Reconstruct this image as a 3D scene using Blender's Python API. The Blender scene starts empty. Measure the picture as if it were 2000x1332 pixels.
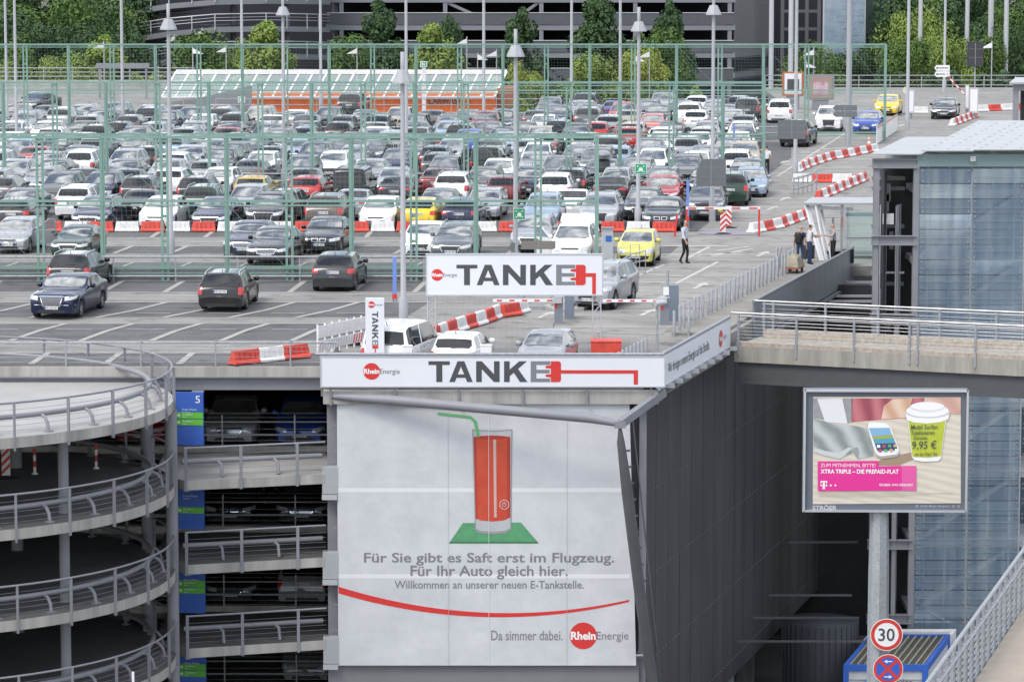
import bpy, bmesh, math, random
from mathutils import Vector, Matrix
from mathutils.bvhtree import BVHTree
R = math.radians
scene = bpy.context.scene
col = scene.collection
# ---------------------------------------------------------------- camera, sky, sun, exposure
F, HC, VH = 7000.0, 15.5, 857.0            # focal length in photo pixels, camera height over the parking deck, horizon offset
PIT = math.atan(VH / F)
cam_d = bpy.data.cameras.new("camera"); cam = bpy.data.objects.new("camera", cam_d); col.objects.link(cam)
cam_d.sensor_width = 36.0; cam_d.lens = 36.0 * F / 2000.0
cam_d.clip_start = 1.0; cam_d.clip_end = 5000.0
cam.location = (0, 0, HC); cam.rotation_euler = (R(90) - PIT, 0, 0)
scene.camera = cam
SUN_DIR = Vector((-0.52, -0.62, 1.05)).normalized()     # towards the sun
world = bpy.data.worlds.new("World"); scene.world = world; world.use_nodes = True
wn = world.node_tree.nodes; wl = world.node_tree.links; wn.clear()
w_out = wn.new("ShaderNodeOutputWorld"); w_bg = wn.new("ShaderNodeBackground")
w_sky = wn.new("ShaderNodeTexSky"); w_sky.sky_type = 'NISHITA'; w_sky.sun_disc = False
w_sky.sun_elevation = math.asin(SUN_DIR.z); w_sky.sun_rotation = math.atan2(SUN_DIR.x, SUN_DIR.y)
w_sky.air_density = 1.0; w_sky.dust_density = 1.5
w_tc = wn.new("ShaderNodeTexCoord"); w_map = wn.new("ShaderNodeMapping"); w_map.inputs['Scale'].default_value = (1.6, 1.6, 4.5)
w_nz = wn.new("ShaderNodeTexNoise"); w_nz.inputs['Scale'].default_value = 3.4; w_nz.inputs['Detail'].default_value = 8; w_nz.inputs['Roughness'].default_value = 0.6
w_rp = wn.new("ShaderNodeValToRGB"); w_rp.color_ramp.elements[0].position = 0.44; w_rp.color_ramp.elements[1].position = 0.56
w_mx = wn.new("ShaderNodeMixRGB"); w_mx.inputs['Color2'].default_value = (9.0, 9.1, 9.4, 1)
wl.new(w_tc.outputs['Generated'], w_map.inputs['Vector']); wl.new(w_map.outputs['Vector'], w_nz.inputs['Vector'])
wl.new(w_nz.outputs['Fac'], w_rp.inputs['Fac']); wl.new(w_rp.outputs['Color'], w_mx.inputs['Fac'])
wl.new(w_sky.outputs['Color'], w_mx.inputs['Color1']); wl.new(w_mx.outputs['Color'], w_bg.inputs['Color'])
w_bg.inputs['Strength'].default_value = 0.142
wl.new(w_bg.outputs['Background'], w_out.inputs['Surface'])
sun_d = bpy.data.lights.new("sun", 'SUN'); sun = bpy.data.objects.new("sun", sun_d); col.objects.link(sun)
sun_d.energy = 1.4; sun_d.angle = R(22.0); sun_d.color = (1.0, 0.96, 0.90)
sun.rotation_euler = (-SUN_DIR).to_track_quat('-Z', 'Y').to_euler(); sun.location = (-60, -70, 160)
scene.view_settings.view_transform = 'Standard'; scene.view_settings.look = 'None'
scene.view_settings.gamma = 1.0; scene.view_settings.exposure = 0.55
scene.cycles.max_bounces = 6; scene.cycles.transparent_max_bounces = 12
scene.cycles.use_denoising = True
# ---------------------------------------------------------------- measuring: photo pixel -> point in the place
def ray(u, v):
    x = (u - 1000) / F; y = (666 - v) / F
    c, s = math.cos(PIT), math.sin(PIT)
    return Vector((x, c + y * s, -s + y * c))
def G(u, v, z=0.0):                      # on the level z
    d = ray(u, v); t = (z - HC) / d.z
    return Vector((d.x * t, d.y * t, z))
def D(u, v, Y):                          # at the distance Y
    d = ray(u, v); t = Y / d.y
    return Vector((d.x * t, Y, HC + d.z * t))
def px(p):                               # point -> photo pixel
    c, s = math.cos(PIT), math.sin(PIT); q = p - Vector((0, 0, HC))
    f = q.y * c - q.z * s; up = q.y * s + q.z * c
    return 1000 + F * q.x / f, 666 - F * up / f
# ---------------------------------------------------------------- materials
MATS = {}
def mat(name, c, rough=0.6, metal=0.0, var=0.0, scale=3.0, coat=0.0, spec=0.5, bump=0.0, c2=None, streak=False, objcol=False, alpha=1.0):
    if name in MATS: return MATS[name]
    m = bpy.data.materials.new(name); m.use_nodes = True; MATS[name] = m
    n = m.node_tree.nodes; l = m.node_tree.links; b = n["Principled BSDF"]
    b.inputs['Roughness'].default_value = rough; b.inputs['Metallic'].default_value = metal
    b.inputs['Coat Weight'].default_value = coat; b.inputs['Coat Roughness'].default_value = 0.06
    b.inputs['Specular IOR Level'].default_value = spec; b.inputs['Alpha'].default_value = alpha
    rgb = (c[0], c[1], c[2], 1)
    b.inputs['Base Color'].default_value = rgb
    src = None
    if objcol:
        oi = n.new("ShaderNodeObjectInfo"); src = oi.outputs['Color']
    if var or c2:
        tc = n.new("ShaderNodeTexCoord"); nz = n.new("ShaderNodeTexNoise")
        nz.inputs['Scale'].default_value = scale; nz.inputs['Detail'].default_value = 7; nz.inputs['Roughness'].default_value = 0.65
        if streak:
            mp = n.new("ShaderNodeMapping"); mp.inputs['Scale'].default_value = (1.0, 1.0, 0.12)
            l.new(tc.outputs['Object'], mp.inputs['Vector']); l.new(mp.outputs['Vector'], nz.inputs['Vector'])
        else:
            l.new(tc.outputs['Object'], nz.inputs['Vector'])
        mx = n.new("ShaderNodeMixRGB")
        rp = n.new("ShaderNodeValToRGB"); rp.color_ramp.elements[0].position = 0.33; rp.color_ramp.elements[1].position = 0.68
        l.new(nz.outputs['Fac'], rp.inputs['Fac']); l.new(rp.outputs['Color'], mx.inputs['Fac'])
        d = c2 if c2 else tuple(x * (1 - var) for x in c)
        hi = c if c2 else tuple(min(1, x * (1 + var * 0.6)) for x in c)
        mx.inputs['Color1'].default_value = (*d, 1); mx.inputs['Color2'].default_value = (*hi, 1)
        if src is not None:
            mm = n.new("ShaderNodeMixRGB"); mm.blend_type = 'MULTIPLY'; mm.inputs['Fac'].default_value = 1
            l.new(src, mm.inputs['Color1']); l.new(mx.outputs['Color'], mm.inputs['Color2']); src = mm.outputs['Color']
        else: src = mx.outputs['Color']
        if bump:
            bp = n.new("ShaderNodeBump"); bp.inputs['Strength'].default_value = bump; bp.inputs['Distance'].default_value = 0.05
            l.new(nz.outputs['Fac'], bp.inputs['Height']); l.new(bp.outputs['Normal'], b.inputs['Normal'])
    if src is not None: l.new(src, b.inputs['Base Color'])
    return m
def brick_mat(name, c1, c2, mortar, bw, bh, var=0.25, rough=0.85, vscale=0.35):
    m = bpy.data.materials.new(name); m.use_nodes = True; MATS[name] = m
    n = m.node_tree.nodes; l = m.node_tree.links; b = n["Principled BSDF"]; b.inputs['Roughness'].default_value = rough
    tc = n.new("ShaderNodeTexCoord"); br = n.new("ShaderNodeTexBrick")
    br.inputs['Color1'].default_value = (*c1, 1); br.inputs['Color2'].default_value = (*c2, 1); br.inputs['Mortar'].default_value = (*mortar, 1)
    br.inputs['Scale'].default_value = 1; br.inputs['Brick Width'].default_value = bw; br.inputs['Row Height'].default_value = bh; br.inputs['Mortar Size'].default_value = 0.012
    l.new(tc.outputs['Object'], br.inputs['Vector'])
    nz = n.new("ShaderNodeTexNoise"); nz.inputs['Scale'].default_value = vscale; nz.inputs['Detail'].default_value = 9; nz.inputs['Roughness'].default_value = 0.7
    l.new(tc.outputs['Object'], nz.inputs['Vector'])
    rp = n.new("ShaderNodeValToRGB"); rp.color_ramp.elements[0].position = 0.3; rp.color_ramp.elements[1].position = 0.7
    rp.color_ramp.elements[0].color = (1 - var, 1 - var, 1 - var, 1); rp.color_ramp.elements[1].color = (1 + var * .3,) * 3 + (1,)
    l.new(nz.outputs['Fac'], rp.inputs['Fac'])
    mm = n.new("ShaderNodeMixRGB"); mm.blend_type = 'MULTIPLY'; mm.inputs['Fac'].default_value = 1
    l.new(br.outputs['Color'], mm.inputs['Color1']); l.new(rp.outputs['Color'], mm.inputs['Color2'])
    # oil spots and long tyre streaks
    n2 = n.new("ShaderNodeTexNoise"); n2.inputs['Scale'].default_value = 1.1; n2.inputs['Detail'].default_value = 5; l.new(tc.outputs['Object'], n2.inputs['Vector'])
    r2 = n.new("ShaderNodeValToRGB"); r2.color_ramp.elements[0].position = .55; r2.color_ramp.elements[1].position = .70; r2.color_ramp.elements[0].color = (1, 1, 1, 1); r2.color_ramp.elements[1].color = (.58, .57, .56, 1); l.new(n2.outputs['Fac'], r2.inputs['Fac'])
    mp = n.new("ShaderNodeMapping"); mp.inputs['Scale'].default_value = (.06, 1.3, 1); l.new(tc.outputs['Object'], mp.inputs['Vector'])
    n3 = n.new("ShaderNodeTexNoise"); n3.inputs['Scale'].default_value = 1.0; n3.inputs['Detail'].default_value = 4; l.new(mp.outputs['Vector'], n3.inputs['Vector'])
    r3 = n.new("ShaderNodeValToRGB"); r3.color_ramp.elements[0].position = .35; r3.color_ramp.elements[1].position = .65; r3.color_ramp.elements[0].color = (.74, .74, .74, 1); r3.color_ramp.elements[1].color = (1.04, 1.04, 1.03, 1); l.new(n3.outputs['Fac'], r3.inputs['Fac'])
    m2 = n.new("ShaderNodeMixRGB"); m2.blend_type = 'MULTIPLY'; m2.inputs['Fac'].default_value = 1; l.new(mm.outputs['Color'], m2.inputs['Color1']); l.new(r2.outputs['Color'], m2.inputs['Color2'])
    m3 = n.new("ShaderNodeMixRGB"); m3.blend_type = 'MULTIPLY'; m3.inputs['Fac'].default_value = 1; l.new(m2.outputs['Color'], m3.inputs['Color1']); l.new(r3.outputs['Color'], m3.inputs['Color2'])
    l.new(m3.outputs['Color'], b.inputs['Base Color'])
    return m
def wave_mat(name, c1, c2, scale, dist, sc=(1, 1, 1), rough=.4, coat=.4):
    m = bpy.data.materials.new(name); m.use_nodes = True; MATS[name] = m
    n = m.node_tree.nodes; l = m.node_tree.links; b = n["Principled BSDF"]; b.inputs['Roughness'].default_value = rough; b.inputs['Coat Weight'].default_value = coat
    tc = n.new("ShaderNodeTexCoord"); mp = n.new("ShaderNodeMapping"); mp.inputs['Scale'].default_value = sc; mp.inputs['Rotation'].default_value = (0, R(35), 0)
    w = n.new("ShaderNodeTexWave"); w.inputs['Scale'].default_value = scale; w.inputs['Distortion'].default_value = dist; w.inputs['Detail'].default_value = 3; w.inputs['Detail Scale'].default_value = .8
    rp = n.new("ShaderNodeValToRGB"); rp.color_ramp.elements[0].color = (*c1, 1); rp.color_ramp.elements[1].color = (*c2, 1)
    l.new(tc.outputs['Object'], mp.inputs['Vector']); l.new(mp.outputs['Vector'], w.inputs['Vector']); l.new(w.outputs['Fac'], rp.inputs['Fac']); l.new(rp.outputs['Color'], b.inputs['Base Color'])
    return m
M_deck = brick_mat("paver_light", (.318, .308, .290), (.296, .288, .272), (.235, .228, .217), .42, .21, .22)
M_asph = brick_mat("paver_dark", (.150, .149, .152), (.130, .130, .134), (.10, .10, .102), .30, .15, .25)
M_road = brick_mat("worn_asphalt", (.325, .315, .295), (.325, .315, .295), (.325, .315, .295), 4, 4, .26, vscale=.5)
M_line = mat("line_paint", (.52, .50, .46), .8, var=.22, scale=2)
M_line2 = mat("line_stone", (.36, .35, .32), .8, var=.15, scale=2)
M_conc = mat("concrete", (.40, .385, .36), .85, var=.28, scale=1.1)
M_concd = mat("concrete_streaked", (.47, .45, .415), .85, c2=(.27, .26, .24), scale=1.3, streak=True)
M_ramp = mat("ramp_concrete", (.37, .362, .35), .8, var=.14, scale=.4)
M_steel = mat("grey_steel", (.235, .24, .26), .5, metal=.0, var=.12, scale=.8)
M_steeld = mat("dark_steel", (.10, .10, .108), .55, var=.15, scale=.8)
M_galv = mat("galvanised", (.42, .43, .45), .5, metal=.35, c2=(.27, .28, .30), scale=9)
M_inox = mat("stainless", (.46, .46, .47), .3, metal=.9)
M_alu = mat("aluminium", (.55, .56, .58), .4, metal=.5)
M_green = mat("mint_paint", (.20, .335, .285), .5, var=.12, scale=1)
M_white = mat("white_paint", (.78, .78, .79), .45, var=.05, scale=1)
M_red = mat("red_paint", (.62, .045, .035), .5, var=.1, scale=2)
M_redp = mat("red_plastic", (.64, .07, .045), .5, var=.22, scale=3)
M_whp = mat("white_plastic", (.76, .75, .74), .5, var=.14, scale=3)
M_black = mat("black_rubber", (.018, .018, .02), .75)
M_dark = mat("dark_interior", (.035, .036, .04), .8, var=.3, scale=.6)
M_blue = mat("sign_blue", (.035, .12, .55), .45, var=.05)
M_sgreen = mat("sign_green", (.13, .50, .05), .45)
M_egreen = mat("rescue_green", (.02, .33, .15), .45)
M_orange = mat("orange_paint", (.85, .16, .02), .55, var=.08)
M_yellow = mat("yellow_paint", (.75, .55, .02), .5)
M_text = mat("charcoal_print", (.065, .068, .075), .5)
M_gtext = mat("grey_print", (.20, .205, .215), .5)
M_wtext = mat("white_print", (.82, .82, .82), .5)
M_lamp = mat("lamp_grey", (.36, .37, .39), .5, var=.06)
# ---------------------------------------------------------------- meshes
class MB:
    def __init__(s): s.v = []; s.f = []; s.m = []; s.sm = []
    def face(s, pts, mi=0, smooth=False):
        i = len(s.v); s.v += [tuple(p) for p in pts]; s.f.append(tuple(range(i, i + len(pts)))); s.m.append(mi); s.sm.append(smooth)
    def add(s, vs, fs, mi=0, smooth=False):
        i = len(s.v); s.v += [tuple(p) for p in vs]
        for f in fs: s.f.append(tuple(i + k for k in f)); s.m.append(mi); s.sm.append(smooth)
    def box(s, c, size, mi=0, rz=0.0, mtx=None):
        hx, hy, hz = size[0] / 2, size[1] / 2, size[2] / 2
        q = Matrix.Rotation(rz, 3, 'Z') if mtx is None else mtx
        vs = [Vector(c) + q @ Vector((a * hx, b * hy, d * hz)) for d in (-1, 1) for a, b in ((-1, -1), (1, -1), (1, 1), (-1, 1))]
        s.add(vs, [(3, 2, 1, 0), (4, 5, 6, 7), (0, 1, 5, 4), (1, 2, 6, 5), (2, 3, 7, 6), (3, 0, 4, 7)], mi)
    def bar(s, a, b, w, h=None, mi=0, up=(0, 0, 1)):       # rectangular bar from a to b
        a, b = Vector(a), Vector(b); d = (b - a); L = d.length; d.normalize(); h = h or w
        r = d.cross(Vector(up))
        if r.length < 1e-4: r = d.cross(Vector((1, 0, 0)))
        r.normalize(); n = r.cross(d)
        s.box((a + b) / 2, (w, L, h), mi, mtx=Matrix((r, d, n)).transposed())
    def tube(s, pts, r, n=8, mi=0, cap=True, closed=False):
        pts = [Vector(p) for p in pts]; rs = r if isinstance(r, (list, tuple)) else [r] * len(pts)
        vs = []; k = len(pts); nrm = None
        for i, p in enumerate(pts):
            if closed: t = pts[(i + 1) % k] - pts[i - 1]
            else: t = pts[min(i + 1, k - 1)] - pts[max(i - 1, 0)]
            t.normalize()
            if nrm is None:
                nrm = t.cross(Vector((0, 0, 1)))
                if nrm.length < 1e-3: nrm = t.cross(Vector((1, 0, 0)))
            nrm = (nrm - t * nrm.dot(t)).normalized(); b = t.cross(nrm)
            vs += [p + (nrm * math.cos(2 * math.pi * j / n) + b * math.sin(2 * math.pi * j / n)) * rs[i] for j in range(n)]
        fs = [(i * n + j, i * n + (j + 1) % n, ((i + 1) % k) * n + (j + 1) % n, ((i + 1) % k) * n + j) for i in range(k if closed else k - 1) for j in range(n)]
        s.add(vs, fs, mi, True)
        if cap and not closed:
            s.face(vs[:n][::-1], mi); s.face(vs[-n:], mi)
    def lathe(s, prof, c=(0, 0, 0), n=16, mi=0, smooth=True):      # prof (r,z) about the z axis
        c = Vector(c); vs = [c + Vector((r * math.cos(2 * math.pi * j / n), r * math.sin(2 * math.pi * j / n), z)) for r, z in prof for j in range(n)]
        s.add(vs, [(i * n + j, i * n + (j + 1) % n, (i + 1) * n + (j + 1) % n, (i + 1) * n + j) for i in range(len(prof) - 1) for j in range(n)], mi, smooth)
    def prism(s, poly, y0, y1, mi=0, ax='xz'):        # polygon in the xz plane, thick along y (or 'xy' thick along z)
        f = (lambda p, t: (p[0], t, p[1])) if ax == 'xz' else (lambda p, t: (p[0], p[1], t)) if ax == 'xy' else (lambda p, t: (t, p[0], p[1]))
        n = len(poly); vs = [f(p, y0) for p in poly] + [f(p, y1) for p in poly]
        s.add(vs, [tuple(range(n)), tuple(range(2 * n - 1, n - 1, -1))] + [(i, n + i, n + (i + 1) % n, (i + 1) % n) for i in range(n)], mi)
    def flat(s, poly, y, mi=0):                       # polygon facing -y
        s.face([(p[0], y, p[1]) for p in poly], mi)
    def disc(s, cx, cz, r, y, mi=0, n=40, r2=None):
        if r2 is None: s.flat([(cx + r * math.cos(2 * math.pi * i / n), cz + r * math.sin(2 * math.pi * i / n)) for i in range(n)], y, mi)
        else:
            for i in range(n):
                a, b = 2 * math.pi * i / n, 2 * math.pi * (i + 1) / n
                s.flat([(cx + q * math.cos(t), cz + q * math.sin(t)) for q, t in ((r2, a), (r, a), (r, b), (r2, b))], y, mi)
    def mesh(s, name, mats):
        me = bpy.data.meshes.new(name); me.from_pydata(s.v, [], s.f)
        for m in (mats if isinstance(mats, (list, tuple)) else [mats]): me.materials.append(m)
        me.polygons.foreach_set('material_index', s.m); me.polygons.foreach_set('use_smooth', s.sm); me.update()
        return me
    def build(s, name, mats, parent=None, loc=None, fix=False):
        me = s.mesh(name, mats)
        if fix:
            bm = bmesh.new(); bm.from_mesh(me); bmesh.ops.remove_doubles(bm, verts=bm.verts, dist=1e-4); bmesh.ops.recalc_face_normals(bm, faces=bm.faces); bm.to_mesh(me); bm.free()
        o = bpy.data.objects.new(name, me); col.objects.link(o)
        if parent: o.parent = parent
        if loc is not None: o.location = loc
        return o
def tag(o, label=None, cat=None, group=None, kind=None):
    if label: o['label'] = label
    if cat: o['category'] = cat
    if group: o['group'] = group
    if kind: o['kind'] = kind
    return o
def thing(name, label, cat, loc=(0, 0, 0), rz=0.0, group=None):
    o = bpy.data.objects.new(name, None); col.objects.link(o); o.location = loc; o.rotation_euler = (0, 0, rz); o.empty_display_size = .2
    return tag(o, label, cat, group)
def struct(name, mb, mats):
    o = mb.build(name, mats); o['kind'] = 'structure'; return o
def dup(root, loc=None, rz=None, label=None):
    def cp(o, par):
        c = o.copy(); col.objects.link(c)
        if par: c.parent = par
        for ch in KIDS.get(o.name, ()): cp(ch, c)
        return c
    kids(root); r = cp(root, None)
    if loc is not None: r.location = loc
    if rz is not None: r.rotation_euler = (0, 0, rz)
    if label: r['label'] = label
    return r
KIDS = {}
def kids(root):
    if root.name in KIDS: return
    st = [root]
    while st:
        o = st.pop(); KIDS[o.name] = list(o.children); st += KIDS[o.name]
# writing: mesh data of a string, fitted into w x h (h = height of the line's ink), origin at its left foot, facing -y
_tcache = {}
def text_data(s, w=None, h=None, bold=0.0, shear=0.0, spacing=1.0):
    key = (s, bold, shear, spacing)
    if key not in _tcache:
        cu = bpy.data.curves.new("lettering", 'FONT'); cu.body = s; cu.size = 1.0; cu.offset = bold; cu.shear = shear; cu.space_character = spacing
        cu.resolution_u = 3
        ob = bpy.data.objects.new("lettering", cu); col.objects.link(ob)
        dg = bpy.context.evaluated_depsgraph_get(); me = bpy.data.meshes.new_from_object(ob.evaluated_get(dg))
        vs = [(v.co.x, v.co.y) for v in me.vertices]; fs = [tuple(p.vertices) for p in me.polygons]
        bpy.data.objects.remove(ob); bpy.data.curves.remove(cu); bpy.data.meshes.remove(me); _tcache[key] = (vs, fs)
    vs, fs = _tcache[key]
    x0 = min(v[0] for v in vs); x1 = max(v[0] for v in vs); z0 = min(v[1] for v in vs); z1 = max(v[1] for v in vs)
    sz = h / (z1 - z0) if h else None; sx = w / (x1 - x0) if w else sz
    sz = sz or sx
    return [((x - x0) * sx, (z - z0) * sz) for x, z in vs], fs
def put_text(mb, s, x, z, y, w=None, h=None, mi=0, bold=0.0, rot=0.0, shear=0.0, spacing=1.0):
    vs, fs = text_data(s, w, h, bold, shear, spacing); c, sn = math.cos(rot), math.sin(rot)
    mb.add([(x + a * c - b * sn, y, z + a * sn + b * c) for a, b in vs], fs, mi)
# ---------------------------------------------------------------- the ground and the deck
SK = 0.27                                           # the deck's side runs 0.27 m to the right for each metre back
def edgeX(Y, x0=5.0): return x0 + SK * (Y - 118.0)
m = MB(); m.box((0, 900, -16.2), (2400, 2400, .4)); struct("street_ground", m, mat("street_asphalt", (.085, .085, .088), .9, var=.3, scale=.2))
m = MB(); m.box((30, 640, -5.0), (900, 680, .5)); struct("lower_ground", m, mat("grass_ground", (.075, .095, .04), .95, c2=(.10, .10, .075), scale=.12))
def zg(x, y):                                        # the forecourt behind the long banner dips a little
    return 0.0 if x < -6.35 or y > 128 else -.45 * min(1, (128 - y) / 3.5)
deck_poly = [(-60, 119.8), (-6.35, 119.8), (-6.35, 128), (edgeX(128), 128), (edgeX(153), 153), (16.4, 153), (16.6, 161), (75, 161), (75, 302), (21, 302), (21, 266.5), (-22.0, 266.5), (-25.5, 302), (-60, 302)]
m = MB(); m.prism(deck_poly, -.42, 0.0, 0, 'xy'); struct("parking_deck", m, M_deck)
m = MB(); m.prism([(118.0, -.45), (124.5, -.45), (128, 0), (128, -.3), (118.0, -.8)], -6.35, edgeX(118), 0, 'yz')
m.v = [(x + (SK * (y - 118) if x > 0 else 0), y, z) for x, y, z in m.v]; struct("forecourt", m, M_deck)
m = MB(); m.prism([(119.8, 0), (128, 0), (124.5, -.45), (119.8, -.45)], -6.36, -6.2, 0, 'yz'); struct("forecourt_kerb", m, M_conc)
# dark paved bays, asphalt drive and markings, each sheet 4 mm above the one below
def yv(v): return G(1000, v).y
m = MB()
def sheet(pts, z, mi=0): m.face([(p[0], p[1], z) for p in pts], mi)
def band(v0, v1, u0, u1, u1b=None):
    sheet([G(u0, v1), G(u1 if u1b is None else u1b, v1), G(u1, v0), G(u0, v0)], .004)
for v0, v1, u1, u1b in ((549.5, 571, 1180, 1140), (591, 621, 838, 790), (633, 666, 760, 735), (690, 714, 720, 700), (451.5, 464, 1235, 1210), (482, 496, 1420, 1395), (513, 522, 1330, 1300)):
    band(v0, v1, -330, u1, u1b)
X0 = -62
for a, b in ((169.3, 180.2), (180.5, 193.2), (194.3, 210), (210.3, 233), (235, 250), (250.3, 265)):
    sheet([(X0, a), (edgeX(a, -1.6) if a < 190 else .078 * a, a), (edgeX(b, -1.6) if b < 190 else .078 * b, b), (X0, b)], .004)
struct("parking_bays", m, M_asph)
m = MB()
rd = [(1283, 655), (1100, 648), (1045, 640), (1000, 585), (1160, 565), (1280, 520), (1340, 470), (1430, 400), (1530, 320), (1600, 275), (1700, 240), (1790, 205), (1980, 200), (2100, 214), (2100, 250), (1760, 262), (1690, 330), (1620, 420), (1500, 520), (1360, 610), (1290, 655)]
sheet([G(*p) for p in rd][::-1], .009); struct("drive_lane", m, M_road)
m = MB()
def stroke(pts, w, z=.014, mi=0):
    pts = [Vector((p[0], p[1], 0)) for p in pts]
    for a, b in zip(pts, pts[1:]):
        d = (b - a).normalized(); n = Vector((-d.y, d.x, 0)) * w / 2
        m.face([(q.x, q.y, z) for q in (a - n, b - n, b + n, a + n)], mi)
for v, u1 in ((548.5, 1180), (571.3, 1150), (590.6, 840), (621.3, 790), (632.6, 765), (666.3, 740), (689.6, 720), (451, 1240), (464.4, 1215), (481.6, 1420), (496.2, 1390)):
    stroke([G(-330, v), G(u1, v)], .13, mi=0)
def rows(pts, n0, n1, pitch=2.5, w=.24, mi=1):
    P = [G(*p) for p in pts]
    for k in range(n0, n1): stroke([p + Vector((pitch * k, 0, 0)) for p in P], w, .019, mi)
rows([(21, 666), (75, 647), (128, 633)], -3, 6); rows([(318, 621), (390, 607), (449, 591.5)], -4, 3)
rows([(200, 571), (240, 549.5)], -3, 9); rows([(222, 496), (257, 482)], -4, 10); rows([(86, 464), (108, 452)], -2, 12); rows([(240, 521), (262, 513)], -5, 9, w=.14)
rows([(60, 712), (94, 690)], -2, 5)
for u in (0, 145, 287, 427, 567): stroke([G(u - 35, 644), G(u + 35, 644)], .09)
for u in (300, 438, 562, 690): stroke([G(u - 33, 612), G(u + 33, 612)], .09)
# hatched keep-clear field and lane marks by the gates
for a, b in (((1222, 531), (1335, 541)), ((1245, 524), (1350, 530)), ((1280, 516), (1382, 517)), ((1228, 549), (1300, 553)), ((1320, 554), (1402, 512)), ((1342, 505), (1385, 483)), ((1296, 481), (1425, 481)), ((1290, 498), (1335, 498)), ((1232, 545), (1300, 516)), ((1360, 500), (1450, 492)), ((1390, 500), (1470, 486)), ((1400, 490), (1465, 482)), ((1232, 561), (1290, 562))):
    stroke([G(*a), G(*b)], .16)
def arrow(u, v, s=1.0):
    c = G(u, v); f = Vector((SK, 1, 0)).normalized(); n = Vector((f.y, -f.x, 0))
    P = [(-.9, -.09), (.5, -.09), (.5, -.32), (1.5, 0), (.5, .32), (.5, .09), (-.9, .09)]
    m.face([(c + f * a * s - n * b * s + Vector((0, 0, .019))) for a, b in P][::1], 0)
for u, v in ((1063, 617), (1262, 612), (1365, 560), (1487, 498), (1506, 408), (1530, 390), (1610, 372), (1530, 318), (1508, 570), (1760, 246), (1905, 228)): arrow(u, v)
stroke([G(1430, 404), G(1505, 353)], .2); stroke([G(1518, 345), G(1660, 255)], .12);  stroke([G(1600, 292), G(1700, 288)], .3)
struct("lane_markings", m, [M_line, M_line2])
m = MB(); pv = [(edgeX(128.2, 3.0), 128.2), (edgeX(128.2, 4.75), 128.2), (edgeX(152, 4.75), 152), (edgeX(152, 3.0), 152)]
m.prism(pv, 0.002, .10, 0, 'xy'); struct("pavement", m, mat("pavement_slab", (.30, .285, .255), .9, c2=(.20, .19, .17), scale=.8))
m = MB()                                             # raised kerb island between the two barrier machines
isl = [(1062, 603), (1085, 612), (1140, 608), (1165, 590), (1160, 578), (1100, 590)]
m.prism([tuple(G(*p))[:2] for p in isl][::-1], .002, .13, 0, 'xy')
struct("kerb_island", m, M_conc)

# ---------------------------------------------------------------- the parking garage under the deck
gar = thing("parking_garage", "multi-storey grey car park with open floors, white banners on its corner and dark side cladding", "car park", (0, 118, 0))
def gb(mb, name, mats, fix=False): return mb.build(name, mats, gar, (0, -118, 0), fix)
WX = 4.35
def wx(Y): return WX + SK * (Y - 118)
b = MB(); b.box((-33.2, 119.72, -.19), (53.6, .16, .34)); gb(b, "deck_fascia", M_concd)
b = MB(); b.box((-33.2, 119.95, -.60), (53.6, .3, .46)); b.box((-33.2, 119.85, -.38), (53.6, .5, .03)); gb(b, "edge_beam", M_steel)
for k in range(5):                                   # floor slabs
    z = -3.3 - 2.8 * k
    b = MB(); b.prism([(-60, 122.6), (-6.1, 122.6), (-6.1, 118.3), (WX - .1 if k < 4 else -6.1, 118.3), (wx(150) - .1 if k < 4 else -6.1, 150), (-60, 150)], z - .35, z, 0, 'xy'); gb(b, "floor_slab", mat("garage_floor", (.20, .195, .19), .85, var=.25, scale=.6))
    b = MB(); b.box((-33, 122.52, z + .02), (53.8, .12, .26)); gb(b, "floor_kerb", M_concd)
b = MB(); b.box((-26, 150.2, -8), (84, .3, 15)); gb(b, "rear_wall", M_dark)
for x in (-20.5, -16.3, -12.2): # interior columns
    b = MB(); b.box((x, 127.5, -8), (.4, .4, 15)); gb(b, "column", M_steeld)
for k in range(5):                                   # guard rails along the open floors
    z = -3.3 - 2.8 * k
    b = MB()
    for h in (.55, 1.0): b.tube([(-40, 122.45, z + h), (-6.3, 122.45, z + h)], .04 if h < .9 else .03, 6)
    for h in (.2, .35, .75, 1.15, 1.3): b.tube([(-40, 122.45, z + h), (-6.3, 122.45, z + h)], .008, 4)
    for i in range(14): b.box((-40 + i * 2.5, 122.42, z + .6), (.05, .05, 1.3))
    gb(b, "guard_rail", M_galv)
# facade frame round the advertising sheet
for u0, u1 in ((640, 660), (1248, 1262)):
    b = MB(); p, q = D(u0, 1000, 118.05), D(u1, 1000, 118.05); b.box(((p.x + q.x) / 2, 118.1, -8), (q.x - p.x, .24, 14.6))
    gb(b, "facade_column", M_steel)
b = MB(); b.box((-.75, 118.25, -8.2), (10.3, .1, 15.2)); gb(b, "facade_wall", M_steeld)
b = MB(); b.box((-.7, 117.75, -.78), (11.1, .5, .42)); gb(b, "ledge", M_concd)
for i in range(6):
    b = MB(); x = -6.0 + i * 2.12; b.box((x, 117.46, -.75), (.07, .07, .55)); b.box((x, 117.58, -.46), (.07, .17, .06)); gb(b, "ledge_bracket", M_steel)
b = MB(); b.box((-.95, 118.0, -9.55), (10.6, .4, .1)); b.tube([(-6.2, 117.7, -9.5), (4.4, 117.7, -9.5)], .05, 6)
for i in range(36):
    x = -6.0 + i * .285; b.tube([(x, 117.72, -9.3), (x + .14, 117.7, -9.47), (x + .285, 117.72, -9.3)], .009, 4)
gb(b, "lower_rail", M_galv)
b = MB(); b.box((-.95, 117.95, -11.2), (10.4, .3, 3.2)); gb(b, "plinth_panel", mat("panel_grey", (.20, .205, .215), .5, var=.08, scale=.5))
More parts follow.
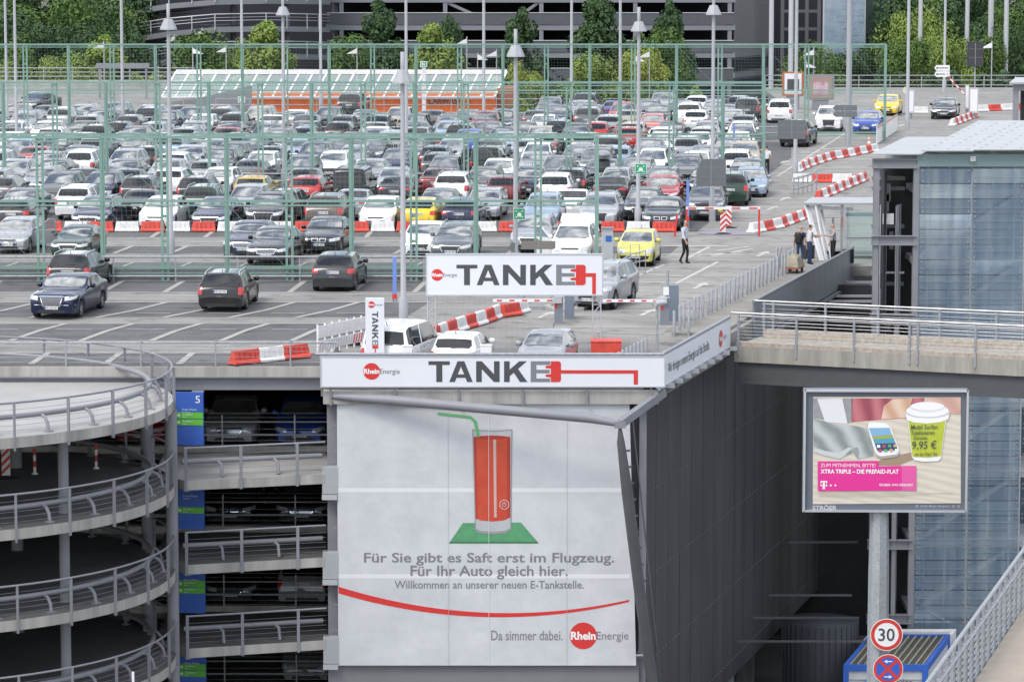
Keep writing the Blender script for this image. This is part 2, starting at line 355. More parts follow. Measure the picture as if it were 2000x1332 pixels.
for k in range(3):                                   # grille boxes at the corner
    z = -3.55 - 2.87 * k
    b = MB(); c = D(645, 1000, 117.6); b.box((c.x, 117.75, z), (.52, .3, .92))
    for i in range(9): b.box((c.x - .22 + i * .055, 117.59, z), (.012, .02, .86))
    b.box((c.x - .02, 117.8, z - .57), (.5, .5, .18)); gb(b, "grille_box", M_alu)
# side wall
b = MB(); b.face([(wx(150.5), 150.5, -.78), (wx(150.5), 150.5, -13.5), (wx(118.1), 118.1, -13.5), (wx(118.1), 118.1, -.78)], 0)
b.face([(wx(118.1) - .35, 118.45, -13.5), (wx(150.5) - .35, 150.5, -13.5), (wx(150.5), 150.5, -13.5), (wx(118.1), 118.1, -13.5)], 0)
for i in range(1, 18):
    Y = 118.1 + i * 1.84; b.box((wx(Y) - .004, Y, -7.1), (.02, .014, 12.7), 1)
for z in (-4.15, -7.05, -9.95, -12.8):
    for i in range(64):
        Y0 = 118.4 + i * .5; b.bar((wx(Y0) + .02, Y0, z), (wx(Y0 + .3) + .02, Y0 + .3, z), .02, .02, 2)
gb(b, "side_cladding", [mat("dark_cladding", (.070, .069, .072), .5, c2=(.036, .036, .039), scale=.8, streak=True), M_black, mat("joint_metal", (.16, .16, .165), .5)])
b = MB(); b.prism([(wx(118.1) - .02, 118.0), (edgeX(118.0), 118.0), (edgeX(151), 151), (wx(151) - .02, 151)], -.74, -.44, 0, 'xy')
b.prism([(wx(118.1) - .02, 118.0), (wx(118) + .4, 118.0), (wx(151) + .4, 151), (wx(151) - .02, 151)], -.95, -.74, 0, 'xy')
gb(b, "side_ledge", mat("ledge_concrete", (.30, .29, .275), .85, c2=(.17, .165, .16), scale=2))
for i in range(9):
    b = MB(); Y = 118.6 + i * 1.25; b.box((edgeX(Y) + .12, Y, -.52), (.3, .16, .14)); gb(b, "ledge_clamp", M_alu)
tip = D(1211, 828, 115.6)
b = MB(); b.tube([D(650, 774, 117.55), D(760, 781, 117.2), D(1150, 816, 115.8), tip], [.10, .165, .165, .10], 14); gb(b, "canopy_tube", M_steel)
b = MB(); b.tube([tip - Vector((0, 0, .12)), tip + Vector((.03, .05, -.6)), D(1225, 960, 115.9), D(1250, 1160, 116.8), D(1276, 1345, 117.6), D(1300, 1500, 118)], [.05, .13, .19, .19, .18, .16], 14); gb(b, "diagonal_strut", M_steeld)
b = MB(); b.bar(D(1296, 766, 118.0), tip, .22, .26); b.box(tip + Vector((0, 0, -.02)), (.36, .2, .22)); gb(b, "corner_arm", M_steel)
b = MB()
for i in range(13):
    t = i / 12; p = D(1227 + 45 * t, 880 + 380 * t, 117.2); b.box(p, (.14, .05, .07))
b.bar(D(1236, 822, 117.6), D(1292, 1340, 117.8), .04, .04); gb(b, "tension_rod", M_steeld)
# rail on the deck's left edge
b = MB(); b.tube([(-40, 119.75, .78), (D(658, 688, 119.75).x, 119.75, .78)], .035, 8)
for i in range(13):
    x = -40 + i * 2.52; b.box((x + 2.3, 119.70, .28), (.05, .05, 1.2))
for h in (.12, .3, .48, .64): b.tube([(-40, 119.75, h), (-6.4, 119.75, h)], .007, 4)
rr = b.build("edge_railing", M_galv); tag(rr, "thin grey steel railing along the open edge of the roof deck above the blue sign", "railing")

# ---------------------------------------------------------------- round ramp on the left
HX, HY, HR = -20.24, 114.8, 9.25
def hp(a, r, z): return Vector((HX + r * math.cos(a), HY + r * math.sin(a), z))
rmp = thing("round_ramp", "round concrete car ramp of stacked flat decks with grey tube railings, left of the garage", "ramp", (HX, HY, -16))
def rb(mb, name, mats): return mb.build(name, mats, rmp, (-HX, -HY, 16))
NA = 96; tau = 2 * math.pi
for k in range(5):
    z = -.55 - 2.8 * k
    b = MB(); b.prism([tuple(hp(tau * i / NA, HR, 0))[:2] for i in range(NA)], z - .33, z, 0, 'xy')
    o = rb(b, "ramp_deck", [M_ramp if k == 0 else mat("ramp_deck_shaded", (.15, .148, .145), .85, c2=(.10, .10, .10), scale=.5), M_concd])  # lower decks darker: the shade under the upper deck is put into the colour
    for p in o.data.polygons:
        if abs(p.normal.z) < .5: p.material_index = 1
    b = MB()                                          # outer guard rail
    b.tube([hp(tau * i / NA, HR - .03, z + 1.05) for i in range(NA)], .035, 8, closed=True)
    for h in (.2, .36, .52, .68, .84): b.tube([hp(tau * i / NA, HR - .03, z + h) for i in range(NA)], .006, 4, closed=True)
    for i in range(30):
        a = tau * (i + .35) / 30; b.bar(hp(a, HR + .02, z - .42), hp(a, HR + .02, z + 1.05), .042, .10, up=(math.cos(a), math.sin(a), 0))
    rb(b, "guard_rail", M_steel)
    b = MB()                                          # inner bumper tube with curved brackets
    b.tube([hp(tau * i / NA, HR - .75, z + .52) for i in range(NA)], .085, 10, closed=True)
    for i in range(30):
        a = tau * (i + .1) / 30
        b.tube([hp(a, HR - .75, z + .5), hp(a, HR - .55, z + .44), hp(a, HR - .42, z + .28), hp(a, HR - .36, z + .02)], .055, 8)
        b.box(hp(a, HR - .36, z + .02), (.22, .22, .04), rz=a)
    rb(b, "bumper_rail", M_steel)
for (u, Y, r) in ((113, 110, .165), (327, 115.9, .2), (279, 119.2, .21), (20, 119, .2), (-60, 111, .17)):
    x = (u - 1000) / F * Y
    b = MB(); b.lathe([(r, -16), (r, -.9)], (x, Y, 0), 20); rb(b, "column", M_steel)
# straight links from the round ramp into the floors
for k in range(4):
    z = -3.35 - 2.8 * k
    lk = thing("link_ramp", ["topmost", "second", "third", "lowest"][k] + " of the concrete link ramps between round ramp and garage floor", "ramp", (-8.5, 117, z - .3), 0, "link ramps into the floors")
    A, B2 = Vector((-10.75, 116.2, 0)), Vector((-6.2, 117.6, 0))
    def lb(mb, n, mats): return mb.build(n, mats, lk, (8.5, -117, .3 - z))
    b = MB(); b.prism([tuple(A)[:2], tuple(B2)[:2], (-6.2, 122.4), (-12, 122.4), (-11.9, 118.2)], z - .32, z, 0, 'xy')
    o = lb(b, "ramp_deck", [M_ramp if k == 0 else mat("ramp_deck_shaded", (.15, .148, .145), .85, c2=(.10, .10, .10), scale=.5), M_concd])  # lower links take the same colour with the shade put into it
    for p in o.data.polygons:
        if abs(p.normal.z) < .5: p.material_index = 1
    d = (B2 - A).normalized()
    b = MB()
    b.tube([A + Vector((0, 0, z + 1.08)), B2 + Vector((0, 0, z + 1.08))], .035, 8)
    for h in (.2, .36, .52, .68, .84): b.tube([A + Vector((0, 0, z + h)), B2 + Vector((0, 0, z + h))], .006, 4)
    for t in (.01, .40, .80): b.bar(A.lerp(B2, t) + Vector((0, -.03, z - .35)), A.lerp(B2, t) + Vector((0, -.03, z + 1.08)), .045, .10)
    lb(b, "guard_rail", M_steel)
    b = MB(); off = Vector((-.15, .7, 0))
    b.tube([A + off + Vector((0, 0, z + .52)), B2 + off + Vector((0, 0, z + .52))], .085, 10)
    for t in (.25, .65):
        q = A.lerp(B2, t) + off; b.tube([q + Vector((0, 0, z + .5)), q + Vector((.15, -.15, z + .42)), q + Vector((.2, -.3, z + .02))], .055, 8)
    lb(b, "bumper_rail", M_steel)

# ---------------------------------------------------------------- footbridge from the deck to the right
def Lp(u, v, Y, z=None): return D(u, v, Y)
brA, brB = Vector((D(1434, 690, 128.6).x, 128.6, 0)), Vector((D(2060, 720, 124.1).x, 124.1, 0))
bd = (brB - brA).normalized(); bn = Vector((-bd.y, bd.x, 0))
brg = thing("footbridge", "concrete footbridge with stainless railings and a dark steel girder, crossing to the glass tower", "bridge", brA)
def bb(mb, n, mats): return mb.build(n, mats, brg, -brA)
L = (brB - brA).length
def bp(s, w, z): return brA + bd * s + bn * w + Vector((0, 0, z))
def bbox(mb, s0, s1, w0, w1, z0, z1, mi=0):
    mb.add([bp(s, w, z) for z in (z0, z1) for s, w in ((s0, w0), (s1, w0), (s1, w1), (s0, w1))], [(3, 2, 1, 0), (4, 5, 6, 7), (0, 1, 5, 4), (1, 2, 6, 5), (2, 3, 7, 6), (3, 0, 4, 7)], mi)
b = MB(); bbox(b, 0, L, 0, 3.0, -1.0, -.42); o = bb(b, "bridge_deck", mat("board_concrete", (.40, .375, .33), .9, c2=(.25, .235, .21), scale=2.6, streak=True))
b = MB(); bbox(b, .05, L, .02, .42, -.42, -.28); bbox(b, .3, L, 2.5, 2.95, -.42, -.12); bb(b, "kerb", mat("kerb_concrete", (.42, .37, .31), .95, var=.3, scale=6))
b = MB(); bbox(b, .1, L, .15, .45, -1.78, -1.0); bbox(b, .1, L, .02, .6, -1.78, -1.72); bb(b, "girder", mat("girder_paint", (.085, .087, .092), .5, var=.1))
for w, z0, posts in ((.1, -.28, (.15, 2.35, 4.5, 6.55, 6.85, 8.95, 11.2)), (2.75, -.12, (.25, .6, 2.6, 4.6, 6.9, 9, 11.2))):
    b = MB(); b.tube([bp(-.15, w, z0 + 1.05), bp(L, w, z0 + 1.05)], .035, 8); b.tube([bp(.1, w + .14, z0 + .92), bp(L, w + .14, z0 + .92)], .03, 8)
    for i in range(6): b.tube([bp(.1, w, z0 + .15 + i * .125), bp(L, w, z0 + .15 + i * .125)], .008, 5)
    bb(b, "handrail", M_inox)
    for s in posts:
        b = MB(); bbox(b, s - .035, s + .035, w - .14, w - .06, z0 - .5, z0 + 1.02)
        for i in range(6): bbox(b, s - .05, s + .05, w - .16, w - .02, z0 + .13 + i * .125, z0 + .17 + i * .125)
        bb(b, "railing_post", M_galv)

# ---------------------------------------------------------------- parapet along the drop, steel beams in the gap
b = MB()
for i in range(16):
    Y0 = 132.7 + i * 1.32; Y1 = Y0 + 1.30
    b.prism([(edgeX(Y0), Y0), (edgeX(Y0) + .08, Y0), (edgeX(Y1) + .08, Y1), (edgeX(Y1), Y1)], -.68, .70, 0, 'xy')
b.tube([(edgeX(132.6) + .04, 132.6, .73), (edgeX(153.9) + .04, 153.9, .73)], .06, 8)
b.bar((edgeX(132.7) + .12, 132.7, -.8), (edgeX(153.8) + .12, 153.8, -.8), .18, .12)
o = b.build("parapet", mat("parapet_sheet", (.20, .21, .23), .45, var=.08)); tag(o, "solid grey sheet metal parapet along the drop beside the pavement and bollards", "parapet")
for i, (Y, z) in enumerate(((151.6, -.55), (150.3, -.72), (149, -.85), (147.6, -.92), (146.2, -.98), (150, -4.2), (147, -7.2), (143, -10.2), (139, -11.6), (136, -11.9), (133, -12.2))):
    xa = edgeX(Y) + .12 if z > -2 else wx(min(Y, 150)) + .1
    xe = (15.6 if z > -2 else 14.0 if Y > 139 else 13.4)
    b = MB(); b.bar((xa, Y, z), (max(xe, xa + 1.5), Y, z), .10 if z > -2 else .06, .10 if z > -2 else .08)
    o = b.build("cross_beam", M_alu if i < 5 else M_steeld); tag(o, ("grey steel beam spanning the gap beside the glass shelter, " + ["farthest back", "second from the back", "third from the back", "fourth from the back", "nearest"][i]) if i < 5 else ("dark steel beam low between the clad wall and tower, " + ["topmost", "second from top", "third from top", "third from bottom", "second from bottom", "lowest"][i - 5]), "beam", "beams between garage and tower")

# ---------------------------------------------------------------- glass stair tower on the right
TY = 140.0
twr = thing("glass_tower", "tower of bolted blue glass sheets with a pale roof, behind the footbridge", "tower", (16, TY, -16))
def tb(mb, n, mats): return mb.build(n, mats, twr, (-16, -TY, 16))
def tx(u): return (u - 1000) / F * TY
M_glass = bpy.data.materials.new("tower_glass"); M_glass.use_nodes = True
_n = M_glass.node_tree.nodes; _l = M_glass.node_tree.links; _b = _n["Principled BSDF"]
_b.inputs['Roughness'].default_value = .07; _b.inputs['Specular IOR Level'].default_value = 1.0; _b.inputs['Alpha'].default_value = .68
_b.inputs['Metallic'].default_value = .45; _b.inputs['Coat Weight'].default_value = .6; _b.inputs['Coat Roughness'].default_value = .04
_tc = _n.new("ShaderNodeTexCoord"); _nz = _n.new("ShaderNodeTexNoise"); _nz.inputs['Scale'].default_value = .45; _nz.inputs['Detail'].default_value = 5
_rp = _n.new("ShaderNodeValToRGB"); _rp.color_ramp.elements[0].color = (.21, .31, .44, 1); _rp.color_ramp.elements[1].color = (.46, .56, .63, 1)
_rp.color_ramp.elements[0].position = .38; _rp.color_ramp.elements[1].position = .66
_mq = _n.new('ShaderNodeMapping'); _mq.inputs['Scale'].default_value = (5.0, 1, .35); _l.new(_tc.outputs['Object'], _mq.inputs['Vector']); _l.new(_mq.outputs['Vector'], _nz.inputs['Vector']); _l.new(_nz.outputs['Fac'], _rp.inputs['Fac']); _oi = _n.new("ShaderNodeObjectInfo"); _hs = _n.new("ShaderNodeMixRGB"); _hs.inputs['Color2'].default_value = (.22, .31, .36, 1)
_mp = _n.new("ShaderNodeMath"); _mp.operation = 'MULTIPLY'; _mp.inputs[1].default_value = .25; _l.new(_oi.outputs['Random'], _mp.inputs[0]); _l.new(_mp.outputs[0], _hs.inputs['Fac'])
_l.new(_rp.outputs['Color'], _hs.inputs['Color1']); _l.new(_hs.outputs['Color'], _b.inputs['Base Color'])
ph = .598; zr = 5.74
xs = [tx(1797), tx(1797) + 2.07, tx(1797) + 4.14, tx(1797) + 6.2]
for c in range(2 if True else 3):
    for k in range(36):
        z1 = 5.15 - k * ph
        jit = random.Random(c * 91 + k)
        b = MB(); tl = jit.uniform(-.02, .02)
        b.add([(xs[c] + .02, TY + tl, z1 - ph + .018), (xs[c + 1] - .02, TY + tl * .3, z1 - ph + .018), (xs[c + 1] - .02, TY - tl, z1 - .012), (xs[c] + .02, TY - tl * .4, z1 - .012)], [(0, 1, 2, 3)])
        tb(b, "glass_pane", M_glass)
b = MB()
for c in range(3):
    for k in range(36):
        z1 = 5.15 - k * ph
        for dz in (.09, ph - .09):
            for dx in ((.13,) if c == 0 else (-.12, .12)):
                b.tube([(xs[c] + dx, TY - .06, z1 - dz), (xs[c] + dx, TY + .02, z1 - dz)], .032, 6)
o = tb(b, "glass_bolt", M_inox); o['kind'] = 'stuff'
b = MB()
for c in range(3): b.box((xs[c] + .0, TY + .12, -6), (.06, .12, 22))
tb(b, "glass_mullion", M_alu)
b = MB()
for c in range(2):
    for k in range(36):
        z1 = 5.15 - k * ph
        if (k * 7 + c * 3) % 5 != 0: b.box(((xs[c] + xs[c + 1]) / 2, TY - .035, z1 - ph * (.42 if k % 2 else .55)), (2.0, .012, .014))
o = tb(b, "glass_strip", mat("strip_pale", (.24, .32, .38), .3)); o['kind'] = 'stuff'
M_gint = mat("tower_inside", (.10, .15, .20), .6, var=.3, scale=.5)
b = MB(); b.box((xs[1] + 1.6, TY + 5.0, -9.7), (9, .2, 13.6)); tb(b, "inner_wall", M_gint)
b = MB(); b.box((xs[1] + 1.6, TY + 5.0, 1.3), (9, .2, 8.4)); tb(b, "inner_wall", mat("tower_inside_lit", (.42, .47, .50), .6, var=.15, scale=.5))  # upper part paler: the brightness of the lit stair is put into the colour
b = MB()
for i in range(5): b.box((xs[0] + .5 + i * .85, TY + 1.2, -4), (.09, .09, 19))
tb(b, "inner_post", M_alu)
b = MB()
for k in range(8):
    z = 4.2 - k * 2.8; b.box((xs[1] + .4, TY + 2.4, z), (5.2, 4.2, .22))
    b.bar((xs[0] + .3, TY + .9, z - 2.6), (xs[2], TY + .9, z), .9, .16)
tb(b, "stair_flight", mat("stair_paint", (.42, .45, .48), .6))
for x0, w in ((tx(1708), .22), (tx(1786), .22), (tx(1752), .16)):
    b = MB(); b.box((x0 + w / 2, TY + .1, -6 + (0 if w > .2 else -3)), (.06 if w > .2 else w, .26, 22.6 if w > .2 else 16)); b.box((x0 + w / 2, TY - .04, -6 + (0 if w > .2 else -3)), (w, .03, 22.6 if w > .2 else 16)); b.box((x0 + w / 2, TY + .24, -6 + (0 if w > .2 else -3)), (w, .03, 22.6 if w > .2 else 16))
    tb(b, "steel_column", M_steel)
for k in range(7):
    z = 5.35 - k * 3.02 if k < 2 else 5.35 - .1 - k * 3.0
    b = MB(); b.box((tx(1748), TY + .1, z), (1.72, .22, .32)); b.box((tx(1748), TY - .0, z + .17), (1.76, .3, .03)); b.box((tx(1748), TY - .0, z - .17), (1.76, .3, .03)); tb(b, "steel_beam", M_steel)
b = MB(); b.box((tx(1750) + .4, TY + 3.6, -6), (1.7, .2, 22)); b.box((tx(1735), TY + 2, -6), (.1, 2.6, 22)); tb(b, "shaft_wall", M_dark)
b = MB()
for i, u in enumerate((1722, 1730, 1742, 1758, 1764, 1772)):
    b.tube([(tx(u), TY + 1 + (i % 3) * .5, -14), (tx(u), TY + 1 + (i % 3) * .5, 3.6)], .07 if i % 2 == 0 else .03, 8)
for z in (.9, 2.2, -2, -5): b.box((tx(1746), TY + 1.6, z), (1.3, .1, .08))
tb(b, "lift_guide", M_alu)
b = MB(); b.box((tx(1742), TY + .9, 3.1), (.42, .2, .42)); tb(b, "control_cabinet", M_whp)
b = MB()
for z in (4.6, 4.2, 2.7, .4, -.6, -3.2): b.box((tx(1748), TY + 2.2, z), (1.3, .3, .14)); b.box((tx(1732 + (z * 7) % 20), TY + 1.4, z - .5), (.16, .2, .7))
tb(b, "lift_machinery", M_steel)
# roof
M_roofg = mat("roof_glass", (.36, .37, .37), .4, var=.12, scale=1.5)
b = MB(); sx = .25
def rf(x, y, z): return (x + sx * (y - TY), y, z)
b.prism([(tx(1699), TY - .25), (tx(1800), TY - .25), (tx(1800) + sx * 10, TY + 10), (tx(1699) + sx * 10, TY + 10)], zr - .04, zr, 0, 'xy')
tb(b, "roof_sheet", M_roofg)
for c in range(3):
    xa, xb = tx(1797) + 2.07 * c + .02, tx(1797) + 2.07 * (c + 1) - .02
    b = MB(); dz = .14 + .04 * c
    b.prism([(xa, TY - .4), (xb, TY - .4), (xb + sx * 19, TY + 19), (xa + sx * 19, TY + 19)], zr + dz - .04, zr + dz, 0, 'xy')
    for i in range(10):
        for t in (.12, .5, .88):
            y = TY + .6 + i * 1.8; b.tube([(xa + (xb - xa) * t + sx * (y - TY), y, zr + dz), (xa + (xb - xa) * t + sx * (y - TY), y, zr + dz + .035)], .07, 8, 1)
    tb(b, "roof_sheet", [M_roofg, M_alu])
b = MB(); b.box((xs[0] + 3.2, TY - .02, zr - .27), (6.6, .06, .48)); tb(b, "fascia_glass", mat("fascia_green", (.20, .29, .29), .15, coat=.5))
b = MB(); b.box((xs[1], TY - .12, zr - .2), (.22, .14, .2)); tb(b, "roof_bracket", M_alu)

# ---------------------------------------------------------------- elevated road with railing, low on the right
RZ = 1.0
rA, rB = G(1903, 1332, RZ), G(2000, 1186, RZ)
rd_ = (rB - rA).normalized(); rA2 = rA - rd_ * 12; rB2 = rB + rd_ * 30
rn = Vector((rd_.y, -rd_.x, 0))
m = MB(); m.prism([tuple(rA2)[:2], tuple(rA2 + rn * 9)[:2], tuple(rB2 + rn * 9)[:2], tuple(rB2)[:2]], RZ - .5, RZ, 0, 'xy')
struct("elevated_road", m, mat("beige_concrete", (.40, .345, .28), .9, c2=(.33, .285, .235), scale=1.5))
m = MB(); m.prism([tuple(rA2 + rn * 1.35)[:2], tuple(rA2 + rn * 1.42)[:2], tuple(rB2 + rn * 1.42)[:2], tuple(rB2 + rn * 1.35)[:2]], RZ + .001, RZ + .10, 0, 'xy')
struct("road_kerb", m, mat("kerb_dark", (.16, .12, .085), .9, var=.3, scale=3))
rl = thing("road_railing", "galvanised railing of close uprights along the elevated beige road, bottom right", "railing", rA)
b = MB()
for z, r, w in ((1.2, .04, -.04), (1.0, .035, .02)): b.tube([rA2 + rn * w + Vector((0, 0, z)), rB2 + rn * w + Vector((0, 0, z))], r, 8)
b.build("handrail", M_galv, rl, -rA)
n_ = int((rB2 - rA2).length / .80)
b = MB(); ra_ = math.atan2(rd_.y, rd_.x)
for i in range(n_):
    p = rA2 + rd_ * (.80 * i) - rn * .06
    for q in (0, .10): b.box(p + rd_ * q + Vector((0, 0, .45)), (.016, .06, 1.3), rz=ra_)
    for j in range(8): b.box(p + rd_ * .045 - rn * .05 + Vector((0, 0, .0 + j * .125)), (.12, .03, .03), rz=ra_)
o = b.build("railing_post", M_galv, rl, -rA); o['kind'] = 'stuff'
b = MB()
for j in range(8): b.tube([rA2 - rn * .06 + Vector((0, 0, j * .125)), rB2 - rn * .06 + Vector((0, 0, j * .125))], .011, 5)
b.build("railing_wire", M_galv, rl, -rA)
# ---------------------------------------------------------------- cars
M_paint = mat("car_paint", (.95, .95, .95), .34, metal=.12, coat=.85, spec=.2, objcol=True)
M_cglass = mat("car_glass", (.016, .018, .02), .04, spec=.5, coat=.12)  # kept darker than the windscreen to imitate a dimmer reflection in these panes
M_wscreen = mat("windscreen_glass", (.46, .47, .46), .03, metal=.8, spec=.6, coat=.4, c2=(.17, .18, .19), scale=1.9)  # pale mirror colour imitates the bright sky reflected in the sloping windscreens
M_head = mat("headlight_glass", (.62, .64, .66), .12, metal=.35, coat=1.0, var=.35, scale=14)
M_tail = mat("taillight_red", (.50, .012, .012), .18, coat=1.0, var=.2, scale=10)
M_mesh = mat("grille_mesh", (.22, .22, .24), .3, metal=.7, var=.3, scale=30)
M_trim = mat("black_trim", (.022, .022, .024), .5)
M_chrome = mat("chrome", (.75, .76, .78), .12, metal=1.0)
M_under = mat("underbody", (.012, .012, .013), .9)
M_rim = mat("wheel_rim", (.45, .46, .48), .35, metal=.6)
M_plate = mat("plate_white", (.70, .70, .70), .5); M_pblue = mat("plate_blue", (.02, .06, .45), .5)
M_yplate = mat("plate_yellow", (.75, .50, .02), .5)
# kind: L W, top profile (distance from nose, height), cowl, roof front, roof rear, rear glass foot, wheel centres, sill, tumble, extras
CK = dict(
 saloon=dict(L=4.75, W=1.83, P=[(0, .50), (.03, .66), (.14, .75), (.6, .85), (1.38, .95), (2.2, 1.385), (2.75, 1.455), (3.3, 1.42), (4.05, 1.08), (4.55, 1.06), (4.7, 1.0), (4.75, .62)], k=(1.38, 2.2, 3.3, 4.05), wh=(.86, 3.66), g='frame', word='saloon'),
 executive=dict(L=5.05, W=1.88, P=[(0, .52), (.03, .70), (.14, .79), (.6, .89), (1.5, .99), (2.3, 1.41), (2.9, 1.475), (3.5, 1.44), (4.3, 1.10), (4.85, 1.07), (5.0, 1.0), (5.05, .62)], k=(1.5, 2.3, 3.5, 4.3), wh=(.88, 3.95), g='chrome', word='saloon'),
 limousine=dict(L=5.0, W=1.88, P=[(0, .66), (.02, .88), (.10, .95), (.6, .99), (1.62, 1.04), (2.3, 1.42), (2.8, 1.48), (3.6, 1.45), (4.25, 1.13), (4.85, 1.10), (4.97, 1.02), (5.0, .62)], k=(1.62, 2.3, 3.6, 4.25), wh=(.93, 3.98), g='royal', word='limousine', tumble=.9),
 kidney=dict(L=4.9, W=1.86, P=[(0, .52), (.03, .70), (.14, .78), (.6, .88), (1.55, .98), (2.35, 1.40), (2.9, 1.465), (3.4, 1.43), (4.2, 1.09), (4.7, 1.07), (4.85, 1.0), (4.9, .62)], k=(1.55, 2.35, 3.4, 4.2), wh=(.85, 3.80), g='kidney', word='saloon'),
 hatch=dict(L=4.2, W=1.78, P=[(0, .48), (.03, .66), (.15, .77), (.5, .88), (1.05, .98), (1.85, 1.42), (2.3, 1.49), (3.55, 1.44), (4.03, 1.02), (4.14, .92), (4.2, .58)], k=(1.05, 1.85, 3.55, 4.03), wh=(.84, 3.44), g='slim', word='hatchback'),
 estate=dict(L=4.72, W=1.81, P=[(0, .50), (.03, .67), (.15, .77), (.6, .87), (1.28, .97), (2.1, 1.41), (2.6, 1.48), (4.1, 1.45), (4.56, 1.02), (4.66, .92), (4.72, .58)], k=(1.28, 2.1, 4.1, 4.56), wh=(.88, 3.58), g='frame', word='estate', rails=True),
 suv=dict(L=4.6, W=1.88, P=[(0, .62), (.03, .84), (.14, .96), (.6, 1.06), (1.2, 1.13), (1.9, 1.60), (2.4, 1.69), (4.0, 1.64), (4.42, 1.16), (4.54, 1.04), (4.6, .66)], k=(1.2, 1.9, 4.0, 4.42), wh=(.86, 3.54), g='frame', word='SUV', rails=True, wr=.36),
 small=dict(L=3.44, W=1.63, P=[(0, .50), (.03, .66), (.12, .80), (.35, .91), (.66, 1.0), (1.5, 1.40), (1.9, 1.465), (2.95, 1.42), (3.3, .98), (3.39, .88), (3.44, .55)], k=(.66, 1.5, 2.95, 3.3), wh=(.66, 3.0), g='mouth', word='small car', wr=.29),
 mpv=dict(L=4.4, W=1.80, P=[(0, .52), (.03, .70), (.14, .84), (.45, .96), (.95, 1.06), (1.95, 1.56), (2.4, 1.635), (3.8, 1.58), (4.26, 1.05), (4.36, .94), (4.4, .6)], k=(.95, 1.95, 3.8, 4.26), wh=(.87, 3.60), g='slim', word='people carrier'),
 van=dict(L=4.4, W=1.83, P=[(0, .60), (.03, .80), (.12, .96), (.4, 1.06), (.9, 1.15), (1.6, 1.72), (1.95, 1.82), (4.2, 1.83), (4.34, 1.12), (4.38, .95), (4.4, .55)], k=(.9, 1.6, 4.2, 4.34), wh=(.87, 3.55), g='slim', word='van', tumble=.86),
 offroader=dict(L=4.55, W=1.80, P=[(0, .70), (.01, 1.02), (.06, 1.10), (.6, 1.14), (1.35, 1.18), (1.7, 1.86), (1.85, 1.95), (4.42, 1.93), (4.52, 1.12), (4.54, 1.0), (4.55, .6)], k=(1.35, 1.7, 4.42, 4.52), wh=(.80, 3.62), g='frame', word='box-shaped off-roader', tumble=.93, wr=.38),
)
PLT = dict(saloon="BN KL 318", executive="DN QS 70", limousine="NE QD 833", kidney="K MZ 589", hatch="BM TA 371", estate="NR QV 552", suv="SU LK 409", small="BL MC 131", mpv="AK RF 204", van="GM HB 26", offroader="D GX 77")
def lerp_list(P, x):
    for (a, za), (b, zb) in zip(P, P[1:]):
        if x <= b: return za + (zb - za) * max(0, (x - a)) / (b - a)
    return P[-1][1]
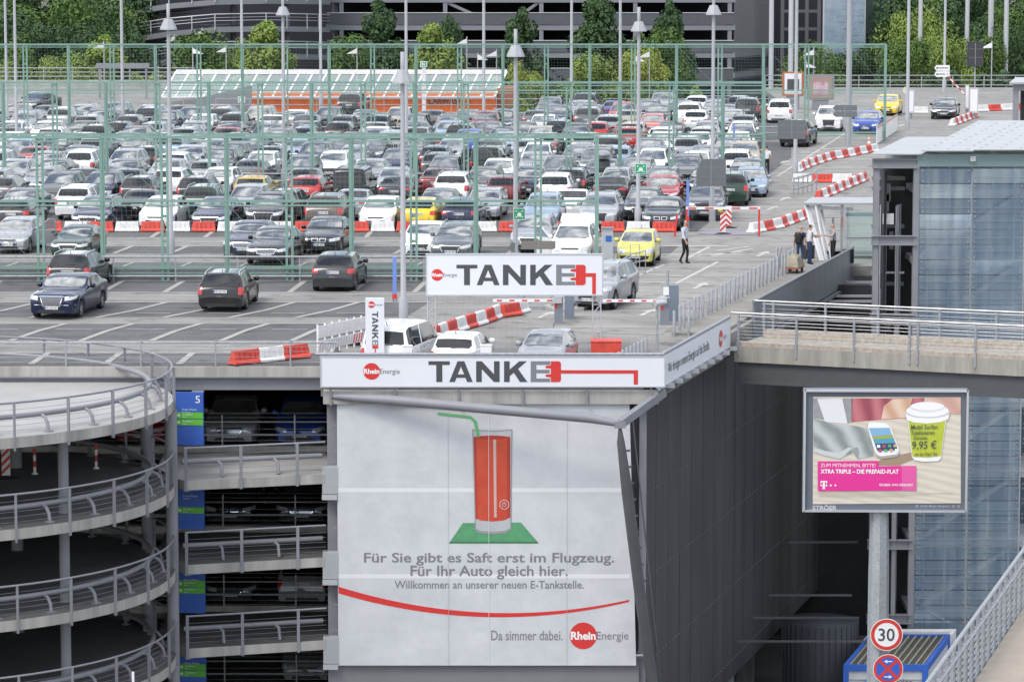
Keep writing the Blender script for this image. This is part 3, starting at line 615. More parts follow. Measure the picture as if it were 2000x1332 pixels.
def car_parts(kind):
    K = CK[kind]; L, W, P = K['L'], K['W'], K['P']; c0, rf0, rr0, rb0 = K['k']; wr_ = K.get('wr', .32); tum = K.get('tumble', .80); sill = .22 if wr_ < .35 else .3
    mg = min(.07, (rb0 - rr0) * .16)
    ss = {0, L, c0, rf0, rr0, rb0, c0 + .05, rf0 - .05, rr0 + mg, rb0 - mg * .7, .02, .06, L - .02, L - .06}
    mid = (c0 + rf0) / 2 + .45; sB = (rf0 + rr0) / 2 + .05
    for w in K['wh']: ss |= {w + d for d in (-.40, -.385, -.34, -.27, -.18, -.08, 0, .08, .18, .27, .34, .385, .40)}
    ss |= {sB - .05, sB + .05}
    x = .15
    while x < L: ss.add(round(x, 3)); x += .16
    ss = sorted(s for s in ss if 0 <= s <= L); out = [ss[0]]
    for s in ss[1:]:
        if s - out[-1] > .014: out.append(s)
    ss = out; ss[-1] = L
    def sm(f, s, d): return (f(max(0, s - d)) + 2 * f(s) + f(min(L, s + d))) / 4
    top = lambda s: sm(lambda q: lerp_list(P, q), s, min(.10, s * .5 + .0, (L - s) * .5 + .0) + 1e-4)
    zc, zb_ = lerp_list(P, c0), lerp_list(P, rb0)
    def half(s):
        zt = top(s); w = W / 2
        if s < .75: w *= 1 - .17 * ((.75 - s) / .75) ** 2.4
        if s > L - .55: w *= 1 - .10 * ((s - L + .55) / .55) ** 2
        zl = sill
        for cw in K['wh']:
            d = abs(s - cw); ra = wr_ + .065
            if d < ra: zl = max(zl, wr_ + math.sqrt(ra * ra - d * d))
        if s < .12: zl = max(zl, .24)
        zbelt = zc + (zb_ - zc) * min(1, max(0, (s - c0) / (rb0 - c0))) - .01
        h = max(0.0, zt - zbelt) if c0 < s < rb0 else 0.0
        g = min(1, h / .10); zs = min(zbelt, zt - .05) if h > 0 else zt - .07
        zs = (zt - .07) * (1 - g) + (zbelt - .02) * g
        z1 = zl + .07; lo = min(z1, zs - .12)
        wro = w * (.955 - (1 - tum) * min(1, h / .5))
        hood = [(w * .87, zt - .032), (w * .70, zt - .012), (w * .5, zt - .004), (w * .25, zt)]
        gh = [(w * .955, zbelt + .0), (wro, zt - .075), (wro - .075, zt - .022), (wro * .5, zt - .004)]
        mixed = [(a[0] * (1 - g) + b[0] * g, a[1] * (1 - g) + b[1] * g) for a, b in zip(hood, gh)]
        return [(w * .94, zl), (w * .985, lo), (w, (lo + zs) / 2 + .02), (w * .99, zs - .06), (w * .965, zs)] + mixed + [(0, zt)], h
    secs = [half(s) for s in ss]; n = 10
    B = MB(); Wd, Rw, SL, SR = MB(), MB(), MB(), MB()
    def V(i, j, sd): y, z = secs[i][0][j]; return (L / 2 - ss[i], y * sd, z)
    for i in range(len(ss) - 1):
        sm_ = (ss[i] + ss[i + 1]) / 2; hh = min(secs[i][1], secs[i + 1][1]); hm = max(secs[i][1], secs[i + 1][1])
        for j in range(n - 1):
            for sd in (1, -1):
                q = [V(i, j, sd), V(i + 1, j, sd), V(i + 1, j + 1, sd), V(i, j + 1, sd)]
                if sd < 0: q.reverse()
                t = B
                if j >= 7 and c0 + .05 - 1e-6 <= ss[i] and ss[i + 1] <= rf0 - .05 + 1e-6: t = Wd
                elif j >= 7 and rr0 + mg - 1e-6 <= ss[i] and ss[i + 1] <= rb0 - mg * .7 + 1e-6: t = Rw
                elif j == 5 and hh > .20 and not (sB - .055 < sm_ < sB + .055) and ss[i] > c0 + .35 and ss[i + 1] < rr0 + (.14 if rb0 - rr0 > .6 else .02): t = SL if sd > 0 else SR
                t.face(q, 0, True)
    for i, rev in ((0, False), (len(ss) - 1, True)):
        for j in range(n - 1):
            q = [V(i, j, 1), V(i, j + 1, 1), V(i, j + 1, -1), V(i, j, -1)]
            if rev: q.reverse()
            B.face(q, 0, False)
    def weld(mb, nm, m):
        me = mb.mesh(nm, m); bm = bmesh.new(); bm.from_mesh(me); bmesh.ops.remove_doubles(bm, verts=bm.verts, dist=1e-4); bmesh.ops.recalc_face_normals(bm, faces=bm.faces)
        return me, bm
    full = MB()
    for q in (B, Wd, Rw, SL, SR): full.add(q.v, q.f)
    bvh = BVHTree.FromPolygons([Vector(v) for v in full.v], full.f)
    def hit(y, z, fr):
        o = Vector(((L / 2 + 1) * fr, y, z)); h = bvh.ray_cast(o, Vector((-fr, 0, 0)))
        return h[0].x if h[0] is not None else None
    def patch(mb, cs, fr, off=.006, mi=0, nx=6, nz=3):       # corners (y,z): left-bottom, right-bottom, right-top, left-top
        g = []
        for b in range(nz + 1):
            for a in range(nx + 1):
                ta, tb = a / nx, b / nz
                y = (cs[0][0] * (1 - ta) + cs[1][0] * ta) * (1 - tb) + (cs[3][0] * (1 - ta) + cs[2][0] * ta) * tb
                z = (cs[0][1] * (1 - ta) + cs[1][1] * ta) * (1 - tb) + (cs[3][1] * (1 - ta) + cs[2][1] * ta) * tb
                x = hit(y, z, fr); yy = y
                while x is None and abs(yy) > .2: yy *= .97; x = hit(yy, z, fr)
                x = x if x is not None else L / 2 * fr
                g.append((x + off * fr, yy + (off if yy > 0 else -off) * .6, z))
        m = nx + 1
        mb.add(g, [(b * m + a, b * m + a + 1, (b + 1) * m + a + 1, (b + 1) * m + a) if fr > 0 else (b * m + a, (b + 1) * m + a, (b + 1) * m + a + 1, b * m + a + 1) for b in range(nz) for a in range(nx)], mi, True)
    h2 = W / 2; zn = lerp_list(P, .14)
    # under tray, seams and sills on the body itself
    B.box((0, 0, (sill + .62) / 2), (L - .5, W - .46, .62 - sill), 2)
    B.box((0, 0, sill + .02), (K['wh'][1] - K['wh'][0] - .82 if False else (K['wh'][1] - K['wh'][0] - .82), W - .10, .10), 1) if False else None
    def sidepatch(s0, s1, z0, z1, sd, mi):
        pts = []
        for s, z in ((s0, z0), (s1, z0), (s1, z1), (s0, z1)):
            h = bvh.ray_cast(Vector((L / 2 - s, sd * (h2 + 1), z)), Vector((0, -sd, 0)))
            if h[0] is None: return
            pts.append(h[0] + Vector((0, sd * .004, 0)))
        B.face(pts if sd < 0 else pts[::-1], mi)
    for sd in (1, -1):
        for s_ in (c0 + .28, sB, min(rr0 - .02, K['wh'][1] - .42)):
            for z0 in (.34, .48, .62, .76): sidepatch(s_ - .008, s_ + .008, z0, z0 + .14, sd, 1)
        for s_ in (sB - .22, min(rr0, K['wh'][1] - .2) - .28): sidepatch(s_, s_ + .16, zc - .19, zc - .155, sd, 1)
        sidepatch(K['wh'][0] + .45, K['wh'][1] - .45, sill + .02, sill + .10, sd, 1)
    zf = zn - .06
    patch(B, [(-h2 * .6, .26), (h2 * .6, .26), (h2 * .5, .37), (-h2 * .5, .37)], 1, .006, 1)
    patch(B, [(-h2 * .62, .24), (h2 * .62, .24), (h2 * .62, .34), (-h2 * .62, .34)], -1, .006, 1)
    parts = []
    def fin(mb, nm, mats, weldit=False):
        if weldit:
            me, bm = weld(mb, nm, mats); bm.to_mesh(me); bm.free()
        else: me = mb.mesh(nm, mats)
        parts.append((nm, me))
        return me
    fin(B, 'body', [M_paint, M_trim, M_under], True)
    fin(Wd, 'windscreen', M_wscreen, True); fin(Rw, 'rear_window', M_cglass, True); fin(SL, 'side_window', M_cglass, True); fin(SR, 'side_window', M_cglass, True)
    # lamps
    hz = {'suv': .16, 'offroader': .2, 'limousine': .17, 'van': .2, 'small': .2, 'mpv': .19}.get(kind, .14)
    for sd in (1, -1):
        b = MB(); o_, i_ = h2 * .955 * sd, h2 * (.50 if kind != 'limousine' else .54) * sd
        zt_, zb2 = zn - .065, zn - .065 - hz
        cs = [(min(o_, i_), zb2 + (.05 if sd > 0 else 0)), (max(o_, i_), zb2 + (0 if sd > 0 else 0)), (max(o_, i_), zt_), (min(o_, i_), zt_)]
        if sd > 0: cs = [(i_, zb2), (o_, zb2 + hz * .35), (o_, zt_ + .05), (i_, zt_ - .02)]
        else: cs = [(o_, zb2 + hz * .35), (i_, zb2), (i_, zt_ - .02), (o_, zt_ + .05)]
        patch(b, cs, 1, .012); fin(b, 'headlight', M_head)
    zr_ = zb_ - .06
    for sd in (1, -1):
        b = MB()
        if kind in ('estate', 'mpv', 'van', 'suv'): a0, a1, zt_, zb2 = .76, .985, zr_ + .02, zr_ - .30
        elif kind in ('hatch', 'small'): a0, a1, zt_, zb2 = .66, .985, zr_, zr_ - .22
        elif kind == 'offroader': a0, a1, zt_, zb2 = .75, .97, .66, .54
        else: a0, a1, zt_, zb2 = .52, .985, zr_ - .03, zr_ - .18
        i_, o_ = h2 * a0 * sd, h2 * a1 * sd
        cs = [(i_, zb2 + .03), (o_, zb2), (o_, zt_), (i_, zt_ - .03)] if sd > 0 else [(o_, zb2), (i_, zb2 + .03), (i_, zt_ - .03), (o_, zt_)]
        patch(b, cs, -1, .010); fin(b, 'taillight', M_tail)
    # grille
    b = MB(); gs = K['g']
    def fr_(w0, w1, z0, z1, mi, off): patch(b, [(-w0, z0), (w0, z0), (w1, z1), (-w1, z1)], 1, off, mi, 8, 3)
    if gs == 'frame': fr_(.34, .46, .42, zf, 1, .010); fr_(.31, .43, .45, zf - .025, 0, .015)
    elif gs == 'chrome':
        fr_(.36, .48, zf - .22, zf, 1, .010)
        for i in range(4): fr_(.34 + .02 * i, .36 + .02 * i, zf - .20 + .05 * i, zf - .165 + .05 * i, 0, .015)
    elif gs == 'royal':
        fr_(.33, .44, .48, zf + .0, 1, .012); fr_(.29, .40, .52, zf - .045, 2, .018)
        fr_(.86, .88, .545, .565, 1, .008)
    elif gs == 'kidney':
        for sd in (1, -1):
            patch(b, sorted([(.03 * sd, zf - .16), (.30 * sd, zf - .16)]) + sorted([(.32 * sd, zf - .0), (.03 * sd, zf - .0)], reverse=True), 1, .010, 1, 6, 3)
            patch(b, sorted([(.055 * sd, zf - .14), (.275 * sd, zf - .14)]) + sorted([(.29 * sd, zf - .02), (.055 * sd, zf - .02)], reverse=True), 1, .015, 0, 6, 3)
    elif gs == 'mouth': fr_(.56, .64, .34, .48, 0, .012)
    else: fr_(.34, .40, zf - .10, zf - .03, 0, .010); fr_(.42, .46, .40, .50, 0, .010)
    fin(b, 'grille', [M_trim, M_chrome, M_mesh])
    # plates
    for fr, z in ((1, .44 if gs not in ('royal',) else .45), (-1, .80 if kind in ('saloon', 'executive', 'limousine', 'kidney', 'hatch', 'estate') else .56 if kind in ('small', 'van', 'mpv') else .88)):
        if kind == 'offroader' and fr < 0: z = .75
        b = MB(); x = max(filter(None, (hit(yy, zz, fr) if fr > 0 else -(hit(yy, zz, fr) or 0) for yy in (-.2, 0, .2) for zz in (z - .04, z + .05)))) + .012
        b.box((x * fr, 0, z), (.012, .52, .115), 0); b.box(((x + .006) * fr, -.235 * fr, z), (.006, .045, .10), 1)
        k0 = len(b.v); put_text(b, PLT[kind], -.20, z - .036, 0, w=.43, h=.072, mi=2, bold=.02)
        for i in range(k0, len(b.v)): vx, vy, vz = b.v[i]; b.v[i] = ((x + .0095) * fr, vx * fr, vz)
        nm_ = 'front_plate' if fr > 0 else 'rear_plate'; t_, r_ = MB(), MB()
        for i, fc in enumerate(b.f): (r_ if b.m[i] == 2 else t_).face([b.v[q] for q in fc], 0 if b.m[i] == 2 else b.m[i])
        parts.append((nm_, b.mesh(nm_, [M_plate, M_pblue, M_text]), t_.mesh(nm_, [M_plate, M_pblue]), 'plate_number', r_.mesh('plate_number', M_text)))
    # mirrors, wheels
    for sd in (1, -1):
        b = MB(); c = Vector((L / 2 - c0 - .52, sd * (h2 + .09), zc + .05))
        b.lathe([(0, -.09), (.06, -.085), (.09, -.03), (.09, .04), (.06, .085), (0, .09)], c, 10); 
        b.v = [(c.x + (v[0] - c.x) * .75, c.y + (v[1] - c.y) * 1.25, v[2]) for v in b.v]
        b.box(c + Vector((.0, -sd * .1, -.05)), (.05, .14, .05), 1); fin(b, 'mirror', [M_paint, M_trim])
    r = wr_
    for s_ in K['wh']:
        for sd in (1, -1):
            b = MB(); prof = [(r * .62, -.10), (r * .97, -.10), (r, -.07), (r, .07), (r * .97, .10), (r * .64, .10), (r * .62, .085)]
            b.lathe(prof, n=20); b.lathe([(0, .05), (r * .6, .05)], n=20, mi=2); b.lathe([(r * .56, .085), (r * .66, .092)], n=20, mi=1); b.lathe([(0, .085), (r * .16, .085), (r * .16, .06)], n=10, mi=1)
            for k in range(5):
                a = tau * k / 5; ca, sa = math.cos(a), math.sin(a)
                b.face([(ca * q - sa * t, sa * q + ca * t, .08) for q, t in ((r * .1, -.035), (r * .6, -.025 - .02), (r * .6, .045), (r * .1, .035))], 1)
            cx = L / 2 - s_; cy = sd * (h2 - .125)
            b.v = [(cx + v[0], cy + sd * v[2], r + v[1]) for v in b.v]
            t_, r_ = MB(), MB()
            for i, fc in enumerate(b.f): (t_ if b.m[i] == 0 else r_).face([b.v[q] for q in fc], 0 if b.m[i] == 0 else b.m[i] - 1, b.sm[i])
            parts.append(('wheel', b.mesh('wheel', [M_black, M_rim, M_under]), t_.mesh('wheel', M_black), 'rim', r_.mesh('rim', [M_rim, M_under])))
    if K.get('rails'):
        for sd in (1, -1):
            b = MB(); pts = []
            for t in (0, .08, .5, .92, 1):
                s_ = rf0 + .15 + (rr0 - rf0 - .1) * t; z = top(s_); w = half(s_)[0][6][0]
                pts.append((L / 2 - s_, sd * (w - .06), z - .03 + (.0 if t in (0, 1) else .07)))
            b.tube(pts, .02, 6); fin(b, 'roof_rail', M_alu)
    b = MB(); s_ = rr0 - .18; b.tube([(L / 2 - s_, 0, top(s_) - .02), (L / 2 - s_ - .12, 0, top(s_) + .13)], .012, 5); fin(b, 'aerial', M_trim)
    if kind in ('hatch', 'estate', 'small', 'suv', 'mpv', 'van'):
        b = MB(); patch(b, [(-.30, zb_ + .06), (.06, zb_ + .04), (.06, zb_ + .065), (-.30, zb_ + .085)], -1, .02, 0, 4, 1); fin(b, 'rear_wiper', M_trim)
    return parts
CARP = {k: car_parts(k) for k in CK}
COLS = {'black': (.012, .012, .014), 'navy blue': (.007, .012, .045), 'charcoal': (.032, .034, .038), 'grey': (.10, .104, .112), 'silver': (.33, .34, .36), 'light blue': (.25, .33, .44), 'white': (.80, .80, .80),
        'beige': (.40, .35, .27), 'bronze': (.10, .085, .07), 'red': (.40, .02, .02), 'dark red': (.16, .015, .015), 'yellow': (.72, .52, .02), 'lime yellow': (.62, .60, .14), 'blue': (.02, .07, .35), 'mustard yellow': (.55, .36, .04), 'coral': (.62, .12, .09), 'dark green': (.02, .045, .03)}
CARS = []
def car(kind, colour, X, Y, face='f', label=None, yaw=None, full=True, group=None, z=0.0, name=None, row=None):
    sk = .115 if yaw is None else yaw
    rz = math.atan2(-1, -sk) if face == 'f' else math.atan2(1, sk)
    o = thing(name or {'van': 'van'}.get(kind, 'parked_car'), label or '', 'van' if kind == 'van' else 'car', (X, Y, z), rz, group)
    c = (*COLS[colour], 1)
    for nm, me, *sub in CARP[kind]:
        if not full:
            if face == 'f' and nm in ('taillight', 'rear_plate', 'rear_wiper'): continue
            if face == 'r' and nm in ('headlight', 'front_plate', 'grille'): continue
        if nm == 'rear_wiper' and full: q = bpy.data.objects.new(nm, me); col.objects.link(q); q.parent = rwin; continue
        p = bpy.data.objects.new(nm, sub[0] if sub and full else me); col.objects.link(p); p.parent = o; p.color = c
        if nm == 'rear_window': rwin = p
        if sub and full: q = bpy.data.objects.new(sub[1], sub[2]); col.objects.link(q); q.parent = p
    CARS.append(dict(o=o, kind=kind, colour=colour, X=X, Y=Y, face=face, row=row, label=label))
    return o
def car_at(kind, colour, u, v, face='f', label=None, **k):        # u, v: photo pixel of the ground under the near end's middle
    p = G(u, v, k.get('z', 0)); sk = k.get('yaw', .13); h = CK[kind]['L'] / 2 / math.sqrt(1 + sk * sk)
    return car(kind, colour, p.x + sk * (h - .8), p.y + h - .8, face, label, **k)   # the photo shows where the near wheels stand
def open_door(o, kind, sd, ang=58):
    K = CK[kind]; c0 = K['k'][0]; hx, hy, zc = K['L'] / 2 - c0 - .30, sd * (K['W'] / 2 - .02), lerp_list(K['P'], c0)
    b = MB(); b.prism([(0, .32), (-1.08, .32), (-1.08, zc), (0, zc - .02)], -.04, .04)
    b.prism([(-1.08, zc), (-1.02, zc + .46), (-.78, zc + .50), (-.70, zc + .48), (-.10, zc), (-.17, zc), (-.72, zc + .43), (-.98, zc + .41), (-1.02, zc)], -.02, .02)
    d = b.build('open_door', M_paint, o, (hx, hy, 0)); d.rotation_euler = (0, 0, R(-ang) * sd); d.color = next(p.color for p in o.children if p.name.startswith('body'))
    g = MB(); g.prism([(-.17, zc + .01), (-.72, zc + .43), (-.98, zc + .41), (-1.02, zc + .01)], -.008, .008); g.build('door_window', mat('pale_door_glass', (.20, .26, .30), .05, coat=1.0, alpha=.6), d)
    h = MB(); h.box((-.92, sd * .055, zc - .12), (.18, .025, .035)); h.build('door_handle', M_trim, d)
def open_tailgate(o, kind):
    K = CK[kind]; rr0 = K['k'][2]; x = K['L'] / 2 - rr0; z = lerp_list(K['P'], rr0)
    b = MB(); W2 = K['W'] / 2 - .12
    b.prism([(0, 0), (-.55, .20), (-.95, .26), (-1.0, .20), (-.56, .14), (0, -.06)], -W2, W2); b.v = [(v[0], v[1], v[2]) for v in b.v]
    d = b.build('open_tailgate', M_paint, o, (x, 0, z)); d.color = (*COLS['white'], 1)
    g = MB(); g.add([(-.04, -W2 + .15, -.015), (-.50, -W2 + .15, .105), (-.50, W2 - .15, .105), (-.04, W2 - .15, -.015)], [(0, 1, 2, 3)]); g.build('tailgate_window', M_cglass, d, (0, 0, -.06))
# near cars, each by itself
H = 'cars standing on the front part of the roof deck'
car_at('limousine', 'navy blue', 112, 620, 'f', "big navy blue limousine with a wide chrome radiator grille, alone on the front bays", yaw=.15, group=H)
car_at('estate', 'black', 139, 566, 'r', "black estate seen from behind, parked right behind the navy limousine with the chrome grille", group=H)
car_at('estate', 'black', 436, 606, 'r', "black estate with red tail lamps driving away, alone in the middle of the front bays", yaw=.07, group=H)
car_at('hatch', 'charcoal', 655, 567, 'r', "charcoal hatchback seen from behind, next to the thin blue post", yaw=.10, group=H)
lowc = car_at('saloon', 'dark green', 137, 502, 'f', "dark green low saloon facing the camera, behind the black estate at far left", group=H)
scar = car_at('hatch', 'silver', 22, 494, 'f', "silver hatchback with its driver's door open at the left edge", group=H)
car_at('executive', 'black', 524, 516, 'f', "black luxury saloon with slatted chrome grille, nearest of the dark trio behind the fence", group=H)
car_at('executive', 'navy blue', 478, 503, 'f', "dark blue luxury saloon half hidden by the black one with the slatted grille", group=H)
car_at('kidney', 'black', 627, 494, 'f', "black saloon with twin oval grilles, behind the charcoal hatchback by the blue post", group=H)
car_at('saloon', 'white', 822, 503, 'f', "white saloon close beside the grey estate with the trapezoid grille", group=H)
car_at('estate', 'grey', 882, 508, 'f', "grey estate facing the camera just above the left end of the TANKE sign", group=H)
car_at('estate', 'silver', 1036, 492, 'f', "silver estate half hidden beside the white van with the raised tailgate", group=H)
fordwh = car_at('mpv', 'white', 1115, 515, 'f', "white people carrier with raised tailgate and open door behind the TANKE sign", group=H)
car_at('small', 'lime yellow', 1243, 518, 'f', "lime yellow small car with black bumper, left of the walking man", yaw=.15, group=H)
car_at('suv', 'silver', 1158, 603, 'f', "silver SUV waiting at the barrier behind the right end of the TANKE sign", yaw=.30, group=H)
car_at('van', 'white', 765, 736, 'r', "white van with dark rear side windows beside the upright TANKE pylon", yaw=.30, z=-.45, group=H)
car_at('small', 'white', 893, 734, 'r', "white small car seen from behind under the red and white barriers", yaw=.2, z=-.45, group=H)
car_at('small', 'silver', 1060, 734, 'f', "silver small car with dark roof strip above the long TANKE banner", yaw=.2, z=-.45, group=H)
car_at('suv', 'charcoal', 1552, 287, 'r', "charcoal SUV driving up the lane with its tail to the camera, behind the arrow sign", yaw=.25, group=H)
car_at('suv', 'white', 1618, 258, 'f', "white SUV facing the camera at the lane end, left of the blue car", group=H)
car_at('hatch', 'blue', 1692, 262, 'f', "bright blue hatchback at the end of the top right row", yaw=.22, group=H)
car_at('mpv', 'white', 1522, 240, 'r', "white people carrier seen from behind, behind the far end of the second green fence", group=H)
car_at('saloon', 'black', 1843, 233, 'f', "black saloon with headlights on, entering at the far top right barrier", yaw=.2, group=H)
car_at('hatch', 'yellow', 1732, 226, 'f', "yellow service car with dark windows at far top right, left of the entering black saloon", yaw=.2, group=H)
car_at('saloon', 'charcoal', 56, 220, 'f', "charcoal saloon with yellow plate alone at the far top left of the deck", yaw=.35, group=H)
open_door(scar, 'hatch', 1); open_door(fordwh, 'mpv', -1, 50); open_tailgate(fordwh, 'mpv')
lowc.scale = (.92, .93, .88)
# the packed rows
rnd = random.Random(11)
ROWS = [171.6, 177.0, 185.4, 190.8, 197.4, 203.0, 208.4, 214.6, 220.2, 226.0, 231.2, 239.0, 244.5, 250.4, 256.0, 262.4]
EXP = {
 0: [(14, 'hatch', 'charcoal', 'r'), (60, 'saloon', 'navy blue', 'f'), (168, 'estate', 'navy blue', 'f'), (235, 'hatch', 'grey', 'r'), (297, 'hatch', 'white', 'f'), (405, 'saloon', 'navy blue', 'f'), (511, 'suv', 'black', 'f'), (628, 'suv', 'bronze', 'r'), (730, 'hatch', 'white', 'f'), (812, 'hatch', 'yellow', 'r'), (893, 'hatch', 'navy blue', 'r'), (955, 'saloon', 'light blue', 'f'), (1052, 'mpv', 'light blue', 'f'), (1166, 'suv', 'silver', 'f'), (1290, 'kidney', 'charcoal', 'f'), (1366, 'suv', 'black', 'f')],
 1: [(20, 'saloon', 'grey', 'f'), (80, 'hatch', 'silver', 'r'), (137, 'suv', 'white', 'r'), (200, 'estate', 'silver', 'f'), (263, 'saloon', 'black', 'r'), (315, 'saloon', 'grey', 'f'), (385, 'suv', 'dark green', 'r'), (468, 'mpv', 'silver', 'f'), (545, 'estate', 'charcoal', 'r'), (608, 'small', 'white', 'f'), (680, 'saloon', 'silver', 'r'), (752, 'saloon', 'silver', 'f'), (845, 'saloon', 'grey', 'f'), (938, 'hatch', 'silver', 'f'), (1010, 'hatch', 'black', 'r'), (1112, 'saloon', 'white', 'r'), (1180, 'saloon', 'silver', 'f'), (1250, 'estate', 'charcoal', 'f'), (1375, 'suv', 'grey', 'f')],
 2: [(-10, 'hatch', 'grey', 'r'), (35, 'estate', 'silver', 'f'), (100, 'mpv', 'grey', 'f'), (180, 'mpv', 'navy blue', 'f'), (262, 'estate', 'charcoal', 'r'), (325, 'saloon', 'beige', 'f'), (374, 'estate', 'black', 'r'), (430, 'saloon', 'grey', 'f'), (482, 'hatch', 'mustard yellow', 'r'), (540, 'saloon', 'charcoal', 'f'), (590, 'hatch', 'red', 'r'), (678, 'offroader', 'black', 'r'), (768, 'saloon', 'black', 'r'), (878, 'suv', 'white', 'r'), (978, 'hatch', 'dark red', 'r'), (1080, 'mpv', 'white', 'r'), (1190, 'saloon', 'black', 'r'), (1290, 'saloon', 'red', 'f'), (1425, 'suv', 'dark green', 'r')],
 4: [(10, 'saloon', 'silver', 'f'), (85, 'saloon', 'grey', 'f'), (150, 'saloon', 'grey', 'r'), (225, 'saloon', 'grey', 'f'), (310, 'saloon', 'silver', 'f'), (395, 'estate', 'silver', 'r'), (480, 'saloon', 'grey', 'r'), (575, 'mpv', 'charcoal', 'f'), (632, 'estate', 'white', 'f'), (710, 'saloon', 'silver', 'f'), (775, 'saloon', 'silver', 'f'), (860, 'mpv', 'grey', 'f'), (965, 'saloon', 'white', 'f'), (1025, 'hatch', 'white', 'r'), (1082, 'mpv', 'grey', 'f'), (1128, 'hatch', 'blue', 'r'), (1170, 'saloon', 'charcoal', 'f'), (1240, 'estate', 'grey', 'f'), (1335, 'suv', 'grey', 'f'), (1455, 'kidney', 'charcoal', 'f')],
 5: [(330, 'hatch', 'white', 'r'), (640, 'estate', 'white', 'f'), (765, 'mpv', 'navy blue', 'f'), (945, 'van', 'black', 'r'), (1160, 'suv', 'grey', 'f'), (1270, 'mpv', 'white', 'f'), (1322, 'saloon', 'white', 'f')],
 6: [(275, 'estate', 'black', 'r'), (960, 'estate', 'charcoal', 'r'), (1372, 'saloon', 'grey', 'f')],
 9: [(95, 'estate', 'white', 'r'), (355, 'estate', 'silver', 'r'), (725, 'saloon', 'white', 'f'), (895, 'suv', 'black', 'r'), (1225, 'hatch', 'red', 'r'), (1290, 'estate', 'white', 'r'), (1350, 'saloon', 'charcoal', 'f')],
 11: [(165, 'estate', 'silver', 'r'), (450, 'mpv', 'charcoal', 'r'), (1055, 'saloon', 'white', 'f'), (1060, 'hatch', 'coral', 'f'), (1270, 'hatch', 'coral', 'f'), (1185, 'hatch', 'silver', 'r'), (1450, 'estate', 'grey', 'r')],
 12: [(285, 'suv', 'navy blue', 'r'), (1145, 'suv', 'grey', 'r')],
 15: [(680, 'suv', 'charcoal', 'r'), (1140, 'suv', 'navy blue', 'r'), (1290, 'suv', 'silver', 'f'), (1358, 'hatch', 'white', 'r'), (1440, 'hatch', 'charcoal', 'r')],
}
kinds_ = ['saloon'] * 5 + ['estate'] * 4 + ['hatch'] * 5 + ['suv'] * 3 + ['mpv'] * 3 + ['kidney'] * 2 + ['executive'] + ['small']
cols_ = ['silver'] * 8 + ['grey'] * 8 + ['charcoal'] * 5 + ['black'] * 5 + ['white'] * 4 + ['navy blue'] * 3 + ['light blue'] * 2 + ['beige'] * 2 + ['dark red', 'blue', 'bronze', 'red']
for ri, Y in enumerate(ROWS):
    Xl = -1030 / F * Y if ri < 14 else -560 / F * Y; Xr = edgeX(Y, -1.9) if ri < 3 else .0685 * Y
    taken = []
    for (u, kd, cl, fc) in EXP.get(ri, []):
        Yn = Y - 2.2; X = (u - 1000) / F * Yn + .13 * 2.2
        if any(abs(X - t) < 1.92 for t in taken): continue
        taken.append(X); car(kd, cl, X, Y + rnd.uniform(-.15, .15), fc, full=ri < 2, row=ri, group='cars parked in close rows on the roof deck')
    x = Xl + rnd.uniform(0, 2.4)
    while x < Xr:
        if not any(abs(x - t) < 2.15 for t in taken) and ri > 2 and ri < 15 and not (ri > 12 and -.073 * Y < x < .008 * Y) and not (ri > 13 and x < 0) and rnd.random() < .965:
            fc = 'f' if rnd.random() < .62 else 'r'
            car(rnd.choice(kinds_), rnd.choice(cols_), x + rnd.uniform(-.08, .08), Y + rnd.uniform(-.25, .25), fc, yaw=.115 + rnd.uniform(-.012, .012), full=False, row=ri, group='cars parked in close rows on the roof deck')
            taken.append(x)
        x += 2.36 if not any(0 < t - x < 2.15 for t in taken) else .3
# roof box on one car of the fourth row
ORD = ['first', 'second', 'third', 'fourth', 'fifth', 'sixth', 'seventh', 'eighth', 'ninth', 'tenth', 'eleventh', 'twelfth', 'thirteenth', 'fourteenth', 'fifteenth', 'sixteenth', 'seventeenth', 'eighteenth', 'nineteenth', 'twentieth', 'twenty-first', 'twenty-second', 'twenty-third', 'twenty-fourth', 'twenty-fifth', 'twenty-sixth', 'twenty-seventh', 'twenty-eighth']
def cname(c): return f"{c['colour']} {CK[c['kind']]['word']}"
ROWNAME = ['front row behind the barriers', 'second row from the barriers', 'third row from the barriers', 'fourth row from the barriers', 'fifth row from the barriers', 'sixth row from the barriers', 'seventh row from the barriers', 'eighth row from the barriers', 'eighth row from the back', 'seventh row from the back', 'sixth row from the back', 'fifth row from the back', 'fourth row from the back', 'third row from the back', 'second row from the back', 'last row at the back']
for ri in range(len(ROWS)):
    rowc = sorted([c for c in CARS if c['row'] == ri], key=lambda c: c['X'])
    short = ROWNAME[ri].replace(' from the barriers', '').replace(' behind the barriers', '').replace(' from the back', ' from back').replace(' at the back', '')
    seen = {}
    for k, c in enumerate(rowc):
        fc = 'facing' if c['face'] == 'f' else 'tail-on'
        l = cname(rowc[k - 1]) if k else None; r = cname(rowc[k + 1]) if k + 1 < len(rowc) else None
        t = f"{fc} {cname(c)} between {l} and {r}, {short}" if l and r else f"{fc} {cname(c)} at the {'left' if not l else 'right'} end of the {short}"
        if len(t.split()) > 16 or t in seen: t = f"{fc} {cname(c)}, {ORD[k]} from the left, {short}"
        if len(t.split()) < 16 and ri < 8 and 'from the' not in t and len(t.split()) + 3 <= 16: t += ' from the barriers'
        seen[t] = 1; c['o']['label'] = t

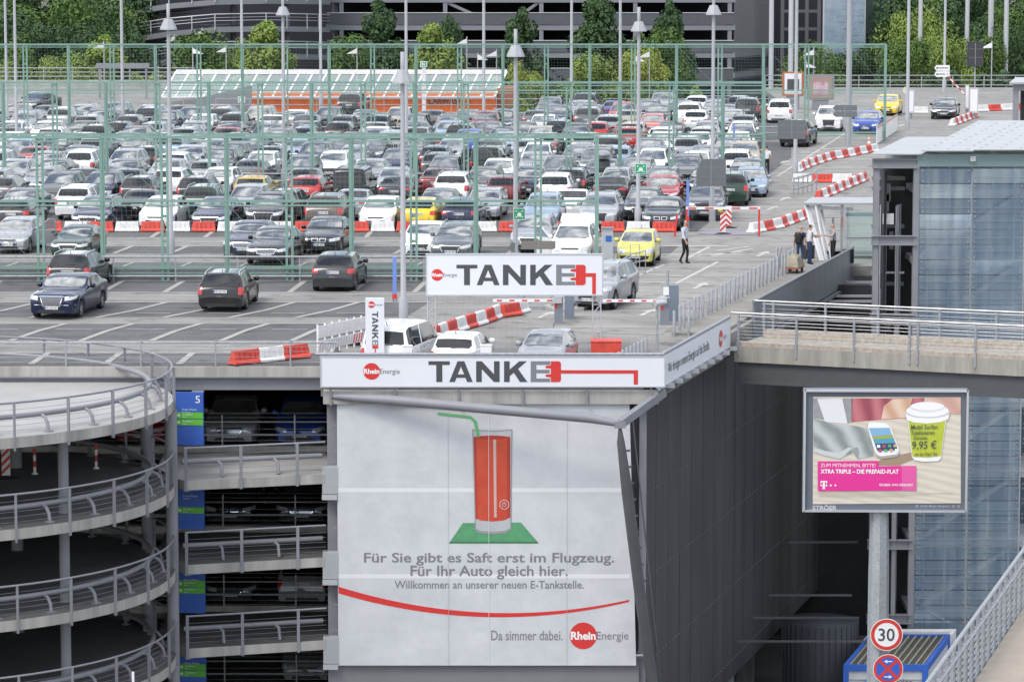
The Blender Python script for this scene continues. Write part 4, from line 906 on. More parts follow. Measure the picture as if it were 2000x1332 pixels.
# ---------------------------------------------------------------- tall mint green mesh fences
def fence(Y, uR, ztop, zmid, pitch, x_phase, label, zlow=.25):
    xR = (uR - 1000) / F * Y; xL = -1060 / F * Y
    f = thing("mesh_fence", label, "fence", (xR, Y, 0), 0, "tall green fences across the deck")
    P = []; x = x_phase
    while x > xL: x -= pitch
    while x < xR - .6: P.append(x); x += pitch
    P.append(xR)
    for i, x in enumerate(P):
        b = MB(); X = x - xR
        if x == xR: b.box((X, 0, ztop / 2), (.16, .16, ztop))
        elif i % 2: b.box((X, 0, ztop / 2), (.20, .14, ztop)); b.box((X, -.085, ztop / 2), (.05, .04, ztop))
        else:
            for s in (-.115, .115): b.box((X + s, 0, ztop / 2), (.095, .12, ztop))
            for q in range(6): b.box((X, 0, .6 + q * (ztop - .8) / 5), (.135, .05, .1))
        b.box((X, 0, .015), (.34, .3, .03)); b.build("post", M_green, f)
    W = xR - xL; cx = -W / 2
    b = MB(); b.box((cx, -.075, ztop - .05), (W, .04, .12)); b.box((cx, -.07, ztop - .22), (W, .03, .05)); b.build("top_rail", M_green, f)
    b = MB(); b.box((cx, -.075, zmid + .10), (W, .03, .10)); b.box((cx, -.075, zmid - .08), (W, .035, .055)); b.build("middle_rail", M_green, f)
    b = MB(); b.box((cx, -.09, zlow + .30), (W, .035, .12)); b.box((cx, -.09, zlow + .08), (W, .04, .06)); b.build("bottom_rail", M_green, f)
    b = MB(); n = int(W / .20)
    for i in range(n): b.bar((-W + i * .2, -.03, .3), (-W + i * .2, -.03, ztop), .0036)
    for i in range(int(ztop / .2)): b.bar((-W, -.036, .3 + i * .2), (0, -.036, .3 + i * .2), .0036)
    for i in range(1, len(P) - 1, 2):
        b.bar((P[i] - xR, -.05, ztop - .1), (P[i + 1] - xR, -.05, zmid + .1), .012); b.bar((P[i] - xR, -.05, zmid), (P[i + 1] - xR, -.05, .4), .012)
    b.build("wire_mesh", mat("fence_wire", (.25, .33, .30), .5, metal=.2), f)
fence(147.0, 1166, 5.98, 3.2, 2.56, (76 - 1000) / F * 147, "tall mint green mesh fence nearest the camera, crossing above the long TANKE sign")
fence(193.6, 1492, 5.88, 2.95, 2.775, (7 - 1000) / F * 193.6, "middle one of the tall mint green mesh fences, amid the parked rows")
fence(234.0, 1728, 6.33, 3.2, 2.83, (51 - 1000) / F * 234, "farthest of the tall mint green mesh fences, reaching the lane end at top right")
def low_rail(Y, uR, label, zs=(.55, .95)):
    xR = (uR - 1000) / F * Y; xL = -1060 / F * Y; o = thing("guard_rail", label, "railing", (xR, Y, 0)); W = xR - xL
    for z in zs:
        b = MB(); b.tube([(-W, 0, z), (0, 0, z)], .045, 8); b.build("rail", M_galv, o)
    for i in range(int(W / 2.55)):
        b = MB(); b.box((-.1 - i * 2.55, .02, .5), (.06, .06, 1.0)); b.build("rail_post", M_galv, o)
low_rail(146.4, 832, "grey tube guard rail right before the nearest green fence", (.25, 1.05))
low_rail(193.0, 1440, "grey tube guard rail right before the middle green fence")
low_rail(233.3, 1560, "grey tube guard rail right before the farthest green fence")
b = MB(); xr = D(1160, 540, 147.3).x; b.box(((xr - 33) / 2 , 147.4, .28), (xr + 33, .25, .56)); o = b.build("slot_fill", mat("wall_grey", (.17, .175, .18), .8, var=.2)); tag(o, "low dark grey wall in place of the dark slot under the nearest green fence", "wall")  # solid grey box added where the deck has a slot with a dark inside
b = MB()   # curved end railing right of the middle fence
pts = [D(1455, 345, 191.5), D(1475, 335, 191.5), D(1498, 325, 192.5), D(1502, 328, 193.5)]
for dz in (0, -.55):
    b.tube([(edgeX(190.5, -4.6), 190.0, .35 + .55 + dz), (edgeX(190.5, -3.6), 190.3, .55 + .6 + dz), (edgeX(193.5, -3.9), 193.6, 1.15 + dz), ], .05, 8)
for i in range(6):
    p = Vector((edgeX(190.5, -4.6), 190.0, 0)).lerp(Vector((edgeX(193.5, -3.9), 193.6, 0)), i / 5); b.box(p + Vector((0, 0, .5)), (.07, .07, 1.0))
o = b.build("end_railing", M_galv); tag(o, "short grey railing with uprights at the right end of the middle green fence", "railing")
# ---------------------------------------------------------------- bollards
bm_ = MB(); bm_.lathe([(.055, 0), (.055, .9), (.045, .92), (0, .925)], n=10)
boll = None; Lb = Vector((edgeX(117.4, 3.15), 117.4, 0))
def bollard(Y, x=None):
    global boll
    X = x if x is not None else edgeX(Y, 3.13); z = zg(X, Y) + (.1 if Y > 128.2 else 0)
    if boll is None:
        boll = bm_.build("bollard", M_galv, None, (X, Y, z)); tag(boll, "slim grey steel bollard in the line along the drive's pavement", "bollard", "bollards along the pavement"); return
    c = boll.copy(); col.objects.link(c); c.location = (X, Y, z)
for i in range(10): bollard(118.6 + i * .56)
for i in range(29): bollard(128.0 + i * .79 + (.12 if i % 3 == 1 else 0))
for u, v in ((1345, 656), (1517, 531), (1524, 530)): p = G(u, v); bollard(p.y, p.x)
# ---------------------------------------------------------------- plastic barriers
def barrier_mesh(m0):
    b = MB(); L, H = 1.16, .49
    pr = [(-.24, .0), (-.24, .10), (-.15, .18), (-.09, H), (.09, H), (.15, .18), (.24, .10), (.24, .0)]
    vs = []
    for x, k in ((-L / 2, 0), (L / 2, 0)):
        for y, z in pr: vs.append((x * (1 - .12 * z / H), y, z + (0.04 if z == 0 else 0)))
    n = len(pr); b.add(vs, [(i, n + i, n + (i + 1) % n, (i + 1) % n) for i in range(n)] + [tuple(range(n - 1, -1, -1)), tuple(range(n, 2 * n))])
    for x in (-.32, -.11, .11, .32):
        for s in (-1, 1): b.add([(x - .035, s * .165, .19), (x + .035, s * .165, .19), (x + .035, s * .112, .42), (x - .035, s * .112, .42)], [(0, 1, 2, 3) if s < 0 else (3, 2, 1, 0)], 1)  # flat strips; the shade of moulded grooves is put into their darker colour
    for x in (-.40, .40): b.box((x, 0, .022), (.22, .46, .04), 2)
    b.tube([(L / 2 - .06, 0, .15), (L / 2 - .06, 0, H + .03)], .03, 6)
    return b.mesh("plastic_barrier", [m0, mat(m0.name + "_groove_shade", (.50, .03, .02) if 'red' in m0.name else (.66, .64, .64), .6), M_trim])
BR, BW = barrier_mesh(M_redp), barrier_mesh(M_whp)
def barriers(pts, where, group, first='red', pitch=1.21, z=0.0, world=False):
    P = [Vector(p) if world else G(*p) for p in pts]; seg = 0; d = 0.0; k = 0
    tot = sum((b - a).length for a, b in zip(P, P[1:])); s = pitch / 2
    while s < tot:
        q = s
        for a, b in zip(P, P[1:]):
            if q <= (b - a).length: break
            q -= (b - a).length
        t = (b - a).normalized(); p = a + t * q
        c = first if k % 2 == 0 else ('white' if first == 'red' else 'red')
        o = bpy.data.objects.new("plastic_barrier", BR if c == 'red' else BW); col.objects.link(o); o.location = (p.x, p.y, z); rr_ = random.Random(k + len(where)); o.rotation_euler = (0, 0, math.atan2(t.y, t.x) + rr_.uniform(-.03, .03))
        tag(o, f"{c} plastic road barrier {where}", "barrier", group); s += pitch; k += 1
barriers([(-26, 453), (1336, 453)], "in the long straight row before the parked cars", "barriers in the straight row", 'red')
barriers([(452, 713), (470, 712), (612, 697)], "at the deck edge left of the white site fence", "barriers at the deck edge", 'red', 1.05)
barriers([(838, 668), (860, 659), (891, 648), (916, 640), (947, 631), (968, 622), (1000, 617), (1020, 611)], "in the curve from the sign's left truss to the gate", "barriers in the curve by the gate", 'red', 1.0)
barriers([(1466, 456), (1486, 453), (1520, 446), (1576, 426)], "in the run between height gate and glass shelter", "barriers by the height gate", 'white', 1.1)
barriers([(1596, 392), (1650, 369), (1688, 353)], "in the slanting run right above the glass shelter's roof", "barriers above the shelter", 'red', 1.1)
barriers([(1548, 357), (1668, 357)], "in the short run across the lane by the lamp mast foot", "barriers across the lane", 'white', 1.1)
barriers([(1557, 337), (1580, 326), (1620, 313), (1660, 306), (1706, 297)], "in the bending run left of the tower roof", "barriers left of the tower roof", 'white', 1.1)
barriers([(1780, 222), (1830, 222)], "left of the entering black car at far top right", "barriers by the far gate", 'white', 1.3)
barriers([(1905, 219), (2010, 214)], "right of the far gate at top right", "barriers right of the far gate", 'white', 1.3)
barriers([(1858, 247), (1906, 229)], "in the small run before the entering black car", "barriers before the entering car", 'white', 1.1)
# ---------------------------------------------------------------- TANKE lettering
def letters(mb, x, z, h, y, dark=0, grey=1, red=2, cable='down', white=3):
    def q(pts, ox, mi, yy=y): mb.flat([(x + (ox + a) * h, z + c * h) for a, c in pts], yy, mi)
    q([(0, .82), (1.02, .82), (1.02, 1), (0, 1)], 0, dark); q([(.37, 0), (.66, 0), (.66, .82), (.37, .82)], 0, dark)
    o = .985; q([(0, 0), (.27, 0), (.5625, .75), (.5625, 1), (.40, 1)], o, dark); q([(.855, 0), (1.125, 0), (.725, 1), (.5625, 1), (.5625, .75)], o, dark); q([(.348, .2), (.777, .2), (.711, .37), (.414, .37)], o, dark)
    o = 2.27; q([(0, 0), (.27, 0), (.27, 1), (0, 1)], o, dark); q([(.85, 0), (1.12, 0), (1.12, 1), (.85, 1)], o, dark); q([(.27, .62), (.85, 0), (.85, .38), (.27, 1)], o, dark)
    o = 3.6; q([(0, 0), (.27, 0), (.27, 1), (0, 1)], o, dark); q([(.27, .28), (1.09, 1), (.72, 1), (.27, .60)], o, dark); q([(.76, 0), (1.12, 0), (.669, .63), (.464, .45)], o, dark)
    o = 4.87; q([(0, 0), (.27, 0), (.27, 1), (0, 1)], o, grey); q([(.27, .82), (.93, .82), (.93, 1), (.27, 1)], o, grey); q([(.27, .42), (.9, .42), (.9, .59), (.27, .59)], o, grey); q([(.27, 0), (.93, 0), (.93, .17), (.27, .17)], o, grey)
    y2 = y - .004
    q([(5.83, 0), (6.2, 0), (6.27, .03), (6.31, .10), (6.31, .9), (6.27, .97), (6.2, 1), (5.83, 1)], 0, red, y2)
    for zz in (.23, .65): q([(5.60, zz + .02), (5.83, zz), (5.83, zz + .15), (5.60, zz + .13), (5.56, zz + .075)], 0, red, y2)
    if cable == 'down': q([(6.31, .41), (6.81, .41), (6.81, .59), (6.31, .59)], 0, red, y2); q([(6.63, -.44), (6.81, -.44), (6.81, .41), (6.63, .41)], 0, red, y2)
    elif cable == 'long': q([(6.31, .41), (9.98, .41), (9.98, .57), (6.31, .57)], 0, red, y2); q([(9.78, -.12), (9.98, -.12), (9.98, .41), (9.78, .41)], 0, red, y2)
def rhein(mb, cx, cz, r, y, red=2, white=3, dark=1):
    mb.disc(cx, cz, r, y, red, 48); put_text(mb, "Rhein", cx - r * .92, cz - r * .30, y - .004, w=r * 1.84, h=r * .62, mi=white, bold=.035)
    put_text(mb, "Energie", cx + r * .98, cz - r * .47, y - .004, w=r * 2.35, h=r * .79, mi=dark)
M_logo = mat("logo_red", (.62, .035, .03), .5); M_sheet = mat("sign_white", (.72, .73, .77), .5, var=.03, scale=.5)
PM = [M_text, M_gtext, M_logo, M_wtext]
def board(name, label, cat, u0, v0, u1, v1, Y, thick=.18, frame=True):
    a, b_ = D(u0, v1, Y), D(u1, v0, Y); w, h = b_.x - a.x, b_.z - a.z
    o = thing(name, label, cat, (a.x, Y, a.z))
    global PANEL
    m = MB(); m.box((w / 2, thick / 2, h / 2), (w, thick, h)); PANEL = m.build("panel", M_sheet, o)
    if frame:
        m = MB(); t = .045
        for c, s in (((w / 2, thick / 2, h + t / 2), (w + 2 * t, thick + .03, t)), ((w / 2, thick / 2, -t / 2), (w + 2 * t, thick + .03, t)), ((-t / 2, thick / 2, h / 2), (t, thick + .03, h)), ((w + t / 2, thick / 2, h / 2), (t, thick + .03, h))): m.box(c, s)
        m.build("frame", M_alu, o)
    return o, w, h
def sx_(u, u0, Y): return (u - u0) / F * Y
# sign on trusses
o, w, h = board("truss_sign", "long white TANKE sign on two lattice trusses, with a red plug and small round logo", "sign", 834, 498.5, 1176, 575.5, 124.4)
k = w / 342
b = MB(); letters(b, (891.6 - 834) * k, (575.5 - 557) * k, 40 * k, -.006); b.build("lettering", PM, PANEL)
b = MB(); rhein(b, (854 - 834) * k, (575.5 - 537) * k, 11.6 * k, -.006); b.build("logo", PM, PANEL)
zf_ = D(834, 575.5, 124.4).z + .45
for x0, dp in ((.02, .0), (w - .32, .0)):
    b = MB(); s = .28
    for dx in (0, s):
        for dy in (.06, .06 + s): b.tube([(x0 + dx, dy, -zf_), (x0 + dx, dy, -.04)], .024, 6)
    n = 7
    for i in range(n):
        z0, z1 = -zf_ + .05 + (zf_ - .1) * i / n, -zf_ + .05 + (zf_ - .1) * (i + 1) / n
        for dy in (.06, .06 + s): b.tube([(x0 + (0 if i % 2 else s), dy, z0), (x0 + (s if i % 2 else 0), dy, z1)], .011, 5); b.tube([(x0, dy, z1), (x0 + s, dy, z1)], .009, 5)
        for dx in (0, s): b.tube([(x0 + dx, .06 + (0 if i % 2 else s), z0), (x0 + dx, .06 + (s if i % 2 else 0), z1)], .011, 5)
    b.build("truss_leg", M_alu, o)
# upright pylon
o, w, h = board("pylon_sign", "upright white TANKE pylon sign with the word running downwards, beside the white van", "sign", 714.5, 583, 750, 752, 119.3, .22, False)
k = w / 35.5
b = MB(); rhein(b, (726 - 714.5) * k, h - (595 - 583) * k, 6.4 * k, -.006); b.build("logo", PM, PANEL)
m = MB(); letters(m, 0, 0, 1.0, -.006, cable=''); m.flat([(6.31, .42), (8.0, .42), (8.0, .58), (6.31, .58)], -.010, 2)
hh = 11.5 * k; m.v = [((727 - 714.5) * k + c * hh, y, h - (608 - 583) * k - a * hh * .98) for a, y, c in m.v]
m.build("lettering", PM, PANEL)
# long banner on the corner of the garage and its side
o, w, h = board("front_banner", "long white TANKE banner along the garage's corner, with a red cable drawn across", "banner", 628, 698, 1297.5, 754, 117.35, .10)
k = w / 669.5
b = MB(); letters(b, (837 - 628) * k, (754 - 746) * k, 41 * k, -.006, cable='long'); b.build("lettering", PM, PANEL)
b = MB(); rhein(b, (726 - 628) * k, (754 - 725) * k, 16.5 * k, -.006); b.build("logo", PM, PANEL)
b = MB(); b.tube([(-.2, .05, h + .10), (w, .05, h + .10)], .05, 8); b.build("top_tube", M_galv, o)
A = Vector((edgeX(117.35, 5.04), 117.35, 0)); Bv = Vector((edgeX(128.7, 5.02), 128.7, 0)); Ls = (Bv - A).length
o = thing("side_banner", "white slogan banner running back along the garage's right edge towards the footbridge", "banner", (A.x, A.y, -.46), math.atan2(Bv.y - A.y, Bv.x - A.x))
b = MB(); b.box((Ls / 2 + .02, .06, .5), (Ls, .1, 1.0)); PANEL = b.build("panel", M_sheet, o)
b = MB(); b.tube([(0, .05, 1.08), (Ls, .05, 1.08)], .06, 8); b.bar((0, .0, -.03), (Ls, .0, -.03), .06, .06); b.build("frame", M_galv, o)
b = MB(); b.flat([(.55, .12), (.75, .12), (.75, .62), (.55, .62)], -.006, 2); b.flat([(.30, .55), (1.0, .55), (.95, .78), (.65, .85), (.35, .78)], -.008, 2)
put_text(b, "Wir bringen unsere Energie auf die Straße.", 1.35, .26, -.006, w=6.7, h=.42, mi=0, bold=.005); b.build("lettering", PM, PANEL)
b = MB(); rhein(b, Ls - 1.75, .5, .30, -.006); b.build("logo", PM, PANEL)
# ---------------------------------------------------------------- the big advertising sheet
AY = 117.62
a, c = D(661, 1299, AY), D(1262, 787, AY)
o = thing("advert_sheet", "huge white advertising sheet with a glass of red juice covering the garage front", "banner", (a.x, AY, a.z)); w, h = c.x - a.x, c.z - a.z
k = AY / F; K_ = lambda u, v: ((u - 661) * k * 1.0, D(u, v, AY).z - a.z)
m = MB()
us = [661 + (1238 - 661) * i / 24 for i in range(25)]; vs_ = [787 + (1299 - 787) * i / 20 for i in range(21)]
rs = random.Random(4)
g = []
for j, v in enumerate(vs_):
    for i, u in enumerate(us):
        uu = u + (u - 661) / 577 * (v - 787) * .030
        x, z = K_(uu, v); bulge = .03 * math.sin(j * .9) * math.sin(i * .5) + rs.uniform(-.004, .004)
        g.append((x, .0 if True else bulge, z))
m.add(g, [(j * 25 + i, (j + 1) * 25 + i, (j + 1) * 25 + i + 1, j * 25 + i + 1) for j in range(20) for i in range(24)], 0, True)
M_cloth = mat("advert_cloth", (.62, .63, .645), .55, c2=(.53, .54, .56), scale=.45, bump=.9)
for _q in M_cloth.node_tree.nodes:
    if _q.type == 'BUMP': _q.inputs['Distance'].default_value = .12; _q.inputs['Strength'].default_value = .35
    if _q.type == 'TEX_NOISE': _q.inputs['Detail'].default_value = 3; _q.inputs['Scale'].default_value = .7
SHEET = m.build("sheet", M_cloth, o)
def area(pts, y, mi, mb): mb.flat([K_(*p) for p in pts], y, mi)
M_juice = mat("juice_print", (.60, .085, .035), .55, c2=(.50, .055, .03), scale=1.2); M_gls = mat("glass_print", (.47, .485, .50), .5, var=.08); M_napk = mat("napkin_print", (.10, .33, .16), .6, var=.2, scale=3)
m = MB()
area([(881, 1061), (1059, 1060), (1024, 1020), (909, 1021)], -.004, 3, m)
area([(928, 838), (933, 1033), (940, 1040), (965, 1043), (992, 1041), (1003, 1034), (1005, 838)][::-1][::-1], -.008, 2, m)
area([(930, 853), (933, 1012), (945, 1016), (968, 1018), (990, 1016), (1003, 1010), (1003, 853), (985, 855), (967, 855), (945, 855)], -.012, 1, m)
area([(969, 858), (975, 858), (976, 1010), (971, 1010)], -.016, 4, m)
for P_ in ([(860, 805), (859, 810), (924, 817), (925, 812)], [(925, 812), (924, 817), (931, 825), (937, 822)], [(937, 822), (931, 825), (937, 853), (943, 853)]): area(P_, -.018, 5, m)
q = K_(991, 985); m.disc(q[0], q[1], 10 * k, -.018, 4, 32, 8.2 * k); m.disc(q[0], q[1], 4.4 * k, -.018, 4, 20, 3.2 * k); m.flat([(q[0] - .012, q[1]), (q[0] + .012, q[1]), (q[0] + .012, q[1] + .10), (q[0] - .012, q[1] + .10)], -.020, 4)
area([(934, 1032), (945, 1036), (968, 1038), (992, 1036), (1002, 1031), (1001, 1035), (990, 1041), (967, 1043), (945, 1041), (936, 1037)], -.013, 6, m)
area([(930, 853), (936, 853), (938, 1013), (933, 1011)], -.0145, 7, m); area([(996, 854), (1003, 853), (1003, 1009), (997, 1012)], -.0145, 7, m)
area([(930, 853), (945, 857), (967, 858), (988, 857), (1003, 853), (988, 851), (967, 850), (945, 851)], -.0155, 7, m)
for a_, b_ in (((928, 838), (933, 1033)), ((1005, 838), (1003, 1034))): area([a_, (a_[0] + 2, a_[1]), (b_[0] + 2, b_[1]), b_][::-1], -.0165, 6, m)
area([(928, 838), (945, 840), (967, 841), (988, 840), (1005, 838), (1005, 839.5), (988, 841.5), (967, 842.5), (945, 841.5), (928, 839.5)][::-1], -.0165, 6, m)
area([(881, 1061), (884, 1057), (1056, 1057), (1059, 1061)][::-1], -.0065, 8, m)
m.build("juice_glass", [M_sheet, M_juice, M_gls, M_napk, mat("print_light", (.60, .40, .36), .5), mat("straw_print", (.12, .42, .16), .5), mat("print_shade", (.30, .30, .31), .5), mat("juice_edge", (.42, .045, .025), .5), mat("napkin_edge", (.05, .20, .09), .5)], o)
m = MB(); top_, bot_ = [], []
for i in range(25):
    t = i / 24; u = 662 + t * 577; vv = 1145 + 4 * 48 * t * (1 - t) * .92 + 27 * t * t * .95 - 0; th = 9 * (1 - t) + 4.2
    top_.append((u, vv)); bot_.append((u, vv + th))
for i in range(24): area([top_[i], bot_[i], bot_[i + 1], top_[i + 1]], -.006, 0, m)
m.build("red_curve", M_logo, o)
m = MB()
def line_(s, u0, u1, v0, v1, mi=0, bold=.0): x, z = K_(u0, v1); put_text(m, s, x, z, -.006, w=(u1 - u0) * k, h=(v1 - v0) * k, mi=mi, bold=bold)
for a_ in (("Für Sie gibt es Saft erst im Flugzeug.", 713, 1209, 1078, 1104, 1, .016), ("Für Ihr Auto gleich hier.", 805, 1117, 1103, 1131, 1, .016), ("Willkommen an unserer neuen E-Tankstelle.", 773, 1149, 1133, 1149, 1, .012), ("Da simmer dabei.", 965, 1107, 1230, 1250, 1, .006)):
    m = MB(); line_(*a_); m.build("lettering", PM, SHEET)
m = MB(); q = K_(1148, 1241); rhein(m, q[0], q[1], 27 * k, -.006); m.build("logo", PM, SHEET)
m = MB()
for v in (957, 1125): x0, z0 = K_(661, v + 4); m.flat([(x0, z0), (x0 + 9.72, z0), (x0 + 9.72, z0 + .14), (x0, z0 + .14)], -.0025, 0)
x0, z0 = K_(960, 1299); m.flat([(x0, z0), (x0 + .014, z0), (x0 + .014, z0 + 8.56), (x0, z0 + 8.56)], -.024, 0)
for u_ in (880, 1115): x0, z0 = K_(u_, 1299); m.flat([(x0, z0), (x0 + .012, z0), (x0 + .012, z0 + 8.56), (x0, z0 + 8.56)], -.021, 1)
m.build("seam_band", [mat("seam_white", (.72, .72, .74), .5), M_gls], o)
# sheet lacing rods along the top and the left
m = MB(); m.tube([D(645, 775, 117.7), D(1200, 776, 117.7)], .035, 8)
for i in range(20): p = D(680 + i * 28, 779, 117.68); m.bar(p, p + Vector((0, 0, -.17)), .02)
for i in range(10): p = D(652, 830 + i * 50, 117.66); m.bar(p, p + Vector((.2, 0, 0)), .02)
o2 = m.build("lacing_rod", M_galv, o, (-a.x, -AY, -a.z))
# ---------------------------------------------------------------- billboard on its mast, with traffic signs
BY = 83.0
a, c = D(1568, 999, BY), D(1891, 761, BY); w, h = c.x - a.x, c.z - a.z; k = w / 323
bb_ = thing("billboard", "large advertising billboard with phone and coffee cup on a galvanised mast", "billboard", (a.x, BY, a.z), R(-1.2))
Kb = lambda x, y: ((x - 120) / (1730 - 120) * w, (1285 - y) / (1285 - 95) * h)   # measured on an enlargement of the board
m = MB(); m.box((w / 2, .2, h / 2), (w, .34, h)); m.build("case", mat("case_grey", (.125, .14, .17), .5, var=.05), bb_)
m = MB(); t = .045
for cc, s in (((w / 2, .0, h - t / 2), (w + .02, .12, t)), ((w / 2, .0, t / 2), (w + .02, .12, t)), ((t / 2, .0, h / 2), (t, .12, h)), ((w - t / 2, .0, h / 2), (t, .12, h))): m.box(cc, s)
m.build("edge_trim", M_alu, bb_)
m = MB(); put_text(m, "STRÖER", *Kb(215, 1268), .022, w=240 / 1610 * w, h=52 / 1190 * h, mi=0, bold=.035); put_text(m, "Köln Bonn Airport", *Kb(1280, 1243), .022, w=280 / 1610 * w, h=26 / 1190 * h, mi=0)
for x_ in (1240, 1600, 1650): q = Kb(x_, 1228); m.disc(q[0], q[1], .028, .022, 0, 16, .018)
m.build("case_lettering", mat("pale_print", (.48, .49, .51), .5), bb_)
def ar(pts, y, mi, mb): mb.flat([Kb(*p) for p in pts][::-1], y, mi)
m = MB()
ar([(210, 165), (1655, 165), (1672, 1198), (217, 1212)], .018, 0, m)
m.build("poster", wave_mat("wood_print", (.59, .53, .43), (.67, .62, .53), 1.4, 7.0, (.3, 1, 2.4)), bb_)
poster = [q for q in bb_.children if q.name.startswith("poster")][0]
m = MB()
ar([(210, 180), (600, 180), (590, 410), (550, 425), (215, 370)], .014, 6, m); ar([(250, 185), (495, 180), (550, 425), (330, 410)], .010, 0, m)
ar([(585, 180), (880, 178), (1300, 170), (1290, 360), (1100, 372), (880, 385), (590, 412)], .014, 1, m); ar([(905, 250), (990, 185), (1180, 175), (1140, 365), (880, 382)], .010, 2, m); ar([(1300, 168), (1655, 166), (1657, 328), (1540, 330), (1400, 260)], .010, 7, m)
ar([(212, 370), (420, 430), (600, 440), (740, 470), (790, 620), (810, 735), (660, 770), (640, 690), (560, 730), (480, 768), (330, 735), (218, 700)], .008, 3, m)
ar([(225, 655), (330, 690), (470, 712), (560, 655), (600, 660), (520, 735), (470, 768), (330, 735), (218, 700)], .005, 5, m); ar([(612, 665), (650, 650), (668, 700), (655, 768), (625, 730)], .004, 4, m); ar([(700, 560), (770, 560), (790, 640), (740, 600)], .004, 4, m)
ar([(850, 790), (900, 770), (1060, 730), (1180, 700), (1200, 770), (1060, 830), (860, 830)], .012, 8, m)
m.build("poster_scene", [mat("print_white", (.70, .71, .72), .4, coat=.4), wave_mat("print_rose", (.30, .06, .09), (.52, .17, .19), .5, 4.0, (1.5, 1, .5)), wave_mat("print_skin", (.58, .34, .22), (.72, .54, .42), .6, 5.0), wave_mat("print_cloth", (.24, .265, .26), (.50, .53, .52), .55, 7.0, (1.2, 1, 1.5)), mat("print_fold", (.29, .32, .315), .4, coat=.4), mat("print_sheen", (.55, .58, .57), .4, coat=.4), mat("print_grey", (.24, .25, .26), .4, c2=(.34, .35, .35), scale=3, coat=.4), wave_mat("print_hand", (.55, .32, .26), (.70, .50, .42), .5, 5.0), mat("print_brown", (.34, .25, .17), .4, coat=.4)], poster)
m = MB()
def rr(cs, y, mi, r=.16, n=5):                      # rounded quad
    P = [Vector(p) for p in cs]; out = []
    for i, p in enumerate(P):
        a_, b2 = P[i - 1], P[(i + 1) % 4]; u1 = (a_ - p) * r; u2 = (b2 - p) * r
        for j in range(n + 1): t = j / n; out.append(p + u1 * (1 - t) ** 2 + u2 * t ** 2)
    ar([tuple(q) for q in out], y, mi, m)
rr([(722, 408), (960, 425), (1085, 740), (840, 775)], -.004, 0, .26); rr([(730, 408), (955, 418), (1078, 715), (835, 748)], -.008, 1, .24)
ar([(758, 465), (960, 462), (1046, 680), (845, 688)], -.012, 2, m); ar([(790, 545), (992, 530), (1003, 560), (800, 575)], -.014, 5, m); ar([(800, 575), (1003, 560), (1022, 610), (820, 618)], -.014, 6, m); ar([(820, 618), (1022, 610), (1046, 680), (845, 688)], -.014, 4, m)
for r_ in range(2):
    for q in range(4): x_, y_ = 838 + q * 54 + r_ * 16, 628 + r_ * 44 - q * 2; ar([(x_, y_), (x_ + 32, y_), (x_ + 36, y_ + 28), (x_ + 4, y_ + 28)], -.017, (1, 3, 7, 8)[(q + r_) % 4], m)
m.build("poster_phone", [mat("phone_side", (.38, .36, .33), .4), M_wtext, mat("screen_sky", (.22, .42, .62), .4), mat("icon_red", (.5, .1, .08), .4), mat("screen_dark", (.035, .06, .16), .4), mat("screen_green", (.33, .40, .08), .4), mat("screen_water", (.10, .33, .45), .4), mat("icon_green", (.1, .4, .12), .4), mat("icon_sand", (.55, .4, .2), .4)], poster)
m = MB()
ar([(1138, 390), (1515, 385), (1470, 760), (1440, 785), (1300, 792), (1215, 778), (1185, 750)], -.004, 0, m); ar([(1145, 395), (1508, 392), (1468, 735), (1350, 752), (1190, 745)], -.008, 1, m)
def ell(cx, cy, rx, ry, y, mi, a0=0, a1=tau): ar([(cx + rx * math.cos(a0 + (a1 - a0) * i / 24), cy + ry * math.sin(a0 + (a1 - a0) * i / 24)) for i in range(25)], y, mi, m)
ar([(1112, 310), (1130, 385), (1200, 410), (1330, 420), (1460, 405), (1535, 375), (1552, 300)], -.012, 0, m); ell(1332, 312, 218, 55, -.014, 2); ell(1330, 295, 208, 62, -.017, 0); ell(1328, 258, 172, 50, -.020, 3); ell(1328, 252, 155, 40, -.023, 0)
m.build("poster_cup", [M_wtext, mat("cup_lime", (.42, .48, .035), .4, c2=(.48, .55, .06), scale=3), mat("lid_shade", (.55, .56, .57), .4), mat("lid_light", (.70, .71, .72), .4)], poster)
m = MB()
for s, x_, y_, w_, h_ in (("Mobil Surfen", 1170, 478, 262, 46), ("Telefonieren", 1172, 532, 230, 44), ("Simsen", 1196, 578, 134, 38), ("9,95 €", 1186, 680, 240, 92), ("mit der 3-fach Flat", 1212, 735, 220, 34)): put_text(m, s, *Kb(x_, y_), -.028, w=w_ / 1610 * w, h=h_ / 1190 * h, bold=.004, rot=.02, shear=.1)
m.build("cup_writing", M_text, poster)
m = MB()
ar([(262, 792), (855, 785), (858, 838), (1228, 832), (1230, 1072), (266, 1084)], -.004, 0, m); ar([(262 + 825, 835), (1228, 832), (1230, 1072), (262 + 825, 1074)], -.007, 2, m)
for s, x_, y_, w_, h_, bd in (("ZUM MITNEHMEN, BITTE!", 290, 852, 538, 40, .0), ("XTRA TRIPLE – DIE PREPAID-FLAT", 290, 910, 768, 42, .03), ("ERLEBEN, WAS VERBINDET.", 870, 1034, 335, 26, .02), ): put_text(m, s, *Kb(x_, y_), -.011, w=w_ / 1610 * w, h=h_ / 1190 * h, mi=1, bold=bd)
ar([(313, 992), (334, 992), (334, 1052), (340, 1062), (307, 1062), (313, 1052)], -.011, 1, m); ar([(291, 982), (356, 982), (356, 1008), (349, 1008), (345, 992), (302, 992), (298, 1008), (291, 1008)], -.014, 1, m)
for x_ in (298, 349, 392, 437): ar([(x_ - 8, 1018), (x_ + 8, 1018), (x_ + 8, 1034), (x_ - 8, 1034)], -.011, 1, m)
